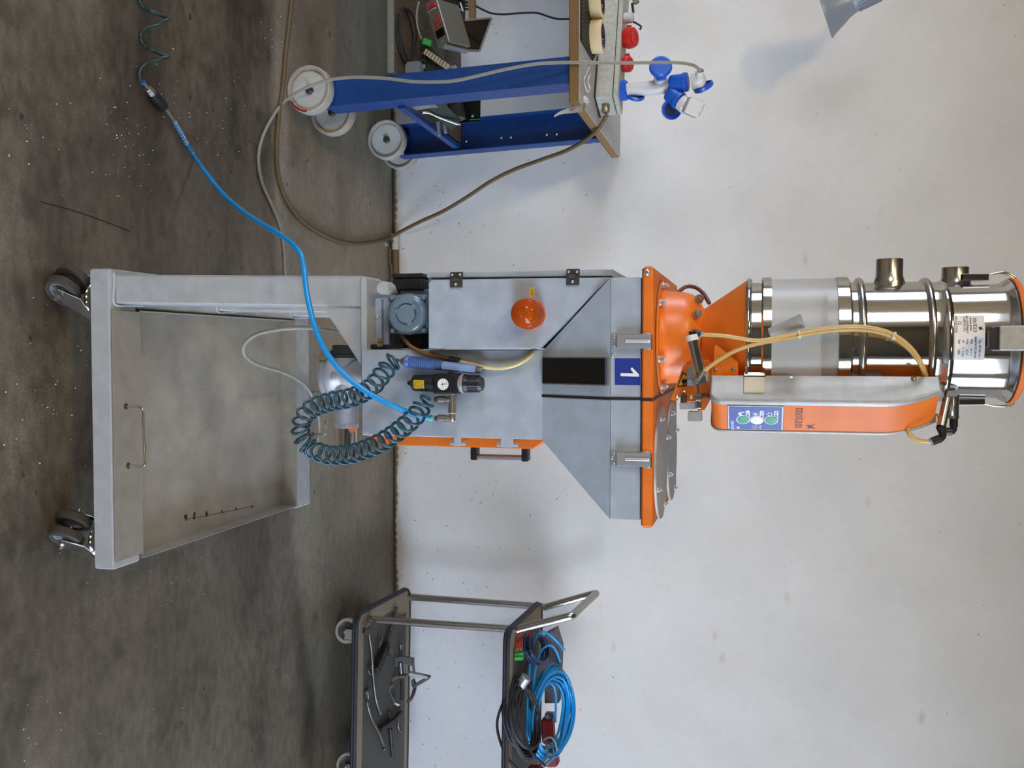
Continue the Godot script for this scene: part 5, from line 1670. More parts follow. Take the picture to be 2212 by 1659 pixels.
func shelf_goods() -> void:
	# --- long operator unit with red push buttons, lying tilted on the shelf among loose boards
	var c = Vector3(-1.0913, 0.4485, -2.99)
	var ux = (Vector3(-1.022, 0.4712, -2.99) - Vector3(-1.1747, 0.4242, -2.99)).normalized()
	var uz = (Vector3(0.0, -0.42, 1.0) - ux * ux.dot(Vector3(0.0, -0.42, 1.0))).normalized()
	var uy = uz.cross(ux)
	var F = Transform3D(Basis(ux, uy, uz), c)
	var t = thing("operator_unit", "tilted grey control unit with five red buttons and black display on the lower shelf", "control unit", c - Vector3(0, 0.05, 0))
	part("case", S().box(Vector3(0.158, 0.052, 0.002), F * Transform3D(Basis(), Vector3(-0.006, 0, -0.001)), 0.0006).box(Vector3(0.150, 0.048, 0.12), F * Transform3D(Basis(), Vector3(-0.006, 0.0, -0.062)), 0.002), mats.grey_unit, t)
	part("edge_strip", S().box(Vector3(0.158, 0.0026, 0.004), F * Transform3D(Basis(), Vector3(-0.006, 0.0255, -0.0005)), 0.0005), mats.tie_white, t)
	for p in [Vector2(-0.026, 0.010), Vector2(-0.009, 0.011), Vector2(0.007, 0.012), Vector2(-0.009, -0.006), Vector2(0.007, -0.006)]:
		part("push_button", S().turned([Vector2(0.0062, 0), Vector2(0.006, 0.002), Vector2(0.0046, 0.0026), Vector2(0.004, 0.0016), Vector2(0, 0.0014)], F * Vector3(p.x, p.y, 0), uz, 18), mats.button_red, t)
	part("display", S().box(Vector3(0.027, 0.036, 0.002), F * Transform3D(Basis(), Vector3(0.031, 0.001, 0.0004)), 0.0004), mats.screen_black, t)
	part("rocker_switch", S().box(Vector3(0.014, 0.026, 0.007), F * Transform3D(Basis(Vector3.UP, 0.2), Vector3(-0.066, 0.002, 0.003)), 0.0015), mats.button_red, t)
	part("sticker", S().box(Vector3(0.011, 0.013, 0.0008), F * Transform3D(Basis(), Vector3(0.060, -0.002, 0.0003)), 0.0), mats.tape_blue, t, "light blue sticker")
	part("side_profile", S().box(Vector3(0.010, 0.024, 0.13), F * Transform3D(Basis(), Vector3(0.076, 0.0, -0.064)), 0.003), mats.zinc, t)
	part("pull_bar", S().tube(spline([F * Vector3(-0.050, -0.016, 0), F * Vector3(-0.050, -0.016, 0.007), F * Vector3(-0.050, 0.0, 0.010), F * Vector3(-0.050, 0.014, 0.007), F * Vector3(-0.050, 0.014, 0)], 0.003), 0.0022, 8), mats.zinc, t)
	# --- dark flat display panel leaning behind it
	var P = [Vector3(-1.0573, 0.4745, -3.16), Vector3(-1.1588, 0.4901, -3.16), Vector3(-1.1815, 0.5709, -3.22), Vector3(-1.0683, 0.5261, -3.22)]
	var e = thing("display_panel", "loose black flat display panel with grey rim leaning behind the control unit", "display", P[0])
	var n: Vector3 = (P[1] - P[0]).cross(P[3] - P[0]).normalized()
	if n.z < 0:
		n = -n
	var slab = S()
	slab.face(P, n)
	var Q = []
	for q in P:
		Q.append(q - n * 0.008)
	slab.face(Q, -n)
	for i in 4:
		slab.face([P[i], P[(i + 1) % 4], Q[(i + 1) % 4], Q[i]], (P[i] + P[(i + 1) % 4]) / 2 - (P[0] + P[2]) / 2)
	part("screen", slab, mats.screen_black, e)
	var rim = S()
	rim.bar(P[2] - n * 0.004, P[3] - n * 0.004, 0.008, 0.012, n, 0.001)
	rim.bar(P[3] - n * 0.004, P[0] - n * 0.004, 0.007, 0.012, n, 0.001)
	rim.bar(P[1] - n * 0.004, P[2] - n * 0.004, 0.006, 0.012, n, 0.001)
	part("rim", rim, mats.grey_unit, e)
	# --- relay board standing on edge
	var b0: Vector3 = Vector3(-1.0347, 0.3901, -2.965)
	var rb = thing("relay_board", "green circuit board carrying a row of cream relays beside the blue leg", "circuit board", b0)
	part("board", poly_at([Vector3(-1.0362, 0.3915, -2.97), Vector3(-0.9137, 0.391, -2.97), Vector3(-0.9047, 0.5118, -2.97), Vector3(-0.9451, 0.4989, -2.97), Vector3(-1.0345, 0.4112, -2.97)], -2.972, -2.970, 0.0), mats.pcb_green, rb)
	for i in 9:
		var q: Vector3 = Vector3(-0.9909, 0.4215, -2.955).lerp(Vector3(-0.9365, 0.4959, -2.955), i / 8.0)
		part("relay", S().box(Vector3(0.019, 0.0075, 0.019), Transform3D(Basis(Vector3.BACK, -0.55), q), 0.0008), mats.relay_cream, rb)
	part("terminal_block", S().box(Vector3(0.02, 0.03, 0.014), Transform3D(Basis(Vector3.BACK, -0.4), Vector3(-1.0208, 0.4267, -2.95)), 0.001), mats.terminal_green, rb)
	part("cream_chip", S().box(Vector3(0.013, 0.009, 0.008), Transform3D(Basis(), Vector3(-0.9461, 0.4096, -2.96)), 0.0008), mats.relay_cream, rb)
	var rng = RandomNumberGenerator.new()
	rng.seed = 14
	var cs = S()
	for i in 46:
		var q: Vector3 = Vector3(-0.9882, 0.4027, -2.966).lerp(Vector3(-0.9128, 0.5099, -2.966), rng.randf()) + Vector3(rng.randf_range(-0.02, 0.02), rng.randf_range(-0.012, 0.012), 0.001)
		cs.box(Vector3(rng.randf_range(0.002, 0.006), rng.randf_range(0.002, 0.006), rng.randf_range(0.003, 0.01)), Transform3D(Basis(), q), 0.0)
	part("components", cs, mats.tool_dark, rb).set_meta("kind", "stuff")
	# --- cable ring, block, card rack, clips
	var ring = PackedVector3Array()
	for i in 40:
		var a = TAU * i / 40
		ring.append(Vector3(-1.03 + cos(a) * 0.088, 0.3705 + 0.002 * sin(a * 3), -2.893 + sin(a) * 0.072))
	var ring2 = PackedVector3Array()
	for i in 40:
		var a = TAU * i / 40
		ring2.append(Vector3(-1.035 + cos(a) * 0.082, 0.377 + 0.003 * sin(a * 2), -2.905 + sin(a) * 0.076))
	solo("cable_ring", S().tube(ring, 0.0036, 8, true).tube(ring2, 0.0036, 8, true), mats.black_rubber, "ring of black cable lying flat on the dirty lower shelf", "cable")
	solo("grey_lead", S().tube(spline([Vector3(-1.1529, 0.4016, -2.94), Vector3(-1.1106, 0.397, -2.93), Vector3(-1.065, 0.4001, -2.93), Vector3(-1.0312, 0.4092, -2.94)]), 0.0032, 8), mats.grey_cable, "short grey lead bending behind the control unit on the shelf", "cable")
	solo("grey_block", S().span(Vector3(-0.946, 0.367, -2.8965), Vector3(-0.946, 0.367, -2.8965) + Vector3(0.037, 0.052, -0.04), 0.002), mats.shade_grey, "small plain grey box on the lower shelf beside the blue leg", "box")
	solo("wall_plank", poly_at([Vector3(-1.336, 0.422, -3.42), Vector3(-1.2563, 0.4218, -3.42), Vector3(-1.2543, 0.4438, -3.42), Vector3(-1.3339, 0.444, -3.42)], -3.45, -3.42, 0.001), mats.chipboard, "thin wooden strip standing on the shelf in front of the wall", "strip")
	var hk = thing("heat_sink", "black finned heat sink with metal rails at the back of the shelf", "heat sink", Vector3(-1.2535, 0.4116, -3.3))
	part("block", S().span(Vector3(-1.3101, 0.3711, -3.33), Vector3(-1.1907, 0.4382, -3.28), 0.002), mats.tool_dark, hk)
	for i in 6:
		part("fin", S().bar(Vector3(-1.30 + i * 0.012, 0.432, -3.272), Vector3(-1.30 + i * 0.012, 0.468, -3.272), 0.003, 0.018, Vector3.BACK, 0.0005), mats.black_plastic, hk)
	part("rail", S().rod(Vector3(-1.2446, 0.391, -3.25), Vector3(-1.2287, 0.4544, -3.25), 0.004, 10), mats.zinc, hk)
	part("rail", S().rod(Vector3(-1.2561, 0.444, -3.25), Vector3(-1.2254, 0.4544, -3.25), 0.004, 10), mats.zinc, hk)
	var ck = thing("card_rack", "stack of circuit cards and a black board between the blue legs", "circuit cards", Vector3(-0.8209, 0.418, -3.05))
	part("black_card", poly_at([Vector3(-0.9005, 0.4793, -3.16), Vector3(-0.8027, 0.467, -3.16), Vector3(-0.8042, 0.5456, -3.16), Vector3(-0.8958, 0.5474, -3.16)], -3.163, -3.160, 0.0), mats.screen_black, ck)
	part("round_label", S().turned([Vector2(0, 0), Vector2(0.0052, 0), Vector2(0.0052, 0.0006), Vector2(0, 0.0006)], Vector3(-0.8236, 0.5185, -3.1598), Vector3.BACK, 18), mats.tape_blue, ck)
	part("green_strip", S().bar(Vector3(-0.8113, 0.5068, -3.159), Vector3(-0.812, 0.5459, -3.159), 0.002, 0.001, Vector3.BACK, 0.0), mats.terminal_green, ck)
	part("connector_block", S().bar(Vector3(-0.8812, 0.47, -3.09), Vector3(-0.7977, 0.4883, -3.09), 0.042, 0.05, Vector3.BACK, 0.001), mats.tool_steel, ck)
	for i in 4:
		part("card_edge", S().bar(Vector3(-0.955, 0.475 + 0.009 * i, -3.04), Vector3(-0.915, 0.470 + 0.009 * i, -3.03), 0.05, 0.0032, Vector3.UP, 0.0003), mats.relay_cream, ck)
	part("base_card", S().bar(Vector3(-0.8294, 0.4325, -3), Vector3(-0.7767, 0.4831, -3.08), 0.05, 0.003, Vector3.BACK, 0.0003), mats.pcb_green, ck)
	part("bent_plate", S().tube(spline([Vector3(-0.8031, 0.3947, -2.99), Vector3(-0.8026, 0.4159, -3), Vector3(-0.7926, 0.4417, -3.03), Vector3(-0.7763, 0.4897, -3.06), Vector3(-0.7764, 0.5015, -3.07)]), 0.0045, 8), mats.zinc, ck)
	part("lid_plate", S().bar(Vector3(-0.8275, 0.3476, -2.97), Vector3(-0.8331, 0.4465, -2.97), 0.026, 0.07, Vector3.BACK, 0.001), mats.zinc, ck)
	for q in [[Vector3(-0.8021, 0.4034, -3.12), Vector3(-0.7519, 0.4083, -3.12)], [Vector3(-0.8002, 0.417, -3.15), Vector3(-0.7675, 0.4221, -3.15)]]:
		part("bracket", S().bar(q[0], q[1], 0.009, 0.012, Vector3.BACK, 0.001), mats.zinc, ck)
	solo("black_lead", S().tube(spline([Vector3(-1.1627, 0.5647, -3.05), Vector3(-1.1463, 0.5924, -3.05), Vector3(-1.1328, 0.6216, -3.05), Vector3(-1.1258, 0.6652, -3.05), Vector3(-1.1245, 0.7292, -3.05), Vector3(-1.1201, 0.7768, -3.05), Vector3(-1.1044, 0.8161, -3.05), Vector3(-1.094, 0.8474, -3.05), Vector3(-1.0902, 0.8895, -3.05)]), 0.0034, 8), mats.black_rubber, "thick black lead hanging from under the chipboard bench top", "cable")

func build_bench_goods() -> void:
	shelf_goods()
	var top = 0.9655
	# --- black ribbed mat
	var m0: Vector3 = Vector3(-0.9436, 0.966, -2.8182)
	var mt = thing("ribbed_mat", "black ribbed rubber mat lying at the front of the bench top", "mat", Vector3(-1.3, top, -2.95))
	part("sheet", S().span(Vector3(-1.9, top - 0.0003, -3.075), Vector3(m0.x, top + 0.003, -2.822), 0.0008), mats.black_rubber, mt)
	for i in 27:
		var x = m0.x - 0.006 - i * 0.0115
		part("rib", S().span(Vector3(x - 0.003, top + 0.0028, -3.072), Vector3(x + 0.003, top + 0.0052, -2.826), 0.001), mats.black_plastic, mt)
	# --- long grey distribution box, turned a little
	var c: Vector3 = Vector3(-0.8357, 0.968, -3.0721)
	var lx: Vector3 = Vector3(-1.0054, 0.968, -3.133)
	var er = (c - lx).normalized()
	var ez = Vector3(er.z, 0, -er.x)
	if ez.z < 0:
		ez = -ez
	var H = 0.0755
	var W = 0.112
	var Ln = 0.62
	var bx = Transform3D(Basis(er, Vector3.UP, er.cross(Vector3.UP)), c)
	var t = thing("distribution_box", "long dirty cream power distribution box on the bench top with red sockets", "distribution box", c)
	part("body", S().box(Vector3(Ln, H - 0.018, W), bx * Transform3D(Basis(), Vector3(-Ln / 2, (H - 0.018) / 2, -W / 2)), 0.003), mats.box_grey, t)
	part("cover", S().box(Vector3(Ln + 0.001, 0.017, W + 0.002), bx * Transform3D(Basis(), Vector3(-Ln / 2, H - 0.008, -W / 2)), 0.003), mats.box_grey, t)
	part("foot_gasket", S().box(Vector3(Ln + 0.004, 0.005, W + 0.012), bx * Transform3D(Basis(), Vector3(-Ln / 2, -0.0005, -W / 2)), 0.001), mats.black_rubber, t)
	var g = bx * Vector3(0.0, 0.030, -0.050)
	var gl = S()
	gl.prism(circ(0.0145, 6), 0.007, frame(g, er), 0.001)
	gl.turned([Vector2(0.0125, 0.006), Vector2(0.0125, 0.012), Vector2(0.0135, 0.013), Vector2(0.0135, 0.024), Vector2(0.009, 0.030), Vector2(0.0065, 0.030), Vector2(0.0065, 0.02), Vector2(0, 0.02)], g, er, 24)
	part("cable_gland", gl, mats.nickel, t)
	# red industrial sockets on its cover, flaps shut
	var k = 0
	for q in [[Vector3(-1.0567, 1.0486, -3.19), 0.034], [Vector3(-0.9641, 1.0455, -3.17), 0.026]]:
		var p: Vector3 = q[0]
		var r: float = q[1]
		var s = S()
		s.turned([Vector2(0, -0.008), Vector2(r * 0.86, -0.008), Vector2(r * 0.86, 0.012), Vector2(0, 0.012)], p, Vector3(0.05, 1, 0.3), 28)
		var sk = part("red_socket", s, mats.socket_red, t, "red round industrial socket")
		part("flap", S().turned([Vector2(0, 0.010), Vector2(r * 0.98, 0.010), Vector2(r * 1.04, 0.014), Vector2(r * 1.04, 0.026), Vector2(r * 0.92, 0.038 if k == 0 else 0.03), Vector2(r * 0.6, 0.041 if k == 0 else 0.033), Vector2(r * 0.5, 0.039 if k == 0 else 0.031), Vector2(0, 0.039 if k == 0 else 0.031)], p, Vector3(0.05, 1, 0.45), 32), mats.socket_red, sk)
		part("hinge", S().box(Vector3(0.02, 0.016, 0.012), Transform3D(Basis(), p + Vector3(-r * 1.0, 0.016, 0)), 0.002), mats.socket_red, sk)
		k += 1
	part("grey_socket", S().turned([Vector2(0, 0), Vector2(0.018, 0), Vector2(0.018, 0.026), Vector2(0.014, 0.028), Vector2(0, 0.028)], Vector3(-1.1283, 1.0485, -3.2), Vector3(0, 1, 0.2), 24), mats.socket_white, t)
	part("lever", S().tube(spline([Vector3(-1.1167, 1.0738, -3.2), Vector3(-1.1057, 1.0927, -3.2), Vector3(-1.0954, 1.1037, -3.2), Vector3(-1.0866, 1.099, -3.2)], 0.004), 0.0035, 8), mats.black_plastic, t)
	part("black_clip", S().bar(Vector3(-1.1756, 1.0735, -3.2), Vector3(-1.1474, 1.0768, -3.2), 0.008, 0.02, Vector3.BACK, 0.001), mats.black_plastic, t)
	part("wing_knob", S().bar(Vector3(-1.1934, 1.0813, -3.2), Vector3(-1.1741, 1.0892, -3.2), 0.02, 0.016, Vector3.BACK, 0.004), mats.grey_unit, t)
	# blue inlet the adaptor is plugged into
	var z = -3.14
	var a: Vector3 = Vector3(-0.8693, 1.0486, -3.14)
	var bs = part("blue_socket", S().turned([Vector2(0, -0.006), Vector2(0.032, -0.006), Vector2(0.034, 0.004), Vector2(0.034, 0.014), Vector2(0.028, 0.020), Vector2(0.024, 0.020), Vector2(0.024, 0.004), Vector2(0, 0.004)], a, Vector3(-0.08, 1, 0.12), 28), mats.socket_blue, t, "blue round socket at the box's right end")
	part("flap", S().turned([Vector2(0, 0), Vector2(0.024, 0), Vector2(0.030, 0.006), Vector2(0.030, 0.012), Vector2(0.026, 0.014), Vector2(0.024, 0.006), Vector2(0, 0.006)], Vector3(-0.8413, 1.0909, -3.15), Vector3(-0.8, 0.25, 0.5), 24), mats.socket_blue, bs)

	# --- three-way blue and white adaptor standing in it
	var ad = thing("three_way_adaptor", "white three-way plug adaptor with blue sockets standing on the distribution box", "adaptor", a + Vector3(0, 0.01, 0))
	var e: Vector3 = Vector3(-0.8737, 1.1991, -3.14)
	var st = S()
	st.rod(a + Vector3(0, 0.006, 0), e, 0.0225, 28, 0.0235)
	st.ball(Vector3(-0.8739, 1.1961, -3.14), 0.025)
	st.rod(Vector3(-0.8756, 1.1733, -3.14), Vector3(-0.912, 1.1782, -3.12), 0.021, 24)
	part("stem", st, mats.socket_white, ad)
	var fd = Vector3(-0.32, 0.12, 1.0).normalized()
	var fc: Vector3 = Vector3(-0.9196, 1.1796, -3.105)
	part("front_socket", S().turned([Vector2(0.020, -0.02), Vector2(0.028, -0.012), Vector2(0.032, 0.0), Vector2(0.032, 0.012), Vector2(0, 0.012)], fc, fd, 32), mats.socket_blue, ad)
	var fl = part("flap", S().turned([Vector2(0, 0.010), Vector2(0.0365, 0.010), Vector2(0.0375, 0.014), Vector2(0.0365, 0.024), Vector2(0.034, 0.027), Vector2(0.0275, 0.0275), Vector2(0.0265, 0.0255), Vector2(0, 0.0255)], fc + Vector3(0.002, 0, 0), fd, 40), mats.socket_blue, ad, "round blue flap facing the front")
	part("flap_hinge", S().bar(fc + Vector3(0.03, 0.018, 0.012), fc + Vector3(0.034, -0.012, 0.012), 0.014, 0.014, Vector3.BACK, 0.002), mats.socket_blue, ad)
	var u1: Vector3 = Vector3(-0.8763, 1.2091, -3.13)
	var u2: Vector3 = Vector3(-0.8779, 1.2729, -3.12)
	var ud = (u2 - u1).normalized()
	part("upper_socket", S().turned([Vector2(0, 0), Vector2(0.026, 0), Vector2(0.0285, 0.004), Vector2(0.0285, 0.042), Vector2(0.031, 0.044), Vector2(0.031, 0.056), Vector2(0.028, 0.058), Vector2(0, 0.058)], u1, ud, 32), mats.socket_blue, ad)
	var lid = S().turned([Vector2(0, 0), Vector2(0.027, 0), Vector2(0.033, 0.004), Vector2(0.034, 0.015), Vector2(0.030, 0.016), Vector2(0.027, 0.008), Vector2(0, 0.006)], Vector3(-0.8572, 1.3188, -3.15), Vector3(-0.75, -0.35, 0.45), 32)
	part("upper_flap", lid, mats.socket_blue, ad)
	part("flap_inside", S().turned([Vector2(0, 0.007), Vector2(0.020, 0.007), Vector2(0.022, 0.010), Vector2(0, 0.011)], Vector3(-0.8572, 1.3188, -3.15), Vector3(-0.75, -0.35, 0.45), 24), mats.dark_blue, ad)
	var w1: Vector3 = Vector3(-0.8495, 1.2047, -3.13)
	var w2: Vector3 = Vector3(-0.8042, 1.2554, -3.12)
	var wd = (w2 - w1).normalized()
	part("lower_socket", S().turned([Vector2(0, 0), Vector2(0.024, 0), Vector2(0.027, 0.006), Vector2(0.027, 0.036), Vector2(0.030, 0.038), Vector2(0.030, 0.048), Vector2(0.026, 0.050), Vector2(0, 0.05)], w1, wd, 32), mats.socket_blue, ad)
	part("lower_flap", S().turned([Vector2(0, 0), Vector2(0.026, 0), Vector2(0.033, 0.004), Vector2(0.034, 0.014), Vector2(0.030, 0.015), Vector2(0.027, 0.008), Vector2(0, 0.006)], Vector3(-0.7997, 1.2092, -3.15), Vector3(0.25, 0.35, 0.85), 32), mats.socket_blue, ad)
	part("flap_inside", S().turned([Vector2(0, 0.007), Vector2(0.021, 0.007), Vector2(0.023, 0.011), Vector2(0, 0.012)], Vector3(-0.7997, 1.2092, -3.15), Vector3(0.25, 0.35, 0.85), 24), mats.dark_blue, ad)
	# white angled plug of the grey cable in the upper socket
	var p1 = thing("angled_plug", "white angled cable plug on top of the three-way adaptor", "plug", u2)
	part("body", S().turned([Vector2(0, 0.0), Vector2(0.0255, 0.0), Vector2(0.0265, 0.004), Vector2(0.0245, 0.016), Vector2(0.0245, 0.020), Vector2(0.022, 0.034), Vector2(0.014, 0.042), Vector2(0, 0.044)], u2 + ud * 0.008, ud, 32), mats.socket_white, p1)
	var en: Vector3 = Vector3(-0.901, 1.309, -3.085)
	part("cable_sleeve", S().turned([Vector2(0.010, -0.034), Vector2(0.0135, -0.02), Vector2(0.0135, -0.006), Vector2(0.0150, -0.005), Vector2(0.0150, 0.0), Vector2(0.0122, 0.0), Vector2(0.0105, -0.012), Vector2(0, -0.012)], en, Vector3(-0.55, 0.25, 0.8), 28), mats.socket_white, p1)
	# square white plug in the lower socket
	var p2 = thing("square_plug", "square white plug hanging in the lower right socket of the adaptor", "plug", w2)
	part("collar", S().turned([Vector2(0, 0), Vector2(0.0265, 0.0), Vector2(0.0265, 0.020), Vector2(0.021, 0.026), Vector2(0, 0.026)], w2 - wd * 0.014, wd, 28), mats.socket_white, p2)
	var qf = frame(Vector3(-0.7895, 1.2849, -3.105), Vector3(0.25, 0.35, 1.0), Vector3(0.45, 1, 0))
	part("body", S().box(Vector3(0.054, 0.056, 0.046), qf, 0.006), mats.socket_white, p2)
	part("label_recess", S().box(Vector3(0.002, 0.042, 0.028), qf * Transform3D(Basis(), Vector3(0.0266, 0, 0)), 0.0005), mats.silver_tape, p2)
	for o in [0.012, -0.012]:
		part("clip_slot", S().box(Vector3(0.010, 0.007, 0.001), qf * Transform3D(Basis(), Vector3(o, 0.020, 0.0228)), 0.0), mats.cream_plastic, p2)

	# --- two rolls of masking tape on the mat
	for q in [[Vector3(-1.0076, top + 0.0052, -2.998), "second masking tape roll from the bench end, cut by the picture edge"], [Vector3(-1.0076, top + 0.0052, -2.998), "cream masking tape roll lying on the black mat nearest the bench end"]]:
		var first = used.get("tape_roll", 0) == 0
		var p: Vector3 = q[0] + (Vector3(-0.104, 0, 0.012) if first else Vector3.ZERO)
		var tp = thing("tape_roll", q[1], "tape roll", p, "masking tape rolls on the bench")
		part("tape", S().lathe([Vector2(0.039, 0), Vector2(0.051, 0), Vector2(0.0516, 0.001), Vector2(0.0516, 0.036), Vector2(0.051, 0.037), Vector2(0.039, 0.037)], 56, Transform3D(Basis(), p)), mats.masking_tape, tp)
		part("core", S().lathe([Vector2(0.039, 0.037), Vector2(0.0365, 0.037), Vector2(0.0365, 0.0)], 48, Transform3D(Basis(), p)), mats.purple_print, tp, "dark printed core inside the roll")
		lettering("print", "101E", 0.009, frame(p + Vector3(0, 0.0300, -0.0362), Vector3(0, 0.2, 1)), mats.white_print, tp)
	# --- twisted white tie and its paper tag over the edge
	var tw = S()
	tw.tube(spline([Vector3(-0.9901, 0.9911, -3.06), Vector3(-0.9497, 0.9717, -3.04), Vector3(-0.918, 0.9585, -3.02)]), 0.0022, 8)
	var hel = PackedVector3Array()
	var hl = spline([Vector3(-0.8731, 0.985, -2.8722), Vector3(-0.856, 0.972, -2.8882), Vector3(-0.8362, 0.97, -2.8676), Vector3(-0.8236, 0.97, -2.8836), Vector3(-0.8151, 0.97, -2.9323), Vector3(-0.8339, 0.972, -2.954), Vector3(-0.8354, 0.978, -2.8875), Vector3(-0.863, 0.982, -2.9056)], 0.002)
	for i in hl.size():
		hel.append(hl[i] + Vector3(0, cos(i * 1.2), sin(i * 1.2)) * 0.0012)
	tw.tube(hel, 0.0016, 6)
	solo("twist_tie", tw, mats.paper, "twisted white wire tie lying on the bench top edge", "twist tie")
	var rb = thing("paper_tag", "curled white paper tag with a red mark hanging over the bench edge", "tag", Vector3(-0.7696, 0.9145, -2.95))
	var mid = spline([Vector3(-0.7925, 0.9662, -2.8888), Vector3(-0.7545, 0.9841, -2.823), Vector3(-0.7505, 0.9652, -2.8634), Vector3(-0.7485, 0.9365, -2.8763), Vector3(-0.7485, 0.9042, -2.8909), Vector3(-0.744, 0.8823, -2.8961), Vector3(-0.738, 0.8674, -2.9032)], 0.004)
	var ps = S()
	for i in mid.size() - 1:
		var k0 = float(i) / (mid.size() - 1)
		var k1 = float(i + 1) / (mid.size() - 1)
		var w0 = 0.0115 * sin(PI * clampf(k0 * 0.9 + 0.05, 0, 1))
		var w1b = 0.0115 * sin(PI * clampf(k1 * 0.9 + 0.05, 0, 1))
		var tx = (mid[i + 1] - mid[i]).normalized()
		var side = tx.cross(Vector3.BACK).normalized()
		for sg in [1.0, -1.0]:
			var off: Vector3 = Vector3(0, 0, 0.0002) * sg
			ps.face([mid[i] - side * w0 + off, mid[i] + side * w0 + off, mid[i + 1] + side * w1b + off, mid[i + 1] - side * w1b + off], Vector3(0, 0, sg))
	part("paper", ps, mats.paper, rb)
	var ink = S()
	ink.bar(Vector3(-0.7475, 0.9402, -2.8278), Vector3(-0.7475, 0.9254, -2.8808), 0.0012, 0.0006, Vector3.BACK, 0.0)
	ink.bar(Vector3(-0.7475, 0.9607, -2.8333), Vector3(-0.7475, 0.9563, -2.849), 0.0012, 0.0006, Vector3.BACK, 0.0)
	ink.bar(Vector3(-0.7475, 0.9299, -2.8363), Vector3(-0.7475, 0.9484, -2.83), 0.0012, 0.0006, Vector3.BACK, 0.0)
	ink.bar(Vector3(-0.7475, 0.9392, -2.8332), Vector3(-0.7475, 0.9243, -2.8863), 0.0012, 0.0006, Vector3.BACK, 0.0)
	ink.bar(Vector3(-0.7475, 0.9215, -2.8856), Vector3(-0.7475, 0.9456, -2.8518), 0.0012, 0.0006, Vector3.BACK, 0.0)
	part("red_mark", ink, mats.red_ink, rb)
	# --- lamp shade at the upper left
	var o: Vector3 = Vector3(-1.1105, 1.6952, -3.32)
	var dn = Vector3(0.30, -0.95, -0.16).normalized()
	var ax = -dn
	var lc: Vector3 = Vector3(-1.1302, 1.6979, -3.32)
	var ls = thing("work_lamp", "pale grey conical work lamp shade high on the left before the wall", "lamp", lc)
	part("shade", S().turned([Vector2(0.087, 0.0), Vector2(0.0895, 0.001), Vector2(0.089, 0.004), Vector2(0.080, 0.016), Vector2(0.050, 0.074), Vector2(0.046, 0.086), Vector2(0.044, 0.094), Vector2(0.0, 0.094)], lc, ax, 56), mats.shade_grey, ls)
	part("socket_housing", S().turned([Vector2(0.043, 0.092), Vector2(0.040, 0.182), Vector2(0.036, 0.188), Vector2(0, 0.188)], lc, ax, 40), mats.shade_grey, ls)
	var bs2 = ax.cross(Vector3.BACK).normalized()
	var b3 = ax.cross(bs2)
	for i in 22:
		var an = TAU * i / 22
		var rd = bs2 * cos(an) + b3 * sin(an)
		part("cooling_rib", S().bar(lc + ax * 0.104 + rd * 0.0425, lc + ax * 0.178 + rd * 0.0405, 0.004, 0.006, rd, 0.001), mats.shade_grey, ls)
	part("arm", S().tube(spline([lc + ax * 0.19, lc + ax * 0.26 + Vector3(-0.04, 0, 0), lc + Vector3(-0.35, 0.30, 0.0), lc + Vector3(-0.55, 0.05, -0.1), lc + Vector3(-0.60, -0.30, -0.30), Vector3(lc.x - 0.6, 0.966, -3.62)], 0.02), 0.009, 10), mats.lamp_grey, ls)

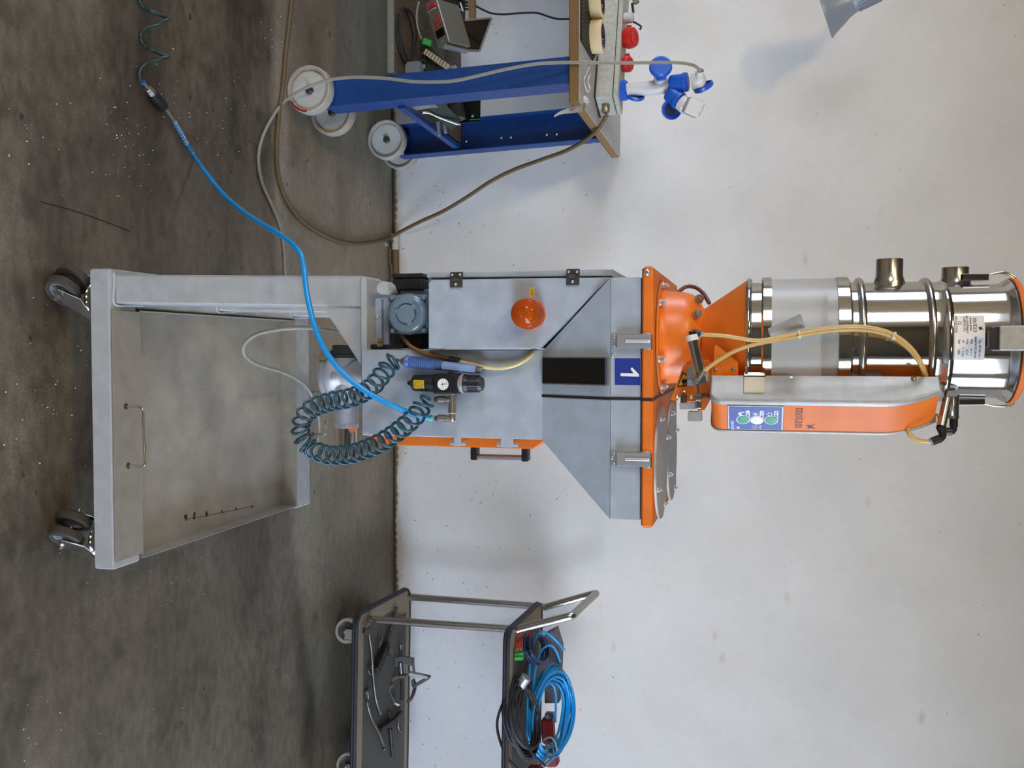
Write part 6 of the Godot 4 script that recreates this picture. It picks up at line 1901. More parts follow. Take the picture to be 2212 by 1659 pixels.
func build_handcart() -> void:
	# local axes of the cart: it stands a few degrees off the wall
	var O: Vector3 = Vector3(0.9269, 0.14, -2.9998)
	var back = Vector3(0.055, 0, -1).normalized()
	var ex = Vector3(1, 0, 0.055).normalized()
	var Ln = 0.84
	var D = 0.53
	var t = thing("handcart", "two-tier steel hand trolley with curved chrome push handle by the wall", "trolley", Vector3(1.36, 0, -3.3))
	var fl = Transform3D(Basis(ex, back, Vector3.UP), Vector3(O.x, 0, O.z))
	var mid = Vector2(Ln / 2, D / 2)
	for k in 2:
		var y0: float = [0.117, 0.667][k]
		var h: float = [0.025, 0.026][k]
		var ins: float = [0.0, 0.012][k]
		var f2 = fl * Transform3D(Basis(), Vector3(0.018 if k else 0.0, ins, y0))
		var dd = D - ins * 1.5
		var m2 = Vector2(Ln / 2, dd / 2)
		var bm = S()
		var outer = rrect(Ln, dd, 0.05, 8, m2)
		var inner = rrect(Ln - 0.016, dd - 0.016, 0.043, 8, m2)
		# bumper: a ring of its own thickness
		for i in outer.size():
			var j = (i + 1) % outer.size()
			bm.prism(PackedVector2Array([outer[i], outer[j], inner[j], inner[i]]), h, f2)
		var dk = part("deck", S().prism(inner, h - 0.010, f2 * Transform3D(Basis(), Vector3(0, 0, 0.002)), 0.002), mats.cart_deck, t, "lower deck" if k == 0 else "upper deck")
		var bump = S()
		var mo = PackedVector3Array()
		for p in rrect(Ln - 0.006, dd - 0.006, 0.048, 8, m2):
			mo.append(f2 * Vector3(p.x, p.y, h / 2))
		bump = S().prism(outer, h - 0.012, f2 * Transform3D(Basis(), Vector3(0, 0, 0.001)), 0.006)
		part("bumper", bump, mats.cart_edge, dk, "dark rubber bumper round the deck")
		var lip = S()
		for o in [0.004, 0.004]:
			pass
		var ring = PackedVector3Array()
		for p in rrect(Ln - 0.016, dd - 0.016, 0.044, 8, m2):
			ring.append(f2 * Vector3(p.x, p.y, h - 0.008))
		lip.tube(ring, 0.007, 10, true)
		part("rim", lip, mats.cart_edge, dk)
		part("rim_band", S().prism(rrect(Ln - 0.026, dd - 0.026, 0.038, 8, m2), 0.0020, f2 * Transform3D(Basis(), Vector3(0, 0, h - 0.0075)), 0.0005), mats.cart_deck, dk)
		part("deck_mat", S().prism(PackedVector2Array([Vector2(0.085, 0.066), Vector2(Ln - 0.06, 0.066), Vector2(Ln - 0.06, dd - 0.05), Vector2(0.10, dd - 0.05), Vector2(0.10, dd - 0.09), Vector2(0.062, dd * 0.62), Vector2(0.068, 0.12)]), 0.0024, f2 * Transform3D(Basis(), Vector3(0, 0, h - 0.0062)), 0.0005), mats.cart_mat, dk, "worn dark mat")
	# uprights and the bow handle at the left end
	var f0: Vector3 = Vector3(0.9749, 0.1163, -3.1)
	var f1: Vector3 = Vector3(0.9694, 0.6936, -3.1)
	var f2b: Vector3 = Vector3(0.9062, 0.8899, -3.1)
	var r0: Vector3 = Vector3(0.9956, 0.1308, -3.5)
	var r1: Vector3 = Vector3(0.9962, 0.7086, -3.5)
	var r2: Vector3 = Vector3(0.9285, 0.9048, -3.5)
	var tube = spline([f0, f0.lerp(f1, 0.5), f1 - Vector3(0, 0.02, 0), f1, f1.lerp(f2b, 0.14), f1.lerp(f2b, 0.5), f1.lerp(f2b, 0.85), f2b.lerp(r2, 0.02), f2b.lerp(r2, 0.16), f2b.lerp(r2, 0.5), f2b.lerp(r2, 0.84), r2.lerp(f2b, 0.02), r1.lerp(r2, 0.85), r1.lerp(r2, 0.5), r1.lerp(r2, 0.14), r1, r1 - Vector3(0, 0.02, 0), r0.lerp(r1, 0.5), r0], 0.012)
	part("push_handle", S().tube(tube, 0.0135, 18), mats.satin_steel, t, "bent steel tube handle and uprights")
	# casters
	for w in [Vector3(1.0294, 0.0371, -3.12), Vector3(1.532, 0.0297, -3.12), Vector3(1.0294, 0.0371, -3.12) + back * 0.33, Vector3(1.532, 0.0297, -3.12) + back * 0.33]:
		var c = Vector3(w.x, 0.046, w.z)
		var wn = part("caster_wheel", S().turned([Vector2(0.032, 0.011), Vector2(0.043, 0.012), Vector2(0.046, 0.008), Vector2(0.046, -0.008), Vector2(0.043, -0.012), Vector2(0.03, -0.011)], c, Vector3(-0.3, 0, 1), 36), mats.wheel_tread, t)
		part("wheel_disc", S().turned([Vector2(0, 0.006), Vector2(0.026, 0.006), Vector2(0.033, 0.012), Vector2(0.033, -0.011), Vector2(0, -0.011)], c, Vector3(-0.3, 0, 1), 36), mats.dark_grey, wn)
		var fk = S()
		fk.box(Vector3(0.036, 0.058, 0.003), Transform3D(Basis(Vector3.UP, -0.29), c + Vector3(0.008, 0.026, 0.017)), 0.001)
		fk.box(Vector3(0.036, 0.058, 0.003), Transform3D(Basis(Vector3.UP, -0.29), c + Vector3(0.008, 0.026, -0.017)), 0.001)
		fk.box(Vector3(0.05, 0.004, 0.05), Transform3D(Basis(), c + Vector3(0.008, 0.0485, 0)), 0.001)
		fk.rod(c + Vector3(0, 0, 0.022), c + Vector3(0, 0, -0.022), 0.006, 12)
		part("fork", fk, mats.zinc, wn)
	cart_tools()
	cart_goods()

func cart_tools() -> void:
	var y = 0.136
	# long steel bar with a hooked head
	var t = thing("long_bar", "long bright steel bar lying along the front of the lower trolley deck", "bar", Vector3(1.189, 0.136, -3.1695))
	part("shaft", S().tube(spline([Vector3(1.0165, 0.152, -3.0718), Vector3(1.0947, 0.152, -3.0955), Vector3(1.1853, 0.15, -3.1114), Vector3(1.2815, 0.148, -3.1402), Vector3(1.3559, 0.145, -3.1896)], 0.01), 0.0062, 10), mats.tool_steel, t)
	part("shaft", S().tube(spline([Vector3(1.2891, 0.14, -3.1588), Vector3(1.335, 0.14, -3.1886), Vector3(1.3613, 0.143, -3.1987)], 0.01), 0.005, 8), mats.tool_steel, t)
	part("hooked_head", S().bar(Vector3(0.9948, 0.15, -3.0319), Vector3(1.0149, 0.156, -3.0791), 0.022, 0.016, Vector3.UP, 0.004), mats.tool_steel, t)
	# thin bar further back
	solo("extension_bar", S().rod(Vector3(0.9965, 0.146, -3.3526), Vector3(1.1092, 0.15, -3.2526), 0.0065, 12, 0.0075), mats.tool_steel, "slim steel extension bar pointing at the rear trolley upright", "bar")
	# dark clamp block
	var b = thing("clamp_block", "dark worn flat clamp block lying between the bar and the puller", "tool", Vector3(1.1511, 0.136, -3.2138))
	part("block", S().bar(Vector3(1.1114, 0.15, -3.248), Vector3(1.1739, 0.15, -3.1285), 0.034, 0.024, Vector3.UP, 0.003), mats.tool_dark, b)
	part("spindle", S().rod(Vector3(1.0684, 0.15, -3.1993), Vector3(1.0958, 0.15, -3.1639), 0.006, 10), mats.tool_steel, b)
	part("jaw", S().bar(Vector3(1.1185, 0.16, -3.2283), Vector3(1.1497, 0.16, -3.2598), 0.022, 0.02, Vector3.UP, 0.003), mats.tool_steel, b)
	part("ring", S().tube(spline([Vector3(1.1464, 0.146, -3.0961), Vector3(1.1544, 0.146, -3.0794), Vector3(1.1734, 0.146, -3.0957), Vector3(1.1717, 0.146, -3.1209)], 0.004), 0.0035, 8), mats.tool_steel, b)
	# bright three-leg puller
	var z = -3.36
	var p = thing("gear_puller", "bright steel gear puller with spread jaws lying at the rear of the lower deck", "gear puller", Vector3(1.2946, 0.136, -3.4276))
	part("spindle", S().rod(Vector3(1.167, 0.1595, -3.36), Vector3(1.3643, 0.1624, -3.36), 0.0062, 14).prism(circ(0.0078, 6), 0.024, frame(Vector3(1.1452, 0.1587, -3.36), Vector3(1.3643, 0.1624, -3.36) - Vector3(1.1452, 0.1587, -3.36))), mats.tool_dark, p)
	part("spindle_tip", S().rod(Vector3(1.1452, 0.1587, -3.36), Vector3(1.1634, 0.1596, -3.36), 0.008, 6), mats.puller, p)
	part("upper_yoke", S().bar(Vector3(1.2305, 0.1225, -3.36), Vector3(1.2079, 0.1516, -3.36), 0.030, 0.013, Vector3.BACK, 0.002).bar(Vector3(1.2082, 0.1477, -3.36), Vector3(1.204, 0.1748, -3.36), 0.03, 0.014, Vector3.BACK, 0.002).bar(Vector3(1.2044, 0.1709, -3.36), Vector3(1.2099, 0.2132, -3.36), 0.030, 0.013, Vector3.BACK, 0.002), mats.puller, p)
	part("barrel", S().rod(Vector3(1.2145, 0.1593, -3.36), Vector3(1.2581, 0.162, -3.36), 0.013, 20), mats.satin_steel, p)
	part("link", S().bar(Vector3(1.2201, 0.1228, -3.345), Vector3(1.2716, 0.1187, -3.345), 0.010, 0.004, Vector3.BACK, 0.001).bar(Vector3(1.2048, 0.2151, -3.345), Vector3(1.2496, 0.2206, -3.345), 0.010, 0.004, Vector3.BACK, 0.001), mats.puller, p)
	part("lower_yoke", S().bar(Vector3(1.2704, 0.1474, -3.36), Vector3(1.2669, 0.186, -3.36), 0.012, 0.026, Vector3.BACK, 0.002), mats.puller, p)
	for s in 2:
		var q = [Vector3(1.2644, 0.1573, -3.345), Vector3(1.2919, 0.1026, -3.3), Vector3(1.3034, 0.1351, -3.3), Vector3(1.2901, 0.1406, -3.31)] if s == 0 else [Vector3(1.2553, 0.1938, -3.36), Vector3(1.2718, 0.2686, -3.38), Vector3(1.3122, 0.207, -3.38), Vector3(1.2907, 0.2013, -3.38)]
		var lg = S()
		for i in 3:
			for o in [-0.008, 0.008]:
				lg.bar(q[i] + Vector3(0, 0, o), q[i + 1] + Vector3(0, 0, o), 0.012, 0.003, Vector3.BACK, 0.0008)
		for i in 4:
			lg.rod(q[i] + Vector3(0, 0, -0.012), q[i] + Vector3(0, 0, 0.012), 0.004, 10)
		part("arm", lg, mats.puller, p)
		var j = S()
		var w = [Vector3(1.3053, 0.1332, -3.3), Vector3(1.3356, 0.1385, -3.31), Vector3(1.3601, 0.1477, -3.32), Vector3(1.3714, 0.1628, -3.33)] if s == 0 else [Vector3(1.3119, 0.2109, -3.38), Vector3(1.338, 0.2069, -3.37), Vector3(1.3571, 0.1991, -3.36), Vector3(1.3653, 0.1895, -3.35)]
		var sp = spline(w, 0.006)
		for i in sp.size() - 1:
			j.bar(sp[i], sp[i + 1] + (sp[i + 1] - sp[i]) * 0.4, 0.013, 0.010, Vector3.BACK, 0.002)
		part("jaw", j, mats.tool_steel, p)
	# darker second puller with long bowed legs
	var d = thing("old_puller", "dark oily puller with long bowed legs near the trolley's front edge", "gear puller", Vector3(1.4104, 0.136, -3.246))
	part("bowed_leg", S().tube(spline([Vector3(1.2448, 0.15, -3.073), Vector3(1.2605, 0.15, -3.0605), Vector3(1.2987, 0.15, -3.0723), Vector3(1.3574, 0.148, -3.1136), Vector3(1.4176, 0.146, -3.1689), Vector3(1.4831, 0.144, -3.2169), Vector3(1.505, 0.142, -3.2349)], 0.008), 0.0055, 10), mats.tool_steel, d)
	part("bowed_leg", S().tube(spline([Vector3(1.3918, 0.15, -3.3715), Vector3(1.4174, 0.15, -3.3614), Vector3(1.4523, 0.148, -3.3563), Vector3(1.4839, 0.146, -3.3657), Vector3(1.505, 0.144, -3.3949)], 0.008), 0.005, 10), mats.tool_steel, d)
	part("cross_head", S().bar(Vector3(1.4065, 0.15, -3.1684), Vector3(1.4241, 0.152, -3.2991), 0.02, 0.02, Vector3.UP, 0.004).bar(Vector3(1.4241, 0.152, -3.2991), Vector3(1.419, 0.152, -3.3759), 0.018, 0.016, Vector3.UP, 0.004), mats.tool_dark, d)
	part("screw", S().rod(Vector3(1.3692, 0.15, -3.2583), Vector3(1.4475, 0.15, -3.2711), 0.005, 10).rod(Vector3(1.4439, 0.15, -3.2711), Vector3(1.5638, 0.146, -3.3027), 0.0075, 12), mats.tool_dark, d)
	part("end_hook", S().ball(Vector3(1.502, 0.145, -3.3924), 0.007).ball(Vector3(1.5016, 0.145, -3.2232), 0.007), mats.tool_steel, d)
	var h = thing("grip_block", "small worn steel grip block beside the long bar's hooked head end", "tool", Vector3(1.2327, 0.136, -3.097))
	part("body", S().bar(Vector3(1.2156, 0.148, -3.0616), Vector3(1.2536, 0.148, -3.0734), 0.026, 0.02, Vector3.UP, 0.006), mats.tool_steel, h)

func loops(c: Vector3, ux: Vector3, uy: Vector3, n: int, sd: int, jit: float) -> Array:
	# several turns of a coil, each a little different
	var rng = RandomNumberGenerator.new()
	rng.seed = sd
	var nz = ux.cross(uy).normalized()
	var out = []
	for k in n:
		var o = PackedVector3Array()
		var s = 1.0 - jit * rng.randf()
		var s2 = 1.0 - jit * rng.randf()
		var sh = ux * rng.randfn(0, 0.02) + uy * rng.randfn(0, 0.03) + nz * rng.randf_range(0.0, 0.03)
		var ph = rng.randf() * TAU
		for i in 56:
			var a = TAU * i / 56
			o.append(c + sh + ux * cos(a) * s + uy * sin(a) * s2 + nz * 0.004 * sin(2 * a + ph))
		out.append(o)
	return out

func cart_goods() -> void:
	# grey case at the back of the upper deck
	var t = thing("grey_case", "dark grey plastic case with sloping side behind the blue hose coil", "case", Vector3(1.25, 0.69, -3.44))
	part("body", poly_at([Vector3(1.076, 0.7241, -3.4), Vector3(1.3386, 0.7244, -3.4), Vector3(1.3333, 0.7782, -3.4), Vector3(1.1204, 0.7867, -3.4), Vector3(1.0516, 0.7653, -3.4)], -3.46, -3.40, 0.004), mats.bag_grey, t)
	part("flap", S().face([Vector3(1.1926, 0.6877, -3.25), Vector3(1.2987, 0.7506, -3.395), Vector3(1.1403, 0.7415, -3.395), Vector3(1.1391, 0.6914, -3.27)], Vector3(0, 1, 1)).face([Vector3(1.1933, 0.6872, -3.252) - Vector3(0, 0.003, 0), Vector3(1.2995, 0.7501, -3.397) - Vector3(0, 0.003, 0), Vector3(1.1409, 0.741, -3.397) - Vector3(0, 0.003, 0), Vector3(1.1398, 0.6909, -3.272) - Vector3(0, 0.003, 0)], Vector3(0, -1, -1)), mats.bag_grey, t)
	# black cable bundle drooping over the front edge
	var k = thing("black_cable_bundle", "bundle of black cable drooping over the trolley's front edge below the blue coil", "cable", Vector3(1.3211, 0.7, -3.1668))
	var c1: Vector3 = Vector3(1.2815, 0.7036, -3.1)
	var i = 0
	for o in loops(c1, (Vector3(1.4439, 0.7169, -3.1) - Vector3(1.1571, 0.6798, -3.14)) * 0.5, (Vector3(1.3645, 0.7322, -3.26) - Vector3(1.26, 0.6678, -3.035)) * 0.5, 13, 21, 0.32):
		part("turn", S().tube(o, 0.0048, 8, true), mats.black_rubber, k)
	part("turn", S().tube(spline([Vector3(1.1675, 0.6875, -3.06), Vector3(1.2073, 0.6627, -3.03), Vector3(1.2693, 0.6457, -3.02), Vector3(1.3325, 0.6555, -3.02), Vector3(1.3934, 0.685, -3.02), Vector3(1.4292, 0.7183, -3.03)]), 0.0048, 8), mats.black_rubber, k)
	part("turn", S().tube(spline([Vector3(1.157, 0.6934, -3.05), Vector3(1.2181, 0.715, -3.03), Vector3(1.2964, 0.7313, -3.03), Vector3(1.3647, 0.7638, -3.03), Vector3(1.4164, 0.8077, -3.05)]), 0.0046, 8), mats.black_rubber, k)
	for j in 6:
		part("strand", S().tube(spline([Vector3(1.1463, 0.7185, -3.1) + Vector3(0.0, (j - 2.5) * 0.005, -0.006 * (j % 3)), Vector3(1.1836, 0.6995, -3.09) + Vector3(0, (j - 2.5) * 0.008, -0.01 * (j % 3)), Vector3(1.2402, 0.6822, -3.08) + Vector3(0, (j - 2.5) * 0.011, -0.012 * (j % 3))]), 0.005, 8), mats.black_rubber, k)
	part("tape_wrap", S().rod(Vector3(1.1307, 0.7285, -3.1), Vector3(1.167, 0.7052, -3.1), 0.0185, 20, 0.0195, 0.003), mats.silver_tape, k, "silver tape round the bundle's end")
	# blue hose coil lying tilted on top
	var b = thing("blue_hose_coil", "large coil of thin bright blue air hose on the upper trolley deck", "hose", Vector3(1.3942, 0.72, -3.4514))
	var c2: Vector3 = Vector3(1.3329, 0.756, -3.3)
	for o in loops(c2, (Vector3(1.5023, 0.7565, -3.26) - Vector3(1.1583, 0.7688, -3.36)) * 0.5, (Vector3(1.3661, 0.8098, -3.42) - Vector3(1.2817, 0.706, -3.17)) * 0.5, 17, 9, 0.36):
		part("turn", S().tube(o, 0.0044, 8, true), mats.hose_blue, b)
	part("loose_end", S().tube(spline([Vector3(1.3712, 0.7128, -3.17), Vector3(1.2207, 0.7161, -3.17), Vector3(1.0936, 0.7213, -3.19), Vector3(1.0355, 0.7318, -3.21), Vector3(1.0161, 0.7504, -3.24), Vector3(1.0301, 0.771, -3.27), Vector3(1.0629, 0.7938, -3.3), Vector3(1.0998, 0.8174, -3.32)]), 0.0046, 8), mats.hose_blue, b)
	part("loose_loop", S().tube(spline([Vector3(1.3908, 0.7239, -3.18), Vector3(1.2267, 0.7282, -3.19), Vector3(1.1274, 0.7346, -3.22), Vector3(1.0832, 0.7492, -3.26), Vector3(1.0802, 0.7713, -3.3), Vector3(1.1158, 0.7836, -3.34), Vector3(1.1597, 0.7935, -3.36)]), 0.0046, 8), mats.hose_blue, b)
	for q in [[Vector3(1.3816, 0.7293, -3.2), Vector3(1.2873, 0.7381, -3.22), Vector3(1.2292, 0.7528, -3.26), Vector3(1.2211, 0.7715, -3.3), Vector3(1.2687, 0.7825, -3.33), Vector3(1.3764, 0.7826, -3.33)], [Vector3(1.3518, 0.7303, -3.21), Vector3(1.2569, 0.7437, -3.24), Vector3(1.2084, 0.7586, -3.28), Vector3(1.2039, 0.7706, -3.32)]]:
		part("turn", S().tube(spline(q), 0.0044, 8), mats.hose_blue, b)
	part("tie", S().tube(spline([Vector3(1.3841, 0.7102, -3.16), Vector3(1.3922, 0.7196, -3.17), Vector3(1.3934, 0.7307, -3.18), Vector3(1.3939, 0.7395, -3.2)]), 0.0022, 6), mats.dark_blue, b)
	for q in [[Vector3(1.4863, 0.7566, -3.2), Vector3(1.4533, 0.7804, -3.2), Vector3(1.4218, 0.7758, -3.22), Vector3(1.4114, 0.761, -3.24)], [Vector3(1.4814, 0.7702, -3.2), Vector3(1.4601, 0.7963, -3.22), Vector3(1.4318, 0.7919, -3.24), Vector3(1.4251, 0.7737, -3.26)], [Vector3(1.4034, 0.7587, -3.22), Vector3(1.3959, 0.7781, -3.24), Vector3(1.416, 0.7944, -3.26), Vector3(1.458, 0.7987, -3.28)]]:
		part("grey_tie", S().tube(spline(q), 0.0042, 8), mats.dark_cable, b)
	# connector with red wires, and the dark blue cable it belongs to
	var w = thing("wired_connector", "green screw connector on red wires at the trolley's upper left corner", "connector", Vector3(1.0586, 0.7, -3.1009))
	part("housing", S().box(Vector3(0.024, 0.034, 0.018), Transform3D(Basis(Vector3.BACK, 0.12), Vector3(1.0598, 0.7019, -3.1)), 0.001), mats.terminal_green, w)
	part("step", S().box(Vector3(0.012, 0.030, 0.022), Transform3D(Basis(Vector3.BACK, 0.12), Vector3(1.0661, 0.7048, -3.095)), 0.001), mats.terminal_green, w)
	for j in 5:
		var e: Vector3 = Vector3(1.0461, 0.6916, -3.095).lerp(Vector3(1.0394, 0.7131, -3.095), j / 4.0)
		part("ferrule", S().rod(e + Vector3(-0.012, 0.001, 0), e, 0.0016, 8), mats.copper, w)
		part("red_wire", S().tube(spline([e + Vector3(-0.011, 0.001, 0), e + Vector3(-0.035, 0.002, -0.005), Vector3(1.0048, 0.6917, -3.12) + Vector3(0, 0.002 * j, -0.01), Vector3(0.9933, 0.7008, -3.15) + Vector3(0, 0.002 * j, -0.01), Vector3(1.0013, 0.7018, -3.2)]), 0.0018, 6), mats.wire_red, w)
		part("screw_hole", S().rod(e + Vector3(0.004, 0.0, 0.0085), e + Vector3(0.004, 0.0, 0.0095), 0.0018, 8), mats.black_print, w)
	var n = thing("navy_cable", "dark navy cable coiled at the trolley's upper left end under the handle", "cable", Vector3(1.0983, 0.7, -3.3062))
	for o in loops(Vector3(1.0732, 0.7192, -3.22), (Vector3(1.1227, 0.7325, -3.2) - Vector3(1.0164, 0.714, -3.22)) * 0.5, (Vector3(1.1136, 0.7273, -3.34) - Vector3(1.0461, 0.7059, -3.13)) * 0.5, 7, 5, 0.25):
		part("turn", S().tube(o, 0.004, 8, true), mats.dark_blue, n)
	part("black_plug", S().bar(Vector3(1.0112, 0.7219, -3.16), Vector3(1.0536, 0.7287, -3.16), 0.026, 0.026, Vector3.BACK, 0.003), mats.black_plastic, n)
	for j in 3:
		part("red_wire", S().rod(Vector3(0.9914, 0.7161, -3.17) + Vector3(0, 0.003 * j, 0), Vector3(1.0161, 0.7207, -3.165) + Vector3(0, 0.003 * j, 0), 0.0016, 6), mats.wire_red, n)
	# red tool with a chrome ring, seen through the coil
	var r = thing("red_tool", "dark red plastic power tool with chrome collar lying inside the blue coil", "tool", Vector3(1.5023, 0.7, -3.582))
	part("body", S().bar(Vector3(1.3784, 0.7438, -3.37), Vector3(1.4731, 0.7492, -3.37), 0.045, 0.05, Vector3.BACK, 0.008), mats.red_plastic, r)
	part("collar", S().bar(Vector3(1.3581, 0.7526, -3.37), Vector3(1.3809, 0.7535, -3.37), 0.036, 0.03, Vector3.BACK, 0.004), mats.chrome, r)
	part("foot", S().bar(Vector3(1.4908, 0.763, -3.34), Vector3(1.546, 0.7701, -3.34), 0.05, 0.05, Vector3.BACK, 0.01), mats.red_plastic, r)
	solo("red_cutter", S().bar(Vector3(1.4887, 0.7362, -3.2), Vector3(1.5655, 0.743, -3.2), 0.06, 0.04, Vector3.BACK, 0.01), mats.red_plastic, "dark red plastic cutter grip at the trolley's front edge under the blue coil", "tool")

func build_cables() -> void:
	# grey lead from the white plug over the bench edge and wheel to the floor and away behind the stand
	solo("grey_cable", S().tube(spline([Vector3(-0.8996, 1.3075, -3.085), Vector3(-0.9038, 1.2929, -3.04), Vector3(-0.8979, 1.2542, -2.98), Vector3(-0.8867, 1.1887, -2.92), Vector3(-0.876, 1.0829, -2.86), Vector3(-0.8709, 0.9777, -2.81), Vector3(-0.8722, 0.9226, -2.8), Vector3(-0.8686, 0.8409, -2.78), Vector3(-0.8583, 0.7564, -2.77), Vector3(-0.8455, 0.668, -2.77), Vector3(-0.8347, 0.5858, -2.77), Vector3(-0.8354, 0.5177, -2.77), Vector3(-0.8425, 0.441, -2.77), Vector3(-0.8595, 0.3476, -2.77), Vector3(-0.8679, 0.255, -2.765), Vector3(-0.8649, 0.1796, -2.755), Vector3(-0.8505, 0.1198, -2.745), Vector3(-0.8281, 0.0678, -2.735), Vector3(-0.7966, 0.0134, -2.735), Vector3(-0.7288, 0.0055, -2.6713), Vector3(-0.6554, 0.0055, -2.6132), Vector3(-0.5868, 0.0055, -2.5898), Vector3(-0.5197, 0.0055, -2.6106), Vector3(-0.4575, 0.0055, -2.6719), Vector3(-0.3982, 0.0055, -2.7209), Vector3(-0.3263, 0.0055, -2.7438), Vector3(-0.2371, 0.0055, -2.7513), Vector3(-0.147, 0.0055, -2.7558)], 0.015), 0.0052, 10), mats.grey_cable, "grey cable running from the white plug down over the bench wheel and floor", "cable")
	# dirty brown supply cable from the gland to the wall foot and along the floor
	solo("brown_cable", S().tube(spline([Vector3(-0.7902, 0.999, -3.13), Vector3(-0.7719, 0.9849, -3.14), Vector3(-0.748, 0.9614, -3.1578), Vector3(-0.732, 0.9129, -3.2147), Vector3(-0.715, 0.8294, -3.2956), Vector3(-0.6963, 0.7257, -3.34), Vector3(-0.6766, 0.605, -3.4), Vector3(-0.6471, 0.5002, -3.45), Vector3(-0.6015, 0.3913, -3.5), Vector3(-0.5574, 0.2819, -3.54), Vector3(-0.5246, 0.1688, -3.58), Vector3(-0.4953, 0.0726, -3.62), Vector3(-0.4676, 0.012, -3.6274), Vector3(-0.4317, 0.008, -3.4587), Vector3(-0.4092, 0.0075, -3.3051), Vector3(-0.4019, 0.0075, -3.1624), Vector3(-0.411, 0.0075, -3.0126), Vector3(-0.4364, 0.0075, -2.8752), Vector3(-0.478, 0.0075, -2.7798), Vector3(-0.5316, 0.0075, -2.7228), Vector3(-0.601, 0.0075, -2.7003), Vector3(-0.6899, 0.0075, -2.7049), Vector3(-0.7744, 0.0075, -2.7213), Vector3(-0.8465, 0.0075, -2.7437), Vector3(-0.9558, 0.0075, -2.7639), Vector3(-1.0685, 0.0075, -2.7906), Vector3(-1.1827, 0.0075, -2.8177)], 0.015), 0.0074, 10), mats.brown_cable, "thick dirty brown cable sagging from the box's gland along the wall to the floor", "cable")
	# dark green spiral hose and its coupling on the floor
	var g = [Vector3(-0.9115, 0.006, -2.0187), Vector3(-0.8777, 0.006, -2.025), Vector3(-0.86, 0.006, -2.039), Vector3(-0.8543, 0.012, -2.0635), Vector3(-0.845, 0.035, -2.0762), Vector3(-0.8385, 0.05, -2.0814), Vector3(-0.8231, 0.045, -2.0616), Vector3(-0.8128, 0.02, -2.0516), Vector3(-0.7981, 0.008, -2.0385), Vector3(-0.7796, 0.006, -2.0299), Vector3(-0.7664, 0.006, -2.0423), Vector3(-0.7592, 0.012, -2.0651), Vector3(-0.7474, 0.035, -2.074), Vector3(-0.744, 0.046, -2.085), Vector3(-0.7354, 0.038, -2.0657), Vector3(-0.7259, 0.016, -2.0551), Vector3(-0.7079, 0.008, -2.0346), Vector3(-0.6877, 0.008, -2.0198), Vector3(-0.6705, 0.013, -2.0162), Vector3(-0.6639, 0.014, -2.0255)]
	solo("spiral_hose", S().tube(spline(g, 0.006), 0.0046, 10), mats.coil_dark, "dark green spiral hose end lying on the floor at the left", "hose")
	var a: Vector3 = Vector3(-0.6672, 0.0145, -2.0213)
	var b: Vector3 = Vector3(-0.6223, 0.0145, -2.1154)
	var d = (b - a).normalized()
	var L = a.distance_to(b)
	var t = thing("hose_coupling", "quick hose coupling with black rubber sleeve lying on the concrete floor", "coupling", Vector3(a.x, 0, a.z))
	part("blue_collar", S().rod(a, a + d * 0.006, 0.0062, 16), mats.socket_blue, t)
	part("push_fitting", S().rod(a + d * 0.004, a + d * 0.026, 0.0056, 16), mats.chrome, t)
	part("nut", S().prism(circ(0.0105, 6), 0.008, frame(a + d * 0.024, d), 0.001).prism(circ(0.0115, 6), 0.012, frame(a + d * 0.033, d), 0.001).rod(a + d * 0.03, a + d * 0.05, 0.0098, 20), mats.nickel, t)
	part("sleeve", S().turned([Vector2(0, 0), Vector2(0.0125, 0), Vector2(0.0138, 0.003), Vector2(0.0138, L - 0.062), Vector2(0.012, L - 0.054), Vector2(0, L - 0.052)], a + d * 0.047, d, 28), mats.black_rubber, t)
	# blue supply hose: floor, spring guard, then up past the post to the fitting
	var h = thing("blue_hose", "bright blue air hose rising from the floor coupling to the nickel fitting", "hose", Vector3(b.x, 0, b.z))
	part("tail_pipe", S().tube(spline([b - d * 0.004, Vector3(-0.6129, 0.012, -2.1344), Vector3(-0.6016, 0.01, -2.1568)], 0.004), 0.0052, 12), mats.nickel, h)
	var sp = spline([Vector3(-0.6023, 0.01, -2.1548), Vector3(-0.5809, 0.009, -2.1821), Vector3(-0.5545, 0.009, -2.2125)], 0.0012)
	var win = PackedVector3Array()
	for i in sp.size():
		var tt = (sp[mini(i + 1, sp.size() - 1)] - sp[maxi(i - 1, 0)]).normalized()
		var x = tt.cross(Vector3.UP).normalized()
		var yv = tt.cross(x)
		win.append(sp[i] + (x * cos(i * 1.15) + yv * sin(i * 1.15)) * 0.0062)
	part("spring_guard", S().tube(win, 0.0011, 6), mats.zinc, h)
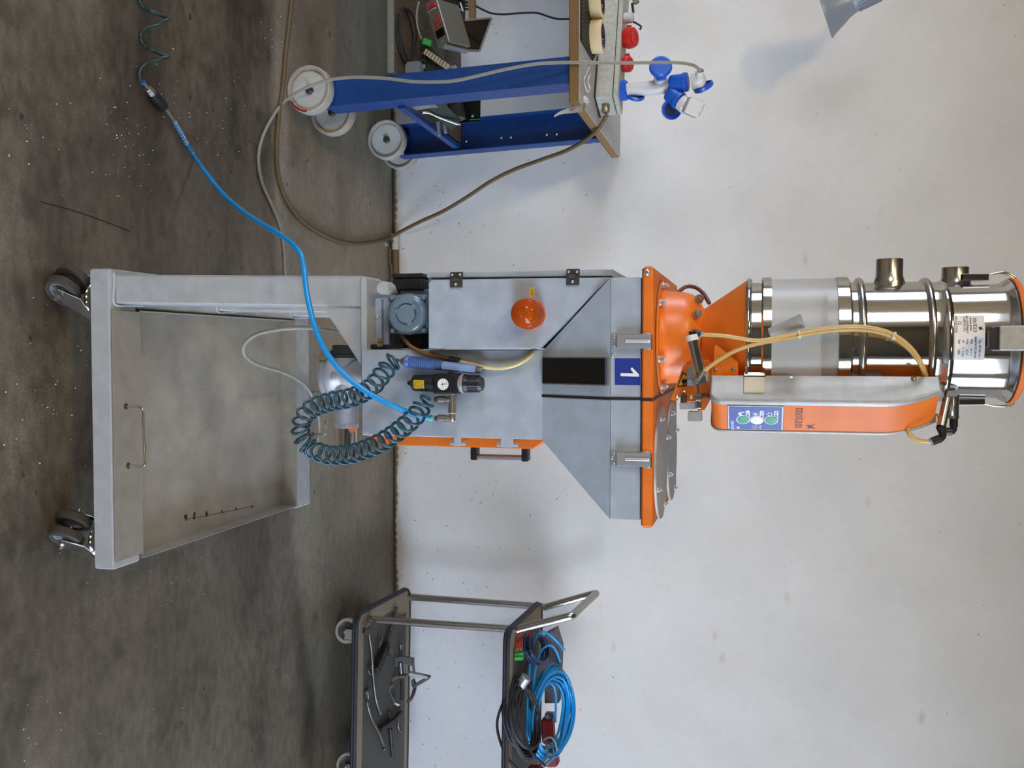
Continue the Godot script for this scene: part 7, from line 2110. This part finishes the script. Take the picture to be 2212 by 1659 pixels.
	part("hose", S().tube(spline([Vector3(-0.6023, 0.01, -2.1548), Vector3(-0.5809, 0.009, -2.1821), Vector3(-0.5545, 0.009, -2.2125), Vector3(-0.5282, 0.009, -2.248), Vector3(-0.4496, 0.1594, -2.06), Vector3(-0.405, 0.2195, -2.01), Vector3(-0.358, 0.2915, -1.95), Vector3(-0.3107, 0.3815, -1.87), Vector3(-0.2734, 0.4678, -1.79), Vector3(-0.2374, 0.5554, -1.71), Vector3(-0.2121, 0.6083, -1.665), Vector3(-0.1897, 0.6403, -1.64), Vector3(-0.1644, 0.6541, -1.63), Vector3(-0.1306, 0.6587, -1.628), Vector3(-0.095, 0.6653, -1.626), Vector3(-0.055, 0.6766, -1.624), Vector3(-0.017, 0.6928, -1.622), Vector3(0.0156, 0.7137, -1.622), Vector3(0.0462, 0.7421, -1.622), Vector3(0.0739, 0.7789, -1.624), Vector3(0.0956, 0.8185, -1.63), Vector3(0.1159, 0.859, -1.645), Vector3(0.1261, 0.8859, -1.66), Vector3(0.1291, 0.9007, -1.668)], 0.01), 0.0054, 12), mats.hose_blue, h)
	part("green_collar", S().rod(Vector3(0.1286, 0.8973, -1.667), Vector3(0.1291, 0.9007, -1.668), 0.0066, 16), mats.terminal_green, h)
	# the machine's own grey lead hanging into the tray
	solo("machine_lead", S().tube(spline([Vector3(-0.0371, 0.593, -1.95), Vector3(-0.042, 0.591, -1.93), Vector3(-0.0466, 0.5794, -1.9), Vector3(-0.0491, 0.5607, -1.87), Vector3(-0.0499, 0.5209, -1.85), Vector3(-0.0449, 0.4702, -1.84), Vector3(-0.0342, 0.4189, -1.85), Vector3(-0.014, 0.3755, -1.88), Vector3(0.0093, 0.3453, -1.93), Vector3(0.0287, 0.3163, -2.02), Vector3(0.0418, 0.293, -2.12), Vector3(0.0551, 0.2657, -2.24), Vector3(0.0759, 0.2212, -2.4), Vector3(0.1069, 0.1795, -2.55), Vector3(0.1497, 0.1696, -2.62), Vector3(0.207, 0.1663, -2.66), Vector3(0.2525, 0.1575, -2.68), Vector3(0.2904, 0.1441, -2.69), Vector3(0.3488, 0.0055, -2.9435), Vector3(0.373, 0.0055, -2.9292)], 0.01), 0.0048, 10), mats.grey_cable, "grey lead hanging from under the machine in a loop above the drip tray", "cable")
	# conduit along the wall foot with its cream end fitting
	var c = thing("wall_conduit", "cream conduit fitting and two brown pipes along the foot of the wall", "conduit", Vector3(-0.3806, 0, -3.6354))
	var cy = 0.018
	part("pipe", S().rod(Vector3(-0.4267, 0.026, -3.655), Vector3(0.35, 0.026, -3.655), 0.0145, 18), mats.brown_cable, c)
	part("pipe", S().tube(spline([Vector3(-0.4236, 0.010, -3.635), Vector3(-0.362, 0.010, -3.635), Vector3(-0.3117, 0.016, -3.637), Vector3(0.0, 0.012, -3.636)]), 0.0055, 10), mats.brown_cable, c)
	var fx: float = -0.4866
	part("fitting", S().rod(Vector3(fx, 0.024, -3.655), Vector3(-0.4558, 0.024, -3.655), 0.0185, 22, -1.0, 0.002).rod(Vector3(-0.4577, 0.026, -3.655), Vector3(-0.421, 0.026, -3.655), 0.0155, 22), mats.box_grey, c)
	part("set_screw", S().rod(Vector3(-0.4429, -0.0119, -3.64), Vector3(-0.439, -0.0077, -3.605), 0.0125, 18, -1.0, 0.001), mats.box_grey, c)
	part("slot", S().rod(Vector3(-0.458, 0.0161, -3.645), Vector3(-0.4545, 0.0214, -3.632), 0.005, 12), mats.black_print, c)
